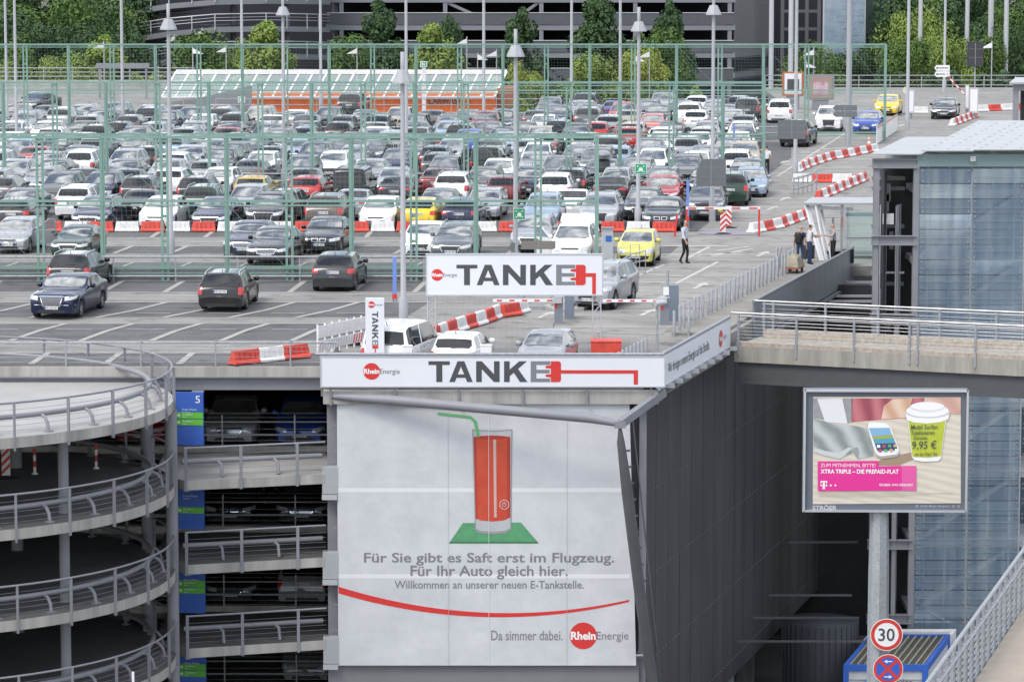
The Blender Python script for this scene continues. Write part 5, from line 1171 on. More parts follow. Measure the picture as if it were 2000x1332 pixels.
for i in range(3): ar([(270, 1100 + i * 17), (1600 - i * 240, 1096 + i * 17), (1600 - i * 240, 1100 + i * 17), (270, 1104 + i * 17)], -.004, 3, m)
m.build("poster_caption", [mat("magenta_print", (.72, .03, .28), .4, coat=.4), M_wtext, mat("magenta_pale", (.72, .10, .34), .4), mat("small_print", (.45, .39, .31), .5)], poster)
pu = 1725; m = MB(); px_ = (pu - 1000) / F * (BY + .25) - a.x
n8 = 8; zb0, zt0 = -16.0 - a.z, .02
m.lathe([(.30, zb0), (.245, -1.5), (.21, zt0)], (px_ + .02, .25, 0), 8, 0, False); m.build("mast", mat("spangled_zinc", (.46, .48, .50), .45, metal=.3, c2=(.30, .32, .34), scale=16), bb_)
def round_sign(u, v, r_px, Y, label):
    c = D(u, v, Y); r = r_px / F * Y
    s = thing("traffic_sign", label, "traffic sign", c)
    m = MB(); m.disc(0, 0, r, 0, 0, 48); m.v += []; m.build("sign_plate", M_wtext, s)
    m = MB(); m.disc(0, 0, r, .03, 0, 48); m.box((0, .06, 0), (.06, .06, r * 1.7)); m.box((0, .12, r * .5), (.5, .1, .05)); m.box((0, .12, -r * .5), (.5, .1, .05)); m.build("sign_back", M_alu, s)
    return s, r
s, r = round_sign(1731.5, 1239, 32.5, BY - .12, "round white speed limit 30 sign with red rim, clamped to the billboard mast")
m = MB(); m.disc(0, 0, r * .955, -.003, 0, 48, r * .74); m.build("red_rim", M_red, s)
m = MB(); put_text(m, "30", -r * .50, -r * .40, -.004, w=r, h=r * .80, bold=.012); m.build("number", M_text, s)
s, r = round_sign(1734.5, 1306, 30, BY - .14, "round blue no-stopping sign with red cross and white arrows, under the speed sign")
m = MB(); m.disc(0, 0, r * .96, -.003, 0, 48, r * .78)
for q in (1, -1):
    d = Vector((q, 1)).normalized(); n2 = Vector((-d.y, d.x)) * r * .10; e = d * r * .79
    if q == 1: m.flat([(-e.x - n2.x, -e.y - n2.y), (e.x - n2.x, e.y - n2.y), (e.x + n2.x, e.y + n2.y), (-e.x + n2.x, -e.y + n2.y)], -.0045, 0)
    else:
        for s0, s1 in ((-1, -.13), (.13, 1)): m.flat([(e.x * s0 + n2.x, e.y * s0 + n2.y), (e.x * s0 - n2.x, e.y * s0 - n2.y), (e.x * s1 - n2.x, e.y * s1 - n2.y), (e.x * s1 + n2.x, e.y * s1 + n2.y)][::-1], -.0045, 0)
m.build("red_cross", M_red, s)
m = MB(); m.disc(0, 0, r * .78, -.0015, 0, 48); m.build("blue_field", M_blue, s)
m = MB()
for q, zz in ((-1, .52), (1, -.52)):
    P_ = [(-.26, -.035), (.06, -.035), (.06, -.13), (.28, 0), (.06, .13), (.06, .035), (-.26, .035)]
    P_ = [(x_ * q * r, (zz + y_) * r) for x_, y_ in P_]; m.flat(P_ if q > 0 else P_[::-1], -.007, 0)
m.build("arrow", M_wtext, s)
# ---------------------------------------------------------------- people: one skinned surface each, dressed by body zone
def person(loc, rz, pose, clothes, label, hair=(.05, .04, .03), bald=False, pack=False):
    o = thing("person", label, "person", loc, rz)
    J = dict(pelvis=(0, 0, .94), waist=(0, 0, 1.08), chest=(.01, 0, 1.30), neck=(.01, 0, 1.47), headb=(.03, 0, 1.56), head=(.035, 0, 1.66), crown=(.02, 0, 1.735),
             hl=(0, .09, .90), hr=(0, -.09, .90), kl=(.03, .10, .50), kr=(.03, -.10, .50), al=(-.01, .10, .09), ar=(-.01, -.10, .09), tl=(.15, .11, .035), tr=(.15, -.11, .035), el_=(-.05, .10, .035), er_=(-.05, -.10, .035),
             sl=(0, .185, 1.40), sr=(0, -.185, 1.40), ll=(-.03, .25, 1.12), lr=(-.03, -.25, 1.12), wl=(.05, .26, .88), wr=(.05, -.26, .88), pl=(.07, .26, .80), pr=(.07, -.26, .80))
    J.update(pose)
    Rr = dict(pelvis=.15, waist=.135, chest=.155, neck=.058, headb=.075, head=.092, crown=.06, hl=.095, hr=.095, kl=.062, kr=.062, al=.042, ar=.042, tl=.035, tr=.035, el_=.04, er_=.04, sl=.068, sr=.068, ll=.044, lr=.044, wl=.030, wr=.030, pl=.036, pr=.036)
    E = [('pelvis', 'waist'), ('waist', 'chest'), ('chest', 'neck'), ('neck', 'headb'), ('headb', 'head'), ('head', 'crown'), ('pelvis', 'hl'), ('pelvis', 'hr'), ('hl', 'kl'), ('hr', 'kr'), ('kl', 'al'), ('kr', 'ar'), ('al', 'tl'), ('ar', 'tr'), ('al', 'el_'), ('ar', 'er_'), ('chest', 'sl'), ('chest', 'sr'), ('sl', 'll'), ('sr', 'lr'), ('ll', 'wl'), ('lr', 'wr'), ('wl', 'pl'), ('wr', 'pr')]
    names = list(J); idx = {n: i for i, n in enumerate(names)}
    V = [Vector(J[n]) for n in names]; Rs = [Rr[n] for n in names]; ED = [(idx[a], idx[b]) for a, b in E]
    for sd, w, p, q in ((1, 'wl', 'pl', 'll'), (-1, 'wr', 'pr', 'lr')):      # five fingers on each hand
        d = (Vector(J[p]) - Vector(J[w])).normalized()
        ax = Vector((0, 0, 1)).cross(d) if abs(d.z) < .9 else Vector((1, 0, 0)); ax = (ax - d * ax.dot(d)).normalized()
        for i, (off, ln) in enumerate(((-.032, .062), (-.011, .074), (.011, .078), (.031, .070))):
            a = len(V); base = Vector(J[p]) + ax * off; V += [base + d * ln * .5, base + d * ln + Vector((0, -sd * .016, 0))]; Rs += [.011, .009]; ED += [(idx[p], a), (a, a + 1)]
        a = len(V); base = Vector(J[w]).lerp(Vector(J[p]), .4); V += [base + ax * .05 + d * .02, base + ax * .065 + d * .06]; Rs += [.013, .010]; ED += [(idx[p], a), (a, a + 1)]
    me = bpy.data.meshes.new("figure"); me.from_pydata([tuple(v) for v in V], ED, []); ob = bpy.data.objects.new("figure", me); col.objects.link(ob)
    md = ob.modifiers.new("s", 'SKIN'); md.use_smooth_shade = True
    for i, sv in enumerate(me.skin_vertices[0].data):
        sv.radius = (Rs[i], Rs[i]); sv.use_root = (i == 0)
        if names[i] if i < len(names) else '' in ():
            pass
    for n_ in ('pelvis', 'waist', 'chest'): me.skin_vertices[0].data[idx[n_]].radius = (Rr[n_] * .78, Rr[n_] * 1.12)
    s2 = ob.modifiers.new("d", 'SUBSURF'); s2.levels = 1; s2.render_levels = 1
    dg = bpy.context.evaluated_depsgraph_get(); out = bpy.data.meshes.new_from_object(ob.evaluated_get(dg)); bpy.data.objects.remove(ob)
    skin, shirt, trous, shoe = mat("skin", (.50, .30, .22), .6), clothes[0], clothes[1], M_trim
    hm = mat("hair_%d" % int(hair[0] * 1000), hair, .8)
    out.materials.clear()
    for m_ in (skin, shirt, trous, shoe, hm): out.materials.append(m_)
    zone = {'pelvis': 2, 'waist': 1, 'chest': 1, 'neck': 0, 'headb': 0, 'head': 0, 'crown': 4, 'hl': 2, 'hr': 2, 'kl': 2, 'kr': 2, 'al': 2, 'ar': 2, 'tl': 3, 'tr': 3, 'el_': 3, 'er_': 3, 'sl': 1, 'sr': 1, 'll': clothes[2], 'lr': clothes[2], 'wl': 0, 'wr': 0, 'pl': 0, 'pr': 0}
    for pgn in out.polygons:
        c = pgn.center; best = None; bd_ = 9
        for a, b_ in E:
            A_, B_ = Vector(J[a]), Vector(J[b_]); ab = B_ - A_; t = max(0, min(1, (c - A_).dot(ab) / ab.length_squared)); d = (c - A_ - ab * t).length
            if d < bd_: bd_ = d; best = zone[a] if t < .5 else zone[b_]
        hd = Vector(J['head'])
        if (c - hd).length < .16 and c.z > J['headb'][2] - .02:
            rel = c - hd; best = 4 if (not bald and (rel.z > .045 or (rel.x < -.02 and rel.z > -.04))) or (bald and rel.x < -.03 and -.04 < rel.z < .02) else 0
        if c.z < .07: best = 3
        pgn.material_index = best; pgn.use_smooth = True
    body = bpy.data.objects.new("body", out); col.objects.link(body); body.parent = o
    h = Vector(J['head'])
    b = MB(); b.lathe([(0, -.03), (.014, -.024), (.012, .01), (0, .03)], h + Vector((.098, 0, -.015)), 8); b.build("nose", skin, o)
    for s in (1, -1):
        b = MB(); b.lathe([(0, -.03), (.014, -.015), (.016, .015), (0, .03)], h + Vector((-.005, s * .093, -.01)), 8); b.build("ear", skin, o)
        b = MB(); b.lathe([(0, -.009), (.009, 0), (0, .009)], h + Vector((.088, s * .034, .012)), 8); b.build("eye", M_text, o)
    b = MB(); b.box(h + Vector((.088, 0, -.055)), (.012, .045, .012)); b.build("mouth", mat("lips", (.32, .13, .11), .6), o)
    b = MB(); w = J['waist']; b.lathe([(.118, -.02), (.12, .02)], (w[0], w[1], w[2] - .09), 20); b.v = [(w[0] + (x - w[0]) * .95, w[1] + (y - w[1]) * 1.22, z) for x, y, z in b.v]; b.build("belt", M_trim, o)
    b = MB(); n_ = J['neck']; b.lathe([(.088, -.05), (.075, .0), (.066, .015)], n_, 14); b.build("collar", clothes[0], o)
    if pack:
        b = MB(); c = Vector(J['chest']); b.lathe([(0, -.26), (.13, -.25), (.165, -.16), (.165, .10), (.12, .2), (0, .23)], (c.x - .20, 0, c.z - .07), 16); b.v = [(c.x - .20 + (x - c.x + .20) * .72, y * 1.0, z) for x, y, z in b.v]
        b.box((c.x - .33, 0, c.z - .15), (.06, .22, .2)); ob = b.build("backpack", mat("backpack_black", (.012, .012, .014), .7), o)
        for s in (1, -1):
            b = MB(); b.tube([(c.x - .14, s * .10, c.z + .12), (c.x + .02, s * .12, c.z + .17), (c.x + .15, s * .12, c.z + .02), (c.x - .02, s * .16, c.z - .2)], .018, 6); b.build("backpack_strap", M_trim, o)
    return o
sh_w = mat("shirt_pale", (.55, .56, .62), .8, var=.1, scale=6); sh_n = mat("shirt_navy", (.02, .025, .07), .8); tr_b = mat("trousers_black", (.014, .014, .016), .8); jean = mat("jeans", (.045, .075, .16), .8, var=.3, scale=8); sh_b = mat("shirt_white", (.66, .67, .70), .8); hi = mat("shirt_grey", (.30, .31, .33), .8)
wk = dict(kl=(.10, .08, .51), al=(.06, .08, .10), tl=(.21, .09, .04), el_=(.02, .08, .035), kr=(.02, -.08, .50), ar=(-.17, -.08, .13), tr=(-.04, -.09, .035), er_=(-.21, -.08, .10), ll=(-.12, .25, 1.13), wl=(-.16, .26, .90), pl=(-.15, .26, .82), lr=(.06, -.25, 1.13), wr=(.17, -.25, .93), pr=(.20, -.25, .86))
p = G(1337, 516); walker = person((p.x, p.y, 0), R(-28), wk, (sh_w, tr_b, 1), "balding man in pale shirt and black trousers walking beside the lime yellow car", (.12, .10, .08), True)
p = G(1562, 525); person((p.x, p.y, .1), R(68), dict(wr=(.05, -.27, .86), pr=(.06, -.28, .78), head=(.07, 0, 1.64), crown=(.07, 0, 1.72)), (sh_n, jean, 0), "bald man with a black backpack and navy shirt seen from behind, pulling a trolley", (.2, .14, .1), True, True)
p = G(1581, 522); person((p.x, p.y, .1), R(20), dict(ll=(.18, .20, 1.20), wl=(.42, .10, 1.25), pl=(.50, .08, 1.26), lr=(.16, -.22, 1.2), wr=(.40, -.12, 1.22), pr=(.48, -.1, 1.23)), (sh_b, jean, 0), "person in white shirt and jeans handing something over behind the shelter's slanted white post", (.06, .04, .03))
p = G(1627, 520); person((p.x, p.y, .1), R(200), dict(ll=(.17, .2, 1.2), wl=(.40, .12, 1.24), pl=(.48, .1, 1.25)), (hi, tr_b, 0), "person in grey reaching out an arm from behind the open shelter door", (.25, .2, .15))
p = G(1497, 345); person((p.x, p.y, 0), R(75), {}, (sh_b, tr_b, 0), "man in white shirt seen from behind beside the end post of the middle fence", (.05, .04, .03))
# trolley with a beige cover, suitcases
p = G(1550, 537); o = thing("luggage_cart", "low orange-framed cart under a beige cover beside the parapet", "cart", (p.x, p.y, .1), R(70))
b = MB(); b.box((0, 0, .22), (1.1, .62, .06)); b.build("frame", mat("cart_orange", (.65, .12, .03), .5), o)
for x, y in ((.4, .25), (.4, -.25), (-.4, .25), (-.4, -.25)):
    b = MB(); b.lathe([(0, -.03), (.1, -.03), (.1, .03), (0, .03)], n=14); b.v = [(x + v[0], y + v[2], .1 + v[1]) for v in b.v]; b.build("wheel", M_black, o)
b = MB(); b.add([(-.58, -.36, .26), (.58, -.36, .26), (.58, .36, .26), (-.58, .36, .26), (-.40, -.26, .62), (.30, -.2, .70), (.34, .2, .66), (-.38, .24, .64), (0, 0, .82)], [(0, 1, 5, 4), (1, 2, 6, 5), (2, 3, 7, 6), (3, 0, 4, 7), (4, 5, 8), (5, 6, 8), (6, 7, 8), (7, 4, 8)], 0); b.build("cover", mat("cover_beige", (.33, .29, .22), .85, var=.2, scale=5), o)
for u, v, rz, lab in ((1580, 512, .5, "dark trolley suitcase held by the bald man with backpack"), (1657, 520, .2, "black suitcase standing inside the glass shelter")):
    p = G(u, v); o = thing("suitcase", lab, "suitcase", (p.x, p.y, .1), rz)
    b = MB(); b.box((0, 0, .34), (.42, .24, .58)); b.build("shell", M_trim, o)
    b = MB(); b.tube([(-.13, .1, .6), (-.13, .1, .95), (.13, .1, .95), (.13, .1, .6)], .012, 6); b.build("handle", M_alu, o)
    for x in (-.15, .15):
        b = MB(); b.lathe([(0, -.02), (.04, -.02), (.04, .02), (0, .02)], n=10); b.v = [(x + q[0], .08 + q[2], .04 + q[1]) for q in b.v]; b.build("wheel", M_black, o)

walker.scale = (1.07, 1.07, 1.09)
# ---------------------------------------------------------------- lamp masts
def mast(u, vb, vl, label, r=.105, z=0.0, head=True, top=None):
    p = G(u, vb, z); zl = D(u, vl, p.y).z if vl is not None else (top or 9.6)
    o = thing("lamp_mast" if head else "tall_mast", label, "lamp" if head else "mast", (p.x, p.y, z), 0, "grey masts over the deck"); zl -= z
    b = MB(); b.lathe([(.17, 0), (.17, 1.0), (r, 1.08), (r * .72, zl + .35), (r * .70, zl + .9), (0, zl + .9)], n=12); b.build("mast", M_lamp, o)
    if head:
        b = MB(); b.lathe([(.0, zl + .24), (.19, zl + .22), (.37, zl - .18), (.385, zl - .24), (.08, zl - .24)], n=8, smooth=False); b.build("lamp_head", M_lamp, o)
    return o
mast(334, 497, 48, "grey lamp mast with trapezoid head, nearest the left, behind the front bays")
mast(788, 636, 150, "grey lamp mast with trapezoid head rising beside the white van")
mast(1007, 540, 100, "grey lamp mast carrying a green sign behind the TANKE truss sign")
mast(1246, 450, 52, "grey lamp mast carrying a green sign behind the lime yellow car")
mast(555, 368, 22, "grey lamp mast with trapezoid head left of the black off-roader")
mast(1391, 433, 20, "grey lamp mast carrying dark boards, left of the height gate")
for u, vb, lab, r in ((14, 250, "thin bare mast at the far left edge", .1), (33, 300, "bare mast just right of the left edge mast", .1), (240, 252, "tall bare mast before the dark trees at left", .11), (474, 270, "tall bare mast before the ramp of the far garage", .1), (627, 212, "tall bare mast left of the dark cone tree", .11), (794, 315, "tall bare mast rising right behind the van's lamp mast", .1), (945, 258, "tall bare mast above the car wash roof", .11), (1116, 222, "tall bare mast before the far garage's right bay", .11), (1211, 192, "tall bare mast right of the big dark tree", .12), (1553, 352, "grey mast with sign board at the lane, left of the barriers", .11), (1656, 286, "thick mast with arrow board, left of the lane cone", .17), (1772, 254, "mast with round disc beside the far gate", .12), (1844, 182, "mast with white arrow signs at far top right", .11)):
    mast(u, vb, None, lab, r, 0, False, 16 if vb < 320 else 12)
for u, Y, lab, r in ((1505, 300, "pale thick mast left of the far glass tower", .2), (1543, 298, "pale thick mast touching the far glass tower's left side", .2), (1795, 330, "first of the pale masts among the right trees", .2), (1886, 330, "second pale mast among the right trees", .2), (1932, 335, "third pale mast among the right trees", .26), (1962, 330, "last pale mast at the right edge among trees", .22)):
    x = (u - 1000) / F * Y; o = thing("tall_mast", lab, "mast", (x, Y, -4.7), 0, "pale masts at the back"); b = MB(); b.lathe([(r * 1.1, 0), (r * .9, 20)], n=12); b.build("mast", M_alu, o); b = MB(); b.lathe([(r * 1.6, 0), (r * 1.6, .15)], n=12); b.build("foot", M_alu, o)
# small slanted lamps
def slanted(u, v, Y, zb, label, flip=1):
    x = (u - 1000) / F * Y; zt = D(u, v, Y).z; o = thing("path_lamp", label, "lamp", (x, Y, zb), 0, "slanted white path lamps")
    b = MB(); b.tube([(0, 0, 0), (0, 0, zt - zb + .5)], .05, 8); b.build("pole", M_lamp, o)
    b = MB(); b.add([(0, -.1, zt - zb + .35), (-.85 * flip, -.3, zt - zb - .12), (-.85 * flip, .3, zt - zb - .12), (0, .1, zt - zb + .35), (0, -.1, zt - zb - .1), (0, .1, zt - zb - .1)], [(0, 1, 2, 3), (1, 4, 5, 2), (0, 4, 1), (3, 2, 5), (0, 3, 5, 4)]); b.build("lamp_shade", M_white, o)
for i, (u, v, fl) in enumerate(sorted(((205, 92, 1), (343, 78, 1), (397, 65, 1), (378, 103, -1), (443, 100, 1), (698, 103, 1), (912, 84, 1), (933, 115, -1), (970, 108, 1), (1240, 118, -1), (1268, 110, 1), (1588, 106, 1), (1573, 130, -1), (1935, 92, 1)))):
    slanted(u, v, 300 if u not in (343, 397) else 335, -4.7, "small white slanted lamp, " + ORD[i] + " from the left in the row before the trees", fl)
# ---------------------------------------------------------------- sign boards on the masts
def plate(name, label, cat, u0, v0, u1, v1, Y, m, poly=None, thick=.05, post=None):
    a, c = D(u0, v1, Y), D(u1, v0, Y); w, h = c.x - a.x, c.z - a.z
    o = thing(name, label, cat, (a.x, Y, a.z)); b = MB(); b.prism([(x * w, z * h) for x, z in (poly or [(0, 0), (1, 0), (1, 1), (0, 1)])], 0, thick); b.build("board", m, o)
    b = MB()
    for t in (.25, .75): b.box((w * (post if post is not None else .5), thick + .03, h * t), (w * .35, .06, .05))
    b.build("clamp", M_alu, o)
    if w > .9 and poly is None or w > 1.2:
        b = MB()
        for t in (.36, .70): b.box((w * .55, -.004, h * t), (w * .86, .006, .02))
        b.box((w * .5, -.005, h * .5), (.05, .008, h * .9)); b.build("seam", mat("seam_grey", (.22, .23, .25), .5), o)
    return o, w, h
M_board = mat("sign_back_grey", (.14, .15, .16), .6, var=.08)
plate("direction_sign", "dark grey back of a large direction board on the mast left of the height gate", "sign", 1360, 311, 1418, 364, 173.4, M_board, [(0, 0), (1, 0), (1, 1), (.2, 1), (0, .55)])
plate("direction_sign", "upper grey arrow-ended board on the thick mast above the lane cone", "sign", 1626, 206, 1674, 217, 227, M_board, [(.12, 0), (1, 0), (1, 1), (.12, 1), (0, .5)])
plate("direction_sign", "lower grey arrow-ended board on the thick mast above the lane cone", "sign", 1626, 218, 1674, 229, 227, M_board, [(.12, 0), (1, 0), (1, 1), (.12, 1), (0, .5)])
plate("direction_sign", "grey sign board back on the lane mast in front of the charcoal SUV", "sign", 1519, 235, 1574, 272, 198.3, M_board)
plate("direction_sign", "long brown-grey board back above the TANKE truss sign's middle", "sign", 1018, 471, 1085, 487, 146.2, mat("board_brown", (.20, .18, .16), .6))
plate("direction_sign", "short brown-grey board with dark arrow end left of the long one above the truss sign", "sign", 993, 474, 1006, 493, 146.2, M_board, [(.5, 0), (1, 0), (1, 1), (.5, 1), (0, .5)])
plate("direction_sign", "dark square sign back on a thin pole among the right trees", "sign", 1889, 82, 1921, 130, 262, mat("board_dark", (.04, .042, .048), .6))
o_ = thing("sign_pole", "thin grey pole carrying the dark square sign back at far top right", "pole", ((1903 - 1000) / F * 262.2, 262.2, 0)); b = MB(); b.tube([(0, .06, 0), (0, .06, 5.2)], .05, 8); b.build("pole", M_lamp, o_); b = MB(); b.lathe([(.12, 0), (.12, .1)], (0, .06, 0), 10); b.build("foot", M_lamp, o_)
for i, (v0, v1, s_) in enumerate(((128, 139, "← Abflug"), (140, 151, "← P1"))):
    o, w, h = plate("arrow_sign", ["upper", "lower"][i] + " of two white arrow signs on the mast at far top right", "sign", 1825, v0, 1855, v1, 278, M_white, [(.12, 0), (1, 0), (1, 1), (.12, 1), (0, .5)])
    b = MB(); b.flat([(w * .10, h * .5), (w * .2, h * .25), (w * .2, h * .42), (w * .9, h * .42), (w * .9, h * .58), (w * .2, h * .58), (w * .2, h * .75)], -.006); b.build("arrow", M_text, o)
def muster(u0, v0, u1, v1, Y, label):
    a, c = D(u0, v1, Y), D(u1, v0, Y); w = c.x - a.x; h = c.z - a.z
    o = thing("rescue_sign", label, "sign", (a.x, Y, a.z)); b = MB(); b.box((w / 2, .02, h / 2), (w, .03, h)); b.build("panel", M_egreen, o)
    b = MB()
    for sx2, sz2 in ((0, 0), (1, 0), (1, 1), (0, 1)):
        X = lambda t: (t if sx2 == 0 else 1 - t) * w; Z = lambda t: (t if sz2 == 0 else 1 - t) * h
        P_ = [(X(.28), Z(.28)), (X(.12), Z(.26)), (X(.26), Z(.12))]; b.flat(P_ if (sx2 + sz2) % 2 == 0 else P_[::-1], -.004)
    for x, z, s in ((.5, .42, 1), (.36, .40, .85), (.64, .40, .85), (.43, .52, .8), (.57, .52, .8)):
        b.disc(x * w, (z + .13) * h, .055 * s * w, -.004 - x * .004, 0, 12); b.flat([((x - .06) * w, (z - .16) * h), ((x + .06) * w, (z - .16) * h), ((x + .055) * w, (z + .07) * h), ((x - .055) * w, (z + .07) * h)], -.004 - x * .004 - z * .003)
    b.build("pictogram", M_wtext, o)
    b = MB(); b.box((w / 2, .06, h / 2), (.1, .06, h * .8)); b.build("bracket", M_alu, o)
    b = MB()
    for cc, s in (((w / 2, .02, h + .008), (w + .04, .04, .016)), ((w / 2, .02, -.008), (w + .04, .04, .016)), ((-.008, .02, h / 2), (.016, .04, h)), ((w + .008, .02, h / 2), (.016, .04, h))): b.box(cc, s)
    b.build("rim", M_white, o)
muster(1004, 408, 1025, 429, 148.0, "green assembly point sign on the lamp mast behind the truss sign")
muster(1241, 321, 1262, 340, 168.6, "green assembly point sign on the lamp mast behind the lime yellow car")
for u, v, Y, zb, lab in ((472, 195, 262, 0, "white post with green exit pictogram near the orange car wash"), (828, 126, 272, -4.7, "white post with green exit pictogram above the car wash lettering")):
    x = (u - 1000) / F * Y; z = D(u, v, Y).z; o = thing("exit_sign", lab, "sign", (x, Y, zb)); b = MB(); b.box((0, .1, (z - zb) / 2), (.3 if zb else .14, .12, z - zb)); b.build("post", M_white, o)
    b = MB(); b.box((0, 0, z - zb), (.52, .06, .44)); b.build("panel", M_white, o); b = MB(); b.flat([(-.2, z - zb - .16), (.2, z - zb - .16), (.2, z - zb + .16), (-.2, z - zb + .16)], -.036); b.build("green_field", M_egreen, o)
    b = MB(); b.flat([(-.14, z - zb - .1), (-.03, z - zb - .1), (-.03, z - zb + .1), (-.14, z - zb + .1)], -.042); b.disc(.06, z - zb + .07, .03, -.042, 0, 10); b.flat([(.03, z - zb - .1), (.1, z - zb - .1), (.09, z - zb + .03), (.03, z - zb + .03)], -.042); b.build("pictogram", M_wtext, o)
# ---------------------------------------------------------------- blue marker posts
def bpost(u, v0, v1, w, lab):
    p = G(u, v1); h = D(u, v0, p.y).z; o = thing("marker_post", lab, "post", p, 0, "blue marker posts"); b = MB(); b.box((0, 0, h / 2 + .35), (w, .1, h - .7)); b.build("panel", mat("post_blue", (.16, .26, .62), .5, var=.06), o)
    b = MB(); b.box((-.05, .0, .35), (.05, .06, .7)); b.box((.05, 0, .35), (.05, .06, .7)); b.build("stand", M_steel, o); b = MB(); b.box((0, -.06, .62), (w * 1.25, .03, .18)); b.build("red_band", M_red, o)
bpost(771, 502, 610, .15, "tall blue marker post standing right of the charcoal hatchback on the front bays"); bpost(1343, 352, 452, .13, "blue marker post at the left end of the red and white height bar"); bpost(1433, 245, 312, .12, "blue marker post amid the cars before the middle fence's end")
# ---------------------------------------------------------------- gates
def gate(u0, u1, v, ub, vb, label, cab2, camera=False):
    p = G(ub, vb); Y = p.y; o = thing("barrier_gate", label, "barrier gate", (p.x, Y, 0)); za = D(u1, v, Y).z
    b = MB(); b.box((0, 0, .5), (.32, .34, 1.0)); b.build("housing", mat("gate_grey", (.20, .22, .25), .5, var=.06), o)
    b = MB(); b.box((0, 0, 1.02), (.36, .38, .04)); b.box((-.1, -.18, .72), (.1, .012, .3), 1); b.build("housing_cap", [M_alu, M_red], o)
    xa, xb = (u0 - ub) / F * Y, (u1 - ub) / F * Y; b = MB(); b.box(((xa + xb) / 2, -.25, za), (xb - xa, .05, .11)); b.build("arm", M_white, o)
    n = 5
    for i in range(n):
        x = xa + (xb - xa) * (i + .3) / n; b = MB(); b.box((x + .1, -.278, za), ((xb - xa) / n * .42, .006, .06)); b.build("red_stripe", M_red, o)
    b = MB(); b.box((xb + .05, -.2, za), (.35, .2, .2)); b.build("arm_mount", M_alu, o)
    for (uc, vc, h, wd) in cab2:
        q = G(uc, vc); b = MB(); b.box((q.x - p.x, q.y - Y, h / 2), (wd, .4, h)); b.build("cabinet", mat("cab_grey", (.17, .20, .25), .5, var=.06), o)
    return o
gate(962, 1085, 585.5, 1091, 632, "barrier gate with red and white arm reaching left, below the truss sign", ((1112, 622, 1.0, .36),))
gate(1176, 1290, 586, 1298, 634, "barrier gate with red and white arm reaching left, by the bollards", ((1314, 627, 1.35, .42),))
for u, v0, v1 in ((1302, 520, 600), ): p = G(u, 634); 
o = thing("ticket_post", "thin grey post with small white box standing beside the gate cabinet by the bollards", "post", G(1303, 632)); b = MB(); b.tube([(0, -.3, 0), (0, -.3, 2.0)], .05, 8); b.build("pole", M_galv, o); b = MB(); b.box((-.06, -.36, 1.25), (.2, .14, .28)); b.build("box", M_whp, o)
p = G(1283, 690 + 34, -.45); o = thing("camera_post", "slim post with a white camera watching the gate, above the banner's right end", "camera", (p.x, p.y, -.45)); zc_ = D(1283, 594, p.y).z + .45
b = MB(); b.tube([(0, 0, 0), (0, 0, zc_)], .045, 8); b.build("pole", M_galv, o); b = MB(); b.tube([(-.08, -.12, zc_ + .02), (.22, .1, zc_ + .05)], .11, 10); b.build("camera", M_alu, o); b = MB(); b.tube([(.0, 0, zc_ - .1), (-.16, 0, zc_ - .05), (-.12, -.05, zc_ + .02)], .014, 5); b.build("cable", M_trim, o)
for i, (u, v) in enumerate(((1126, 606), (1149, 596), (1132, 560))):
    o = thing("guard_post", ["galvanised post on the kerb island, left one", "galvanised post on the kerb island, right one", "galvanised post behind the kerb island, under the truss sign"][i], "post", G(u, v) + Vector((0, 0, .13 if i < 2 else 0))); b = MB(); b.lathe([(.06, 0), (.06, .85), (0, .88)], n=10); b.build("tube", M_galv, o); b = MB(); b.lathe([(.1, 0), (.1, .03), (.06, .03)], n=10); b.build("foot", M_galv, o)
o = thing("hoop_barrier", "grey hoop of thick tube standing left of the first gate housing", "barrier", G(1050, 604)); b = MB(); b.tube([(-.55, 0, .1), (-.55, 0, .8), (-.45, 0, .9), (.45, 0, .9), (.55, 0, .8), (.55, 0, .1)], .06, 8); b.build("tube", M_galv, o); b = MB(); b.box((0, 0, .06), (1.5, .12, .1)); b.build("base", M_galv, o)
p = G(1186, 524); o = thing("pay_machine", "grey pay machine with a blue screen behind the right end of the truss sign", "machine", (p.x, p.y, 0)); b = MB(); b.box((0, 0, .85), (.48, .4, 1.7)); b.build("case", M_alu, o); b = MB(); b.box((.05, -.205, 1.28), (.26, .02, .26)); b.build("screen", mat("screen_blue", (.03, .15, .45), .3), o); b = MB(); b.box((0, -.02, 1.72), (.54, .5, .05)); b.build("hood", M_steel, o)
o = thing("hand_railing", "slanted grey hand railing with uprights in front of the lime yellow car", "railing", G(1228, 536)); b = MB(); b.tube([(-.55, 0, .45), (.1, 0, .85), (.72, 0, 1.0)], .03, 8); b.tube([(-.55, 0, .05), (.1, 0, .45), (.72, 0, .6)], .022, 8); b.build("rail", M_galv, o)
for x, h in ((-.5, .5), (-.1, .75), (.3, .95), (.7, 1.02)): b = MB(); b.tube([(x, 0, 0), (x, 0, h)], .022, 6); b.build("upright", M_galv, o)
o = thing("frame_railing", "small rectangular grey railing before the lime yellow car's bumper", "railing", G(1240, 524)); b = MB(); b.tube([(-.2, 0, 0), (-.2, 0, 1.0), (.2, 0, 1.0), (.2, 0, 0)], .022, 6); b.build("tube", M_galv, o); b = MB(); b.tube([(-.2, 0, .5), (.2, 0, .5)], .016, 6); b.build("crossbar", M_galv, o)
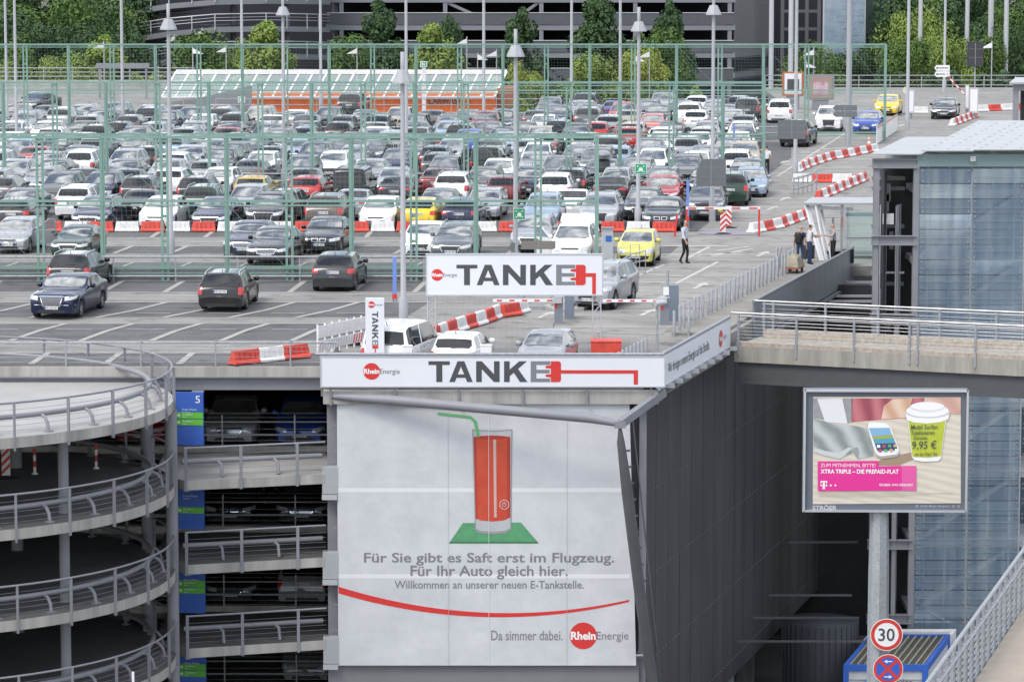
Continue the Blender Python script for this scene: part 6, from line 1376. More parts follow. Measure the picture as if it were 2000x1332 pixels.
# charging posts, red ballast box
for i, (u0, u1, v0) in enumerate(((786, 805, 676), (938, 960, 675))):
    a = D(u0, v0, 118.9); c = D(u1, v0, 118.9); o = thing("charging_box", ["white charging box beside the white van, left of the small white car", "white charging box right of the small white car"][i], "charger", ((a.x + c.x) / 2, 118.9, -.45)); h = a.z + .45; b = MB(); b.box((0, 0, h / 2), (c.x - a.x, .25, h)); b.build("case", M_white, o); b = MB(); b.box((0, 0, h + .015), (c.x - a.x + .03, .28, .03)); b.build("lid", M_whp, o)
a, c = D(1155, 690, 123.6), D(1214, 669, 123.6); o = thing("ballast_box", "red ballast box at the foot of the truss sign's right leg", "box", ((a.x + c.x) / 2, 124.6, -.45)); b = MB(); b.box((0, -.4, (c.z + .45) / 2), (c.x - a.x, .9, c.z + .45)); b.build("case", M_redp, o); b = MB(); b.box((0, -.4, c.z + .46), (c.x - a.x + .04, .94, .03)); b.build("lid", M_redp, o)
a, c = D(838, 690, 124.0), D(852, 669, 124.0); o = thing("ballast_box", "small red ballast box at the truss sign's left leg", "box", ((a.x + c.x) / 2, 124.6, -.45)); b = MB(); b.box((0, -.3, (c.z + .3) / 2), (.5, .6, c.z + .45)); b.build("case", M_redp, o); b = MB(); b.box((0, -.3, c.z + .46), (.54, .64, .03)); b.build("lid", M_redp, o)
# white site fence by the van
A_, B_ = G(622, 693), G(735, 668)
o = thing("site_fence", "white plastic site fence with red striped foot boards, left of the white van", "fence", A_); dv = B_ - A_; d_ = dv.normalized(); Ln = dv.length; ang = math.atan2(d_.y, d_.x); o.rotation_euler = (0, 0, ang)
b = MB(); b.box((Ln / 2, 0, .78), (Ln, .04, .42)); b.build("upper_board", M_whp, o)
b = MB(); b.box((Ln / 2, 0, .30), (Ln, .05, .34)); n = int(Ln / .18)
for i in range(n):
    x = i * .18; b.add([(x, -.028, .14), (x + .08, -.028, .14), (x + .2, -.028, .46), (x + .12, -.028, .46)], [(0, 1, 2, 3)], 1 if i > n * .55 else 2)
b.build("foot_board", [M_whp, M_red, mat("slot_grey", (.55, .55, .56), .6)], o)
for i in range(9): b = MB(); b.box((i * Ln / 8, .03, .52), (.05, .05, 1.06)); b.build("stake", M_white, o)
# height gate with beacons
p0 = G(1341, 462); o = thing("height_gate", "red posts carrying a red and white height bar across the lane", "gate", p0); w = (1483 - 1341) / F * p0.y; zb = D(1341, 409, p0.y).z
for x, h in ((0, zb), (w, zb)): b = MB(); b.box((x, 0, h / 2), (.09, .09, h)); b.build("post", M_red, o)
b = MB(); b.box((w / 2, 0, zb + .05), (w + .09, .09, .12)); b.build("bar", M_white, o)
for x in (.25, 1.05, 2.3, 3.1): b = MB(); b.box((x, -.05, zb + .05), (.40, .006, .07)); b.build("red_stripe", M_red, o)
b = MB(); b.bar((-.55, .05, 0), (-.45, .05, 1.05), .09); b.build("stay", M_red, o)
def beacon(u, v, s, label, lamp=False, loc=None, z=0.0, flip=1):
    p = G(u, v, z) if loc is None else loc; o = thing("striped_beacon", label, "beacon", p); b = MB(); b.box((0, 0, .58 * s), (.27 * s, .04, .98 * s)); b.build("board", M_whp, o)
    b = MB(); W_, H_ = .27 * s, .98 * s
    for i in range(4):
        z0 = .02 + i * .26 * s; P_ = []
        pts = [(-W_ / 2, z0), (W_ / 2, z0 + W_ * flip), (W_ / 2, z0 + W_ * flip + .12 * s), (-W_ / 2, z0 + .12 * s)]
        b.flat([(x, .09 * s + min(H_, max(0, z_))) for x, z_ in pts], -.024)
    b.build("red_stripe", M_red, o)
    b = MB(); b.lathe([(.0, .10), (.12, .09), (.34, .04), (.40, 0)], n=16); b.v = [(x * 1.1 * s, y * .7 * s, z_ * s) for x, y, z_ in b.v]; b.build("foot", M_black, o)
    if lamp:
        b = MB(); b.lathe([(0, -.12), (.10, -.10), (.12, 0), (.10, .10), (0, .12)], (-.12 * s, 0, 1.15 * s), 14); b.build("warning_lamp", M_yellow, o)
    return o
beacon(1412, 458, 1.0, "red and white striped beacon with a yellow lamp in front of the height bar", True); beacon(1423, 446, 1.0, "red and white striped beacon close behind the one with the yellow lamp", False, flip=-1)
m = MB(); c = G(1425, 456); m.lathe([(0, .025), (1.25, .025)], (c.x, c.y, 0), 24); m.v = [(c.x + (x - c.x) * 1.2, c.y + (y - c.y) * .9, z_) for x, y, z_ in m.v]; struct("lane_paint_patch", m, mat("patch_paint", (.34, .25, .24), .8, c2=(.22, .26, .36), scale=1.4))
p = G(1697, 287); o = thing("traffic_cone", "orange traffic cone with white bands by the far lane end", "cone", p); b = MB(); b.lathe([(.15, .03), (.11, .2)], n=16); b.lathe([(.08, .36), (.055, .48)], n=16); b.lathe([(.035, .6), (.03, .7), (0, .7)], n=16); b.box((0, 0, .015), (.42, .42, .03)); b.build("cone", M_orange, o); b = MB(); b.lathe([(.11, .2), (.08, .36)], n=16); b.lathe([(.055, .48), (.035, .6)], n=16); b.build("white_band", M_wtext, o)
# ---------------------------------------------------------------- glass shelter at the head of the stairs
SY = 157.0; sx0 = (1572 - 1000) / F * SY
o = thing("glass_shelter", "glass shelter with slanted white posts and flat pale roof beside the tower", "shelter", (sx0, SY, 0)); W_ = (1712 - 1572) / F * SY
zr_ = D(1600, 397, SY).z
b = MB(); b.prism([(-.1, -.9), (W_, -.9), (W_ + .6, 2.2), (.5, 2.2)], zr_, zr_ + .08, 0, 'xy'); b.build("roof_sheet", M_roofg, o)
for (x0, y0, x1, y1, r) in ((.05, -.6, .75, -1.5, .12), (.65, -.2, 1.25, -.9, .09), (.45, -.8, .95, -1.2, .07)):
    b = MB(); b.bar((x0, y0, zr_), (x1, y1, -.25), r * 1.6, r); b.build("slanted_post", M_white, o)
b = MB(); b.bar((.2, -.7, zr_ - .12), (2.1, -.7, zr_ - .22), .1, .14); b.build("beam", M_alu, o)
for x, y in ((1.72, -1.0), (1.80, 1.5)): b = MB(); b.box((x, y, zr_ / 2 - .3), (.09, .12, zr_ + .6)); b.build("post", M_alu, o)
M_sg = mat("shelter_glass", (.42, .56, .52), .08, alpha=.35, coat=.5)
b = MB(); b.box((2.5, -.9, zr_ / 2 - .2), (1.4, .02, zr_ - .1)); b.build("glass_pane", M_sg, o); b = MB(); b.box((1.74, .3, zr_ / 2), (.02, 2.2, zr_ - .2)); b.build("glass_pane", M_sg, o)
b = MB(); b.box((2.5, -.95, -.55), (1.5, .02, .9)); b.build("glass_pane", M_sg, o)
b = MB(); b.box((2.45, .5, zr_ - .55), (1.3, .05, .16)); b.build("blue_band", M_blue, o)
b = MB(); b.box((1.25, -.4, 1.0), (.04, .7, 1.5)); b.build("door", M_steel, o)
b = MB(); b.tube([(1.75, -.95, .95), (3.2, -.95, .95)], .03, 8); b.tube([(1.75, -.95, .15), (3.2, -.95, .15)], .03, 8); b.build("hand_rail", M_inox, o)
b = MB(); b.box((2.3, .8, -.05), (2.2, 3.4, .1)); b.build("floor", M_conc, o)
# ---------------------------------------------------------------- blue level boards between ramp and garage
for kk in range(4):
    Yb = 118.6; a, c = D(341, 869, Yb), D(397, 766, Yb); w, h = c.x - a.x, c.z - a.z; z0 = a.z - 2.85 * kk
    o = thing("level_sign", ["top blue level board showing a 5, fully lit beside the round ramp", "second blue level board from the top beside the round ramp", "third blue level board from the top beside the round ramp", "lowest blue level board beside the round ramp, cut by the frame"][kk], "sign", (a.x, Yb, z0), R(-6))
    b = MB(); b.box((w / 2, .08, h / 2), (w, .14, h)); b.build("panel", mat("board_blue", (.045, .13, .50), .45, var=.08, scale=2), o)
    b = MB()
    for z_ in ((.50, .37) if kk != 1 else (.30,)): b.box((w / 2, .0, (z_ + .065) * h), (w, .016, h * .115))
    b.build("green_strip", M_sgreen, o)
    b = MB(); put_text(b, str(5 - kk), w * .74, h * .80, -.004, w=w * .16, h=h * .14, bold=.01)
    for z_ in (.66,) if kk == 0 else (.62, .76): put_text(b, "Freie Plätze", w * .28, h * z_, -.004, w=w * .5, h=h * .035); put_text(b, "Spaces", w * .28, h * (z_ - .05), -.004, w=w * .26, h=h * .03)
    for z_ in ((.50, .37) if kk != 1 else (.30,)):
        put_text(b, "Ausfahrt", w * .28, h * (z_ + .07), -.012, w=w * .36, h=h * .032); put_text(b, "Exit", w * .28, h * (z_ + .025), -.012, w=w * .14, h=h * .026)
        b.flat([(w * .06, h * (z_ + .055)), (w * .15, h * (z_ + .055)), (w * .15, h * (z_ + .03)), (w * .21, h * (z_ + .065)), (w * .15, h * (z_ + .10)), (w * .15, h * (z_ + .075)), (w * .06, h * (z_ + .075))], -.012)
    b.build("lettering", M_wtext, o)
    b = MB(); b.box((w * .3, .25, h / 2), (.06, .3, .06)); b.box((w * .8, .16, h + .02), (.4, .12, .05)); b.build("bracket", M_steel, o)
# cars and posts on the lower floors
Q = 'cars on the open floors under the deck'
for kd, cl, u, k_, fc, lab in (('executive', 'silver', 442, 0, 'f', "silver saloon with chrome grille on the upper open floor under the deck"), ('hatch', 'blue', 580, 0, 'f', "bright blue hatchback on the upper open floor under the deck"), ('hatch', 'red', 265, 0, 'f', "red car behind the ramp columns on the upper open floor"), ('kidney', 'black', 440, 1, 'f', "black saloon on the second open floor beside the blue level board"), ('executive', 'black', 583, 1, 'f', "black saloon with slatted chrome grille on the second open floor"), ('saloon', 'black', 300, 1, 'f', "black car behind the ramp columns on the second open floor"), ('saloon', 'charcoal', 440, 2, 'f', "charcoal saloon on the third open floor beside the blue level board"), ('estate', 'silver', 583, 2, 'r', "silver estate seen from behind on the third open floor"), ('saloon', 'charcoal', 300, 2, 'f', "charcoal car behind the ramp columns on the third open floor"), ('hatch', 'silver', 590, 3, 'f', "silver hatchback on the lowest open floor in view")):
    Yc = 122.95; X = (u - 1000) / F * Yc; L2 = CK[kd]['L'] / 2; car(kd, cl, X + .02 * L2, Yc + L2, fc, lab, yaw=.02, group=Q, z=-3.3 - 2.8 * k_)
zl1 = -.55 - 2.8
for i, (u, v) in enumerate(((68, 926), (128, 921), (188, 915))):
    q = G(u, v, zl1); o = thing("flexible_post", "red and white flexible post on the ramp deck, " + ORD[i] + " from the left", "post", q, 0, "flexible posts on the round ramp"); b = MB()
    for j in range(4): b.lathe([(.05, .05 + j * .2), (.05, .25 + j * .2)], n=10, mi=j % 2)
    b.build("tube", [M_whp, M_red], o); b = MB(); b.lathe([(.11, 0), (.11, .03), (.05, .06)], n=12); b.build("foot", M_whp, o)
beacon(12, 934, 1.05, "striped beacon on a yellow foot at the left edge of the round ramp", z=zl1)
o = thing("white_stake", "thin white stake poking up at the bottom edge, before the link ramp", "post", D(261, 1400, 106)); b = MB(); b.box((0, 0, .7), (.07, .05, 1.4)); b.build("stake", M_white, o); b = MB(); b.box((0, 0, -5), (.05, .05, 10)); b.build("pole", M_galv, o)
# ---------------------------------------------------------------- containers at the foot of the tower
def container(u0, u1, vt, Y, depth, col_, label, h=2.6, roof=None, sh=0.0):
    a, c = D(u0, vt, Y), D(u1, vt, Y); w = c.x - a.x; o = thing("container", label, "container", (a.x, Y, a.z - h)); sk = sh
    def pr(z0, z1, x0, x1, y0, y1, mb, mi=0): mb.prism([(x0 + sk * y0, y0), (x1 + sk * y0, y0), (x1 + sk * y1, y1), (x0 + sk * y1, y1)], z0, z1, mi, 'xy')
    b = MB(); pr(0, h - .12, .06, w - .06, .06, depth - .06, b); b.build("body", mat("container_panel", (.52, .54, .55), .5, var=.12, scale=2), o)
    b = MB()
    for x0, x1, y0, y1, z0, z1 in ((0, .2, 0, .2, 0, h), (w - .2, w, 0, .2, 0, h), (0, .2, depth - .2, depth, 0, h), (w - .2, w, depth - .2, depth, 0, h), (.2, w - .2, 0, .16, h - .24, h), (.2, w - .2, depth - .16, depth, h - .24, h), (0, .16, .2, depth - .2, h - .24, h), (w - .16, w, .2, depth - .2, h - .24, h)): pr(z0, z1, x0, x1, y0, y1, b)
    b.build("frame", col_, o); return o, w, pr
o, w, pr = container(1647, 1812, 1298, 130.0, 5.6, mat("container_blue", (.03, .12, .50), .5, var=.15), "blue framed container with ribbed dirty roof and lettered front, under the tower", sh=.27)
b = MB(); pr(2.48, 2.52, .16, w - .16, .16, 5.44, b); b.build("roof", mat("dirty_roof", (.10, .085, .05), .9, c2=(.05, .05, .04), scale=2), o)
b = MB()
for i in range(11): x = .22 + i * (w - .44) / 10; b.bar((x + .27 * .2, .2, 2.56), (x + .27 * 5.4, 5.4, 2.56), .05, .07)
b.build("roof_rib", mat("rib_metal", (.30, .29, .26), .6), o)
b = MB(); put_text(b, "ga", .78, 1.72, -.006, w=.42, h=.36); b.build("lettering", mat("letter_blue", (.05, .28, .60), .5), o)
b = MB(); put_text(b, "service", 1.62, 1.80, -.006, w=.95, h=.27); b.build("lettering", M_text, o)
b = MB(); b.box((w / 2, .04, 2.05), (w - .42, .05, .02)); b.box((w / 2, .03, 1.55), (w - 1.0, .05, .04)); b.build("door_panel", M_alu, o)
o, w, pr = container(1684, 1850, 1252, 137.0, 2.4, M_whp, "white container with small red label right behind the blue framed one", sh=.27)
b = MB(); b.box((w * .80, -.008, 2.44), (.42, .012, .09)); b.build("label_plate", M_logo, o)
b = MB(); pr(2.49, 2.53, .16, w - .16, .16, 2.24, b); b.build("roof", M_alu, o)
for i, (x, Y) in enumerate(((8.2, 137), (9.4, 143), (12.2, 152))): o = thing("support_pillar", ["nearest", "middle", "farthest"][i] + " round grey pillar under the dark clad wall", "pillar", (x, Y, -16)); b = MB(); b.lathe([(.45, 0), (.45, 2.6)], n=16); b.build("shaft", M_steel, o); b = MB(); b.lathe([(.6, 2.5), (.6, 2.6)], n=16); b.build("cap", M_steel, o)
o = thing("round_tank", "dark ribbed round tank low beside the blue container", "tank", (12.2, 139.5, -16)); b = MB()
b.lathe([(1.5, 0), (1.5, 3.3), (0, 3.32)], n=40); b.build("shell", mat("tank_metal", (.045, .05, .06), .6, var=.2, streak=True), o); b = MB()
for i in range(36): a_ = tau * i / 36; b.box((1.51 * math.cos(a_), 1.51 * math.sin(a_), 1.65), (.04, .03, 3.3), rz=a_)
b.build("rib", M_steeld, o)
# ---------------------------------------------------------------- trees
def leaf_mat(name, a, b_): return mat(name, a, .65, c2=b_, scale=.9, spec=.3)
L_dark = leaf_mat("leaf_dark", (.060, .115, .040), (.030, .062, .022)); L_mid = leaf_mat("leaf_mid", (.105, .18, .040), (.055, .105, .024)); L_light = leaf_mat("leaf_light", (.23, .31, .065), (.12, .185, .038)); L_yel = leaf_mat("leaf_yellow_green", (.30, .35, .06), (.16, .21, .035))
M_bark = mat("bark", (.09, .075, .055), .9, var=.3, scale=4)
def tree_meshes(shape, seed, n=3600, leaf=.40):
    rg = random.Random(seed); b = MB()
    lobes = []
    for i in range(26 if shape != 'cone' else 34):
        t = rg.random()
        if shape == 'cone': z = .16 + .80 * t; r = .40 * (1 - t) ** .75 * rg.uniform(.55, 1); s = .16 * (1.15 - t * .75)
        elif shape == 'oval': z = .22 + .72 * t; r = .36 * math.sin(math.pi * (.12 + .80 * t)) * rg.uniform(.4, 1); s = .15
        else: z = .28 + .62 * t; r = .50 * math.sin(math.pi * (.15 + .75 * t)) ** .7 * rg.uniform(.35, 1); s = .17
        a = rg.uniform(0, tau); lobes.append((Vector((r * math.cos(a), r * math.sin(a), z)), s * rg.uniform(.65, 1.2)))
    H_ = 10.0
    for i in range(n):
        c, s = rg.choice(lobes); s *= 1.15; d = Vector((rg.gauss(0, 1), rg.gauss(0, 1), rg.gauss(0, 1))).normalized() * s * rg.uniform(.45, 1.0) ** .5
        p = (c + d) * H_; l = leaf * rg.uniform(.5, 1.3)
        nrm = (d.normalized() + Vector((rg.gauss(0, .5), rg.gauss(0, .5), rg.gauss(.3, .5)))).normalized(); u = nrm.orthogonal().normalized(); u.rotate(Matrix.Rotation(rg.uniform(0, tau), 3, nrm)); w = nrm.cross(u)
        b.face([p - u * l * .5, p + w * l * .28, p + u * l * .55, p - w * l * .28])
    t = MB(); t.tube([(0, 0, 0), (.05, 0, 2.2), (-.05, .05, 5), (0, 0, 8.2)], [.22, .17, .11, .03], 8)
    for c, s in lobes[:12]: q = c * H_; t.tube([(0, 0, max(1.2, q.z * .55)), (q.x * .5, q.y * .5, q.z * .85), tuple(q)], [.08, .05, .02], 5)
    return b, t
TM = {}
for sh, sd in (('cone', 1), ('cone', 2), ('oval', 3), ('oval', 4), ('round', 5), ('round', 6)):
    b, t = tree_meshes(sh, sd, 11000 if sh == 'round' else 9000); TM.setdefault(sh, []).append((b, t))
_tm = {}; _tw = {}
def tree(sh, var, leafm, u, vt, Y, wpx, label, zb=-4.75, cat="tree"):
    b, t = TM[sh][var]; key = (sh, var, leafm.name)
    if key not in _tm:
        q = sorted(v[0] for v in b.v); _tm[key] = (b.mesh("crown", leafm), t.mesh("trunk", M_bark)); _tw[(sh, var)] = (q[int(len(q) * .985)] - q[int(len(q) * .015)], max(v[2] for v in b.v))
    x = (u - 1000) / F * Y; h = D(u, vt, Y).z - zb; o = thing("tree", label, cat, (x, Y, zb), (u * 7 + vt) % 6.28, "trees behind the deck")
    for nm, me in zip(('crown', 'trunk'), _tm[key]):
        p = bpy.data.objects.new(nm, me); col.objects.link(p); p.parent = o
        sxy = wpx / F * Y / _tw[(sh, var)][0] * {'cone': 1.6, 'oval': 1.3, 'round': 1.15}[sh]; p.scale = (sxy if nm == 'crown' else 1, sxy if nm == 'crown' else 1, h / _tw[(sh, var)][1])
for a in (('cone', 0, L_light, 205, 66, 318, 100, "light green tree left of the far ramp, before the dark wood"), ('oval', 0, L_mid, 380, 56, 315, 95, "mid green tree before the far garage's ramp"), ('cone', 1, L_light, 522, 38, 316, 95, "light green cone tree before the far garage's ramp"), ('round', 0, L_light, 455, 72, 322, 80, "low light bush between two trees before the far ramp"), ('oval', 1, L_mid, 682, 62, 315, 74, "slim light tree left of the tall dark cone tree"), ('cone', 0, L_dark, 741, -4, 322, 100, "tall dark cone tree above the car wash"), ('cone', 1, L_light, 846, 42, 316, 88, "light green cone tree above the car wash's right half"), ('oval', 0, L_dark, 884, 28, 326, 52, "slim dark tree touching the light cone tree above the car wash"), ('cone', 0, L_dark, 1019, 12, 322, 82, "dark tree behind the green-signed lamp mast"), ('round', 1, L_yel, 1020, 116, 312, 76, "low yellow-green tree under the dark one beside the lamp mast"), ('cone', 1, L_dark, 1166, -14, 322, 104, "biggest dark tree before the far garage's right half"), ('oval', 1, L_light, 1160, 100, 312, 74, "light young tree at the foot of the biggest dark tree"), ('round', 0, L_yel, 1245, 88, 312, 112, "broad yellow-green tree right of the biggest dark tree"), ('cone', 0, L_dark, 1307, -2, 322, 74, "dark tree at the right corner of the far garage"), ('oval', 0, L_mid, 1285, 52, 316, 84, "mid green tree in front of the corner dark tree"), ('round', 1, L_mid, 1592, 76, 318, 104, "mid green tree before the far glass tower"), ('oval', 1, L_dark, 1660, 98, 322, 70, "small dark tree right under the far glass tower"), ('round', 0, L_mid, 1782, 70, 318, 112, "mid green tree behind the far gate's left mast"), ('round', 1, L_light, 1848, 40, 326, 92, "light green tree behind the white arrow signs"), ('round', 0, L_mid, 1905, 60, 330, 96, "mid green tree behind the dark square sign back"), ('round', 1, L_dark, 1965, 40, 334, 100, "dark tree at the right edge behind the last pale masts")): tree(*a)
rg = random.Random(8)
wood = [(-10, 118, 318, 90, L_light), (30, 60, 322, 105, L_mid), (95, 40, 324, 130, L_dark), (150, 55, 326, 120, L_dark), (120, 100, 316, 100, L_light), (10, -30, 340, 165, L_mid), (90, -45, 345, 160, L_dark), (165, -40, 340, 140, L_mid), (225, -45, 350, 170, L_dark), (205, 10, 336, 120, L_dark), (45, 20, 335, 150, L_dark)]
for i, (u, v, Y, w, m_) in enumerate(wood): tree('round', i % 2, m_, u, v, Y, w * 1.15, f"{'dark' if m_ is L_dark else 'light green' if m_ is L_light else 'mid green'} broad tree in the wood at top left, {ORD[i]} counted from the front")
for i, (u, v, Y, w, m_) in enumerate([(1745, -40, 350, 150, L_dark), (1830, -50, 352, 140, L_mid), (1915, -40, 350, 140, L_dark), (1995, -45, 354, 150, L_mid), (1780, 10, 342, 105, L_light), (1870, 0, 344, 115, L_dark), (1955, 5, 342, 110, L_mid), (1715, 60, 345, 90, L_dark)]): tree('round', i % 2, m_, u, v, Y, w * 1.2, f"{'dark' if m_ is L_dark else 'light green' if m_ is L_light else 'mid green'} tall tree in the wood at top right, {ORD[i]} in the wood")
def bush(u0, u1, vt, Y, lm, label, zb=-4.75):
    b = MB(); r2 = random.Random(u0); x0, x1 = (u0 - 1000) / F * Y, (u1 - 1000) / F * Y; zt = D(u0, vt, Y).z; n = int((x1 - x0) * 260)
    for i in range(n):
        x = r2.uniform(x0, x1); z = zb + (zt - zb) * (1 - r2.random() ** 2) * (.78 + .22 * math.sin(x * 2.1) * math.sin(x * .73 + 1)); y = Y + r2.uniform(-.8, .8); l = .2 * r2.uniform(.5, 1.4)
        u = Vector((r2.gauss(0, 1), r2.gauss(0, 1), r2.gauss(0, 1))).normalized(); w = u.orthogonal().normalized(); p = Vector((x, y, z)); b.face([p - u * l, p + w * l * .6, p + u * l, p - w * l * .6])
    o = b.build("hedge", lm); tag(o, label, "hedge")
bush(985, 1330, 172, 272, L_mid, "long mid green hedge under the trees right of the car wash"); bush(1300, 1440, 168, 276, L_light, "light green hedge at the far garage's right corner"); bush(955, 1050, 195, 269, L_light, "low light shrub at the right end of the orange car wash"); bush(240, 480, 128, 308, L_light, "light green shrubs under the trees left of the car wash"); bush(1700, 2000, 128, 312, L_dark, "dark shrubs along the railing at top right")
# ---------------------------------------------------------------- the car wash
CY = 277.0
def cx_(u, Y=CY): return (u - 1000) / F * Y
o = thing("car_wash", "orange car wash with lettering under a long white-framed glass canopy", "car wash", (cx_(735), CY, -4.75)); ox, oy, oz = cx_(735), CY, -4.75
def cb(mb, n, m_): return mb.build(n, m_, o, (-ox, -oy, -oz))
zt, zb = D(900, 184, CY).z, -4.75
b = MB(); b.box(((cx_(470) + cx_(968)) / 2, CY + 3, (zt + zb) / 2), (cx_(968) - cx_(470), 6, zt - zb)); cb(b, "wall", M_orange)
b = MB(); b.box((cx_(988), CY + 3.5, (D(988, 175, CY).z + zb) / 2), (1.4, 5, D(988, 175, CY).z - zb)); cb(b, "end_wall", mat("brick_red", (.36, .12, .06), .8, var=.2))
b = MB(); q0, q1 = D(836, 205, CY), D(902, 189, CY); put_text(b, "CARWASH", q0.x, q0.z, CY - .02, w=q1.x - q0.x, h=q1.z - q0.z, bold=.015); cb(b, "lettering", M_text)
za, zc2 = D(600, 141, CY + 7).z, D(600, 190, CY - .5).z
xl0, xr0, xl1, xr1 = cx_(345, CY + 7), cx_(990, CY + 7), cx_(318), cx_(966)
b = MB(); b.add([(xl1, CY - .5, zc2), (xr1, CY - .5, zc2), (xr0, CY + 7, za), (xl0, CY + 7, za)], [(0, 1, 2, 3)]); cb(b, "canopy_glass", mat("canopy_pane", (.40, .50, .47), .12, alpha=.55, coat=.4))
b = MB(); b.bar((xl0, CY + 7, za + .06), (xr0, CY + 7, za + .06), .3, .22); b.bar((xl0 * .999, CY + 6.2, za - .08), (xr0, CY + 6.2, za - .08), .12, .12)
for i in range(25): t = i / 24; b.bar((xl1 + (xr1 - xl1) * t, CY - .5, zc2), (xl0 + (xr0 - xl0) * t, CY + 7, za), .14, .12)
b.bar((xl1, CY - .5, zc2), (xr1, CY - .5, zc2), .12, .1); cb(b, "canopy_frame", M_white)
# ---------------------------------------------------------------- far parking garage
FY = 363.0
def fx(u, Y=FY): return (u - 1000) / F * Y
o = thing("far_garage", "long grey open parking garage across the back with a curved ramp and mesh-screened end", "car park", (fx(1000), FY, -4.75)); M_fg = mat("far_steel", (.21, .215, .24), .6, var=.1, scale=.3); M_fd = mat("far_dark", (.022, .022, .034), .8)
def fb(mb, n, m_): return mb.build(n, m_, o, (0, -FY, 4.75))
xl, xr = fx(640), fx(1432)
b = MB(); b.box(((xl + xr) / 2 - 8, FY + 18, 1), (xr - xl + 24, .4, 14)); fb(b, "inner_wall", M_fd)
M_fm = mat("far_mesh", (.095, .098, .115), .7, var=.12, scale=2)
for k in range(-2, 4):
    zt = D(1000, 26 + 54 * k, FY).z; sp = 54 / F * FY
    b = MB(); b.box(((xl + xr) / 2, FY - .05, zt - .60), (xr - xl, .05, 1.14)); fb(b, "mesh_railing", M_fm)
    b = MB(); b.tube([(xl, FY - .1, zt), (xr, FY - .1, zt)], .05, 6); fb(b, "top_rail", M_alu)
    b = MB(); b.box(((xl + xr) / 2, FY + 9, zt - 1.48), (xr - xl + .3, 18, .52)); fb(b, "floor_slab", M_fg)
for u in (668, 870, 1057, 1240, 1424):
    b = MB(); b.box((fx(u), FY + .25, 1.5), (.42, .4, 13)); fb(b, "column", M_fg)
b = MB(); b.bar((fx(872), FY + .3, D(872, 5, FY).z), (fx(940), FY + .3, D(940, 36, FY).z), .3, .3); b.bar((fx(1052), FY + .3, D(1052, 5, FY).z), (fx(1010), FY + .3, D(1010, 36, FY).z), .3, .3); fb(b, "brace", M_fg)
b = MB(); b.add([(fx(1432), FY, -4.7), (fx(1530), FY + 10, -4.7), (fx(1530), FY + 10, 12), (fx(1432), FY, 12)], [(0, 1, 2, 3)])
fb(b, "mesh_screen", mat("screen_brown", (.20, .19, .195), .7, var=.1, scale=3))
for k in range(3):
    zt = D(1440, 108 + 40 * k, FY).z; b = MB(); b.bar((fx(1432), FY - .1, zt), (fx(1530), FY + 9.9, zt), .2, .5); fb(b, "floor_edge", M_fg)
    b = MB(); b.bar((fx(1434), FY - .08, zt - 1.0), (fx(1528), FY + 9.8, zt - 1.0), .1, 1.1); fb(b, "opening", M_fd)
b = MB()
for u in (1532, 1556, 1580, 1604): b.box((fx(u), FY + 4, 3), (.35, .35, 16))
for v in (-10, 25, 60): b.box(((fx(1532) + fx(1604)) / 2, FY + 4, D(1560, v, FY).z), (fx(1604) - fx(1532), .3, .3))
fb(b, "steel_frame", M_steeld); b = MB(); b.box(((fx(1525) + fx(1610)) / 2, FY + 8, 3), (5.2, .3, 16)); fb(b, "frame_wall", M_fd)
rp = thing("far_ramp", "curved car ramp with light steel railings on the far garage's left end", "ramp", (fx(430), FY, -4.75))
for k in range(-2, 3):
    pts = [D(u, v + 54 * k, Y) for u, v, Y in ((205, 84, 352), (260, 73, 349), (330, 62, 347), (420, 54, 346), (520, 52, 348), (600, 53, 354), (645, 54, 362))]
    loc = (-fx(430), -FY, 4.75)
    b = MB()
    for p, q in zip(pts, pts[1:]):
        d = (q - p).normalized(); nn = Vector((-d.y, d.x, 0)); b.add([p, q, q + nn * 8, p + nn * 8, p + Vector((0, 0, -.5)), q + Vector((0, 0, -.5)), q + nn * 8 + Vector((0, 0, -.5)), p + nn * 8 + Vector((0, 0, -.5))], [(0, 1, 2, 3), (7, 6, 5, 4), (4, 5, 1, 0)])
    b.build("ramp_slab", M_fg, rp, loc)
    b = MB()
    for dz, r in ((1.25, .06), (.62, .035), (.92, .025)): b.tube([p + Vector((0, -.05, dz)) for p in pts], r, 6)
    for p, q in zip(pts, pts[1:]):
        for t in (0, .5): c = p.lerp(q, t); b.box(c + Vector((0, -.05, .5)), (.09, .09, 1.5))
    b.build("railing", M_alu, rp, loc)
b = MB()
for u, Y in ((300, 352), (455, 351), (560, 354), (655, 364)): b.lathe([(.3, -4.7), (.3, 12)], (fx(u, Y), Y + 1.5, 0), 10)
b.build("column", M_fg, rp, (-fx(430), -FY, 4.75))
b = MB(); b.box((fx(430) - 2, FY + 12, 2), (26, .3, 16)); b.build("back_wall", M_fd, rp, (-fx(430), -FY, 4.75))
# far glass tower
gt = thing("far_tower", "slim glass stair tower of pale blue panes at the back, right of the far garage", "tower", (fx(1647, 345), 345, -4.75))
for k in range(24):
    z = 6.5 - k * .62 + 4.75 + 4; b = MB(); b.box((0, 0, z), ((1686 - 1608) / F * 345, .1, .58)); b.build("glass_pane", M_gpale if 'M_gpale' in globals() else mat("pale_glass", (.30, .37, .44), .08, c2=(.16, .22, .30), scale=.7, coat=.8), gt)
b = MB()
for s in (-1, 1): b.box((s * 1.97, .2, 7), (.14, .3, 16))
b.build("frame", M_alu, gt)
b = MB(); b.box((3.2, 1.5, 7), (2.4, .1, 16)); b.build("green_side", mat("green_mesh", (.05, .085, .07), .6), gt)
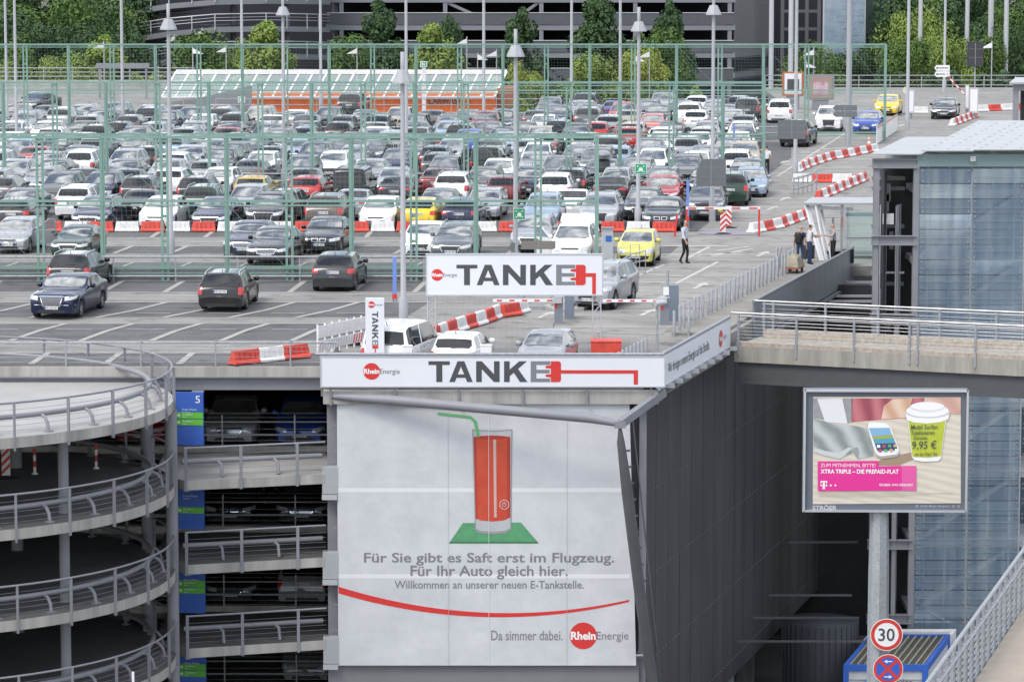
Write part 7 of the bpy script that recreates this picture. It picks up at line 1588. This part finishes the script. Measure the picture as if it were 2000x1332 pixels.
# ---------------------------------------------------------------- left far end: ramp walls, gantries, railings
o = thing("far_railing", "grey parapet with tube rails along the far left edge of the deck", "railing", ((140 - 1000) / F * 300, 300, 0)); xa, xb = -44.5, -26.5
b = MB(); b.box(((xa + xb) / 2 + 36.86, .5, .35), (xb - xa, .3, .7)); b.build("parapet", M_conc, o)
b = MB()
for h in (1.0, 1.35, 1.7): b.tube([(xa + 36.86, .4, h), (xb + 36.86, .4, h)], .05, 6)
b.build("rail", M_galv, o)
for i in range(8): b = MB(); b.box((xa + 36.86 + .5 + i * 2.4, .45, 1.0), (.08, .08, 1.7)); b.build("rail_post", M_galv, o)
o = thing("height_gantry", "grey height-limit gantry of square tube at the far left ramp", "gantry", ((240 - 1000) / F * 285, 285, 0))
for x in (-1.8, 1.9): b = MB(); b.box((x, 0, 1.25), (.16, .16, 2.5)); b.build("post", M_steel, o)
b = MB(); b.box((.05, 0, 2.6), (4.2, .3, .36)); b.build("beam", M_steel, o)
o = thing("ramp_wall", "grey sloping ramp wall at the left end of the car wash canopy", "wall", ((440 - 1000) / F * 268, 268, 0)); b = MB(); b.prism([(-2.2, -.4), (2.0, -.4), (2.0, 1.9), (-2.2, .9)], 0, .3); b.build("panel", M_steel, o); b = MB(); b.tube([(-4.2, -.2, .35), (-4.0, -.2, .95), (-2.2, -.2, 1.0)], .04, 6); b.tube([(-4.2, -.2, 0), (-4.2, -.2, .9)], .04, 6); b.tube([(-3.1, -.2, 0), (-3.1, -.2, .97)], .04, 6); b.build("rail", M_galv, o)
o = thing("back_railing", "tube railing along the deck's back edge before hedge and car wash", "railing", (0, 266.2, 0)); b = MB()
for h in (.55, 1.0): b.tube([(-22, 0, h), (21, 0, h)], .035, 6)
b.build("rail", M_galv, o)
for i in range(18): b = MB(); b.box((-22 + i * 2.5, .03, .5), (.06, .06, 1.0)); b.build("rail_post", M_galv, o)
o = thing("lane_railing", "grey tube railing along the back of the far lane at top right", "railing", (21, 298, 0)); b = MB()
for h in (.4, .8, 1.2): b.tube([(0, 0, h), (24, 0, h)], .045, 6)
b.build("rail", M_galv, o)
for i in range(10): b = MB(); b.box((i * 2.6, .03, .6), (.08, .08, 1.2)); b.build("rail_post", M_galv, o)
# posters and machines at the far gate
def stand(name, label, cat, u0, v0, u1, v1, Y, panel, frame, inner=None, zb=0):
    a, c = D(u0, v1, Y), D(u1, v0, Y); w, h = c.x - a.x, c.z - a.z; o = thing(name, label, cat, (a.x, Y, zb)); z0 = a.z - zb
    b = MB(); b.box((w / 2, .1, z0 + h / 2), (w, .2, h)); b.build("frame", frame, o); b = MB(); b.box((w / 2, -.01, z0 + h / 2), (w * .8, .02, h * .86)); b.build("panel", panel, o)
    if inner: b = MB(); b.box((w / 2, -.03, z0 + h * .45), (w * .55, .02, h * .5)); b.build("picture", inner, o)
    b = MB(); b.box((w / 2, .1, z0 / 2), (w * .6, .12, max(.05, z0))); b.build("foot", M_steel, o); return o
stand("info_stele", "orange framed info stele with dark tower emblem behind the far fence", "sign", 1528, 141, 1570, 188, 270, M_white, mat("stele_orange", (.45, .15, .06), .6), M_text); stand("poster_stand", "poster stand with green and rose picture behind the far fence", "poster", 1576, 146, 1630, 196, 269, mat("poster_mix", (.36, .20, .20), .5, c2=(.24, .30, .20), scale=1.1), M_steel, mat("poster_light", (.55, .50, .48), .5, c2=(.45, .12, .25), scale=1.5))
stand("ticket_machine", "pale ticket machine left of the entering black car", "machine", 1768, 176, 1786, 222, 258, M_white, M_alu); stand("ticket_machine", "pale ticket machine right of the raised barrier arm", "machine", 1893, 172, 1911, 222, 258, M_white, M_alu); stand("info_board", "white board beside the right ticket machine at the far gate", "sign", 1885, 166, 1893, 214, 259, M_white, M_alu)
p = G(1892, 218); o = thing("barrier_gate", "raised red and white barrier arm beside the entering black car", "barrier gate", p); b = MB(); b.box((0, 0, .5), (.4, .4, 1.0)); b.build("housing", M_steel, o); b = MB(); t = D(1845, 143, p.y) - p; b.bar((0, -.25, .9), (t.x, -.25, t.z), .1, .05, up=(0, 1, 0)); b.build("arm", M_white, o)
for i in range(4):
    f0, f1 = .12 + i * .22, .22 + i * .22; s = Vector((0, -.285, .9)); e = Vector((t.x, -.285, t.z)); b = MB(); b.bar(s.lerp(e, f0), s.lerp(e, f1), .105, .012, up=(0, 1, 0)); b.build("red_stripe", M_red, o)
o = thing("round_disc", "pale round disc sign on the far gate's left mast", "sign", D(1770, 177, 253.2)); b = MB(); b.disc(0, 0, .26, 0, 0, 24); b.build("disc", mat("disc_pale", (.60, .58, .42), .5), o); b = MB(); b.disc(0, 0, .26, .01, 0, 24); b.box((0, .1, 0), (.06, .16, .06)); b.build("clamp", M_alu, o)
p0_ = G(1712, 283); o = thing("screen_fence", "white screen fence with red striped top at the lane end, right of the cone", "fence", p0_); dv = G(1752, 256) - p0_; o.rotation_euler = (0, 0, math.atan2(dv.y, dv.x)); Ln = dv.length; b = MB(); b.box((Ln / 2, 0, .6), (Ln, .05, 1.1)); b.build("board", M_whp, o); b = MB(); n = int(Ln / .4)
for i in range(n): x = i * .4; b.add([(x, -.03, 1.0), (x + .2, -.03, 1.0), (x + .26, -.03, 1.18), (x + .06, -.03, 1.18)], [(0, 1, 2, 3)])
b.build("red_stripe", M_red, o)
# small stair house at the right edge
o = thing("stair_house", "grey steel stair house with pale roof at the right edge, behind the glass tower", "shelter", ((2000 - 1000) / F * 200, 200, 0)); zt = D(2000, 160, 200).z
b = MB(); b.prism([(-1.0, -1), (4, -1), (5, 5), (.2, 5)], zt - .1, zt, 0, 'xy'); b.build("roof_sheet", M_roofg, o)
for x in (-.55, 1.8): b = MB(); b.box((x, -.5, zt / 2 - .05), (.3, .3, zt - .1)); b.build("steel_column", M_steel, o)
b = MB(); b.box((.6, -.5, zt - .3), (2.1, .26, .35)); b.build("steel_beam", M_steel, o); b = MB(); b.box((2, 1.5, zt / 2 - .05), (4, .2, zt - .2)); b.build("rear_wall", M_dark, o)

# roof box on a car amid the rows
cc = min((c for c in CARS if c['row'] == 4), key=lambda c: abs(px(Vector((c['X'], c['Y'], 1.5)))[0] - 1135)); b = MB(); b.lathe([(0, -.95), (.22, -.9), (.38, -.6), (.40, .3), (.34, .8), (.16, .95), (0, .97)], n=16)
b.v = [(x * 1.0, z, y * .5 + .22) for x, y, z in b.v]; zr2 = max(z for _, z in CK[cc['kind']]['P']); o = thing("roof_box", "pale grey roof box on a car amid the parked rows, far behind the truss sign", "roof box", (cc['X'], cc['Y'] + .1, zr2 + .02)); b.build("shell", mat("box_grey", (.30, .31, .34), .4), o)
for y in (-.4, .4): b = MB(); b.box((0, y, .01), (1.1, .05, .04)); b.build("crossbar", M_alu, o)
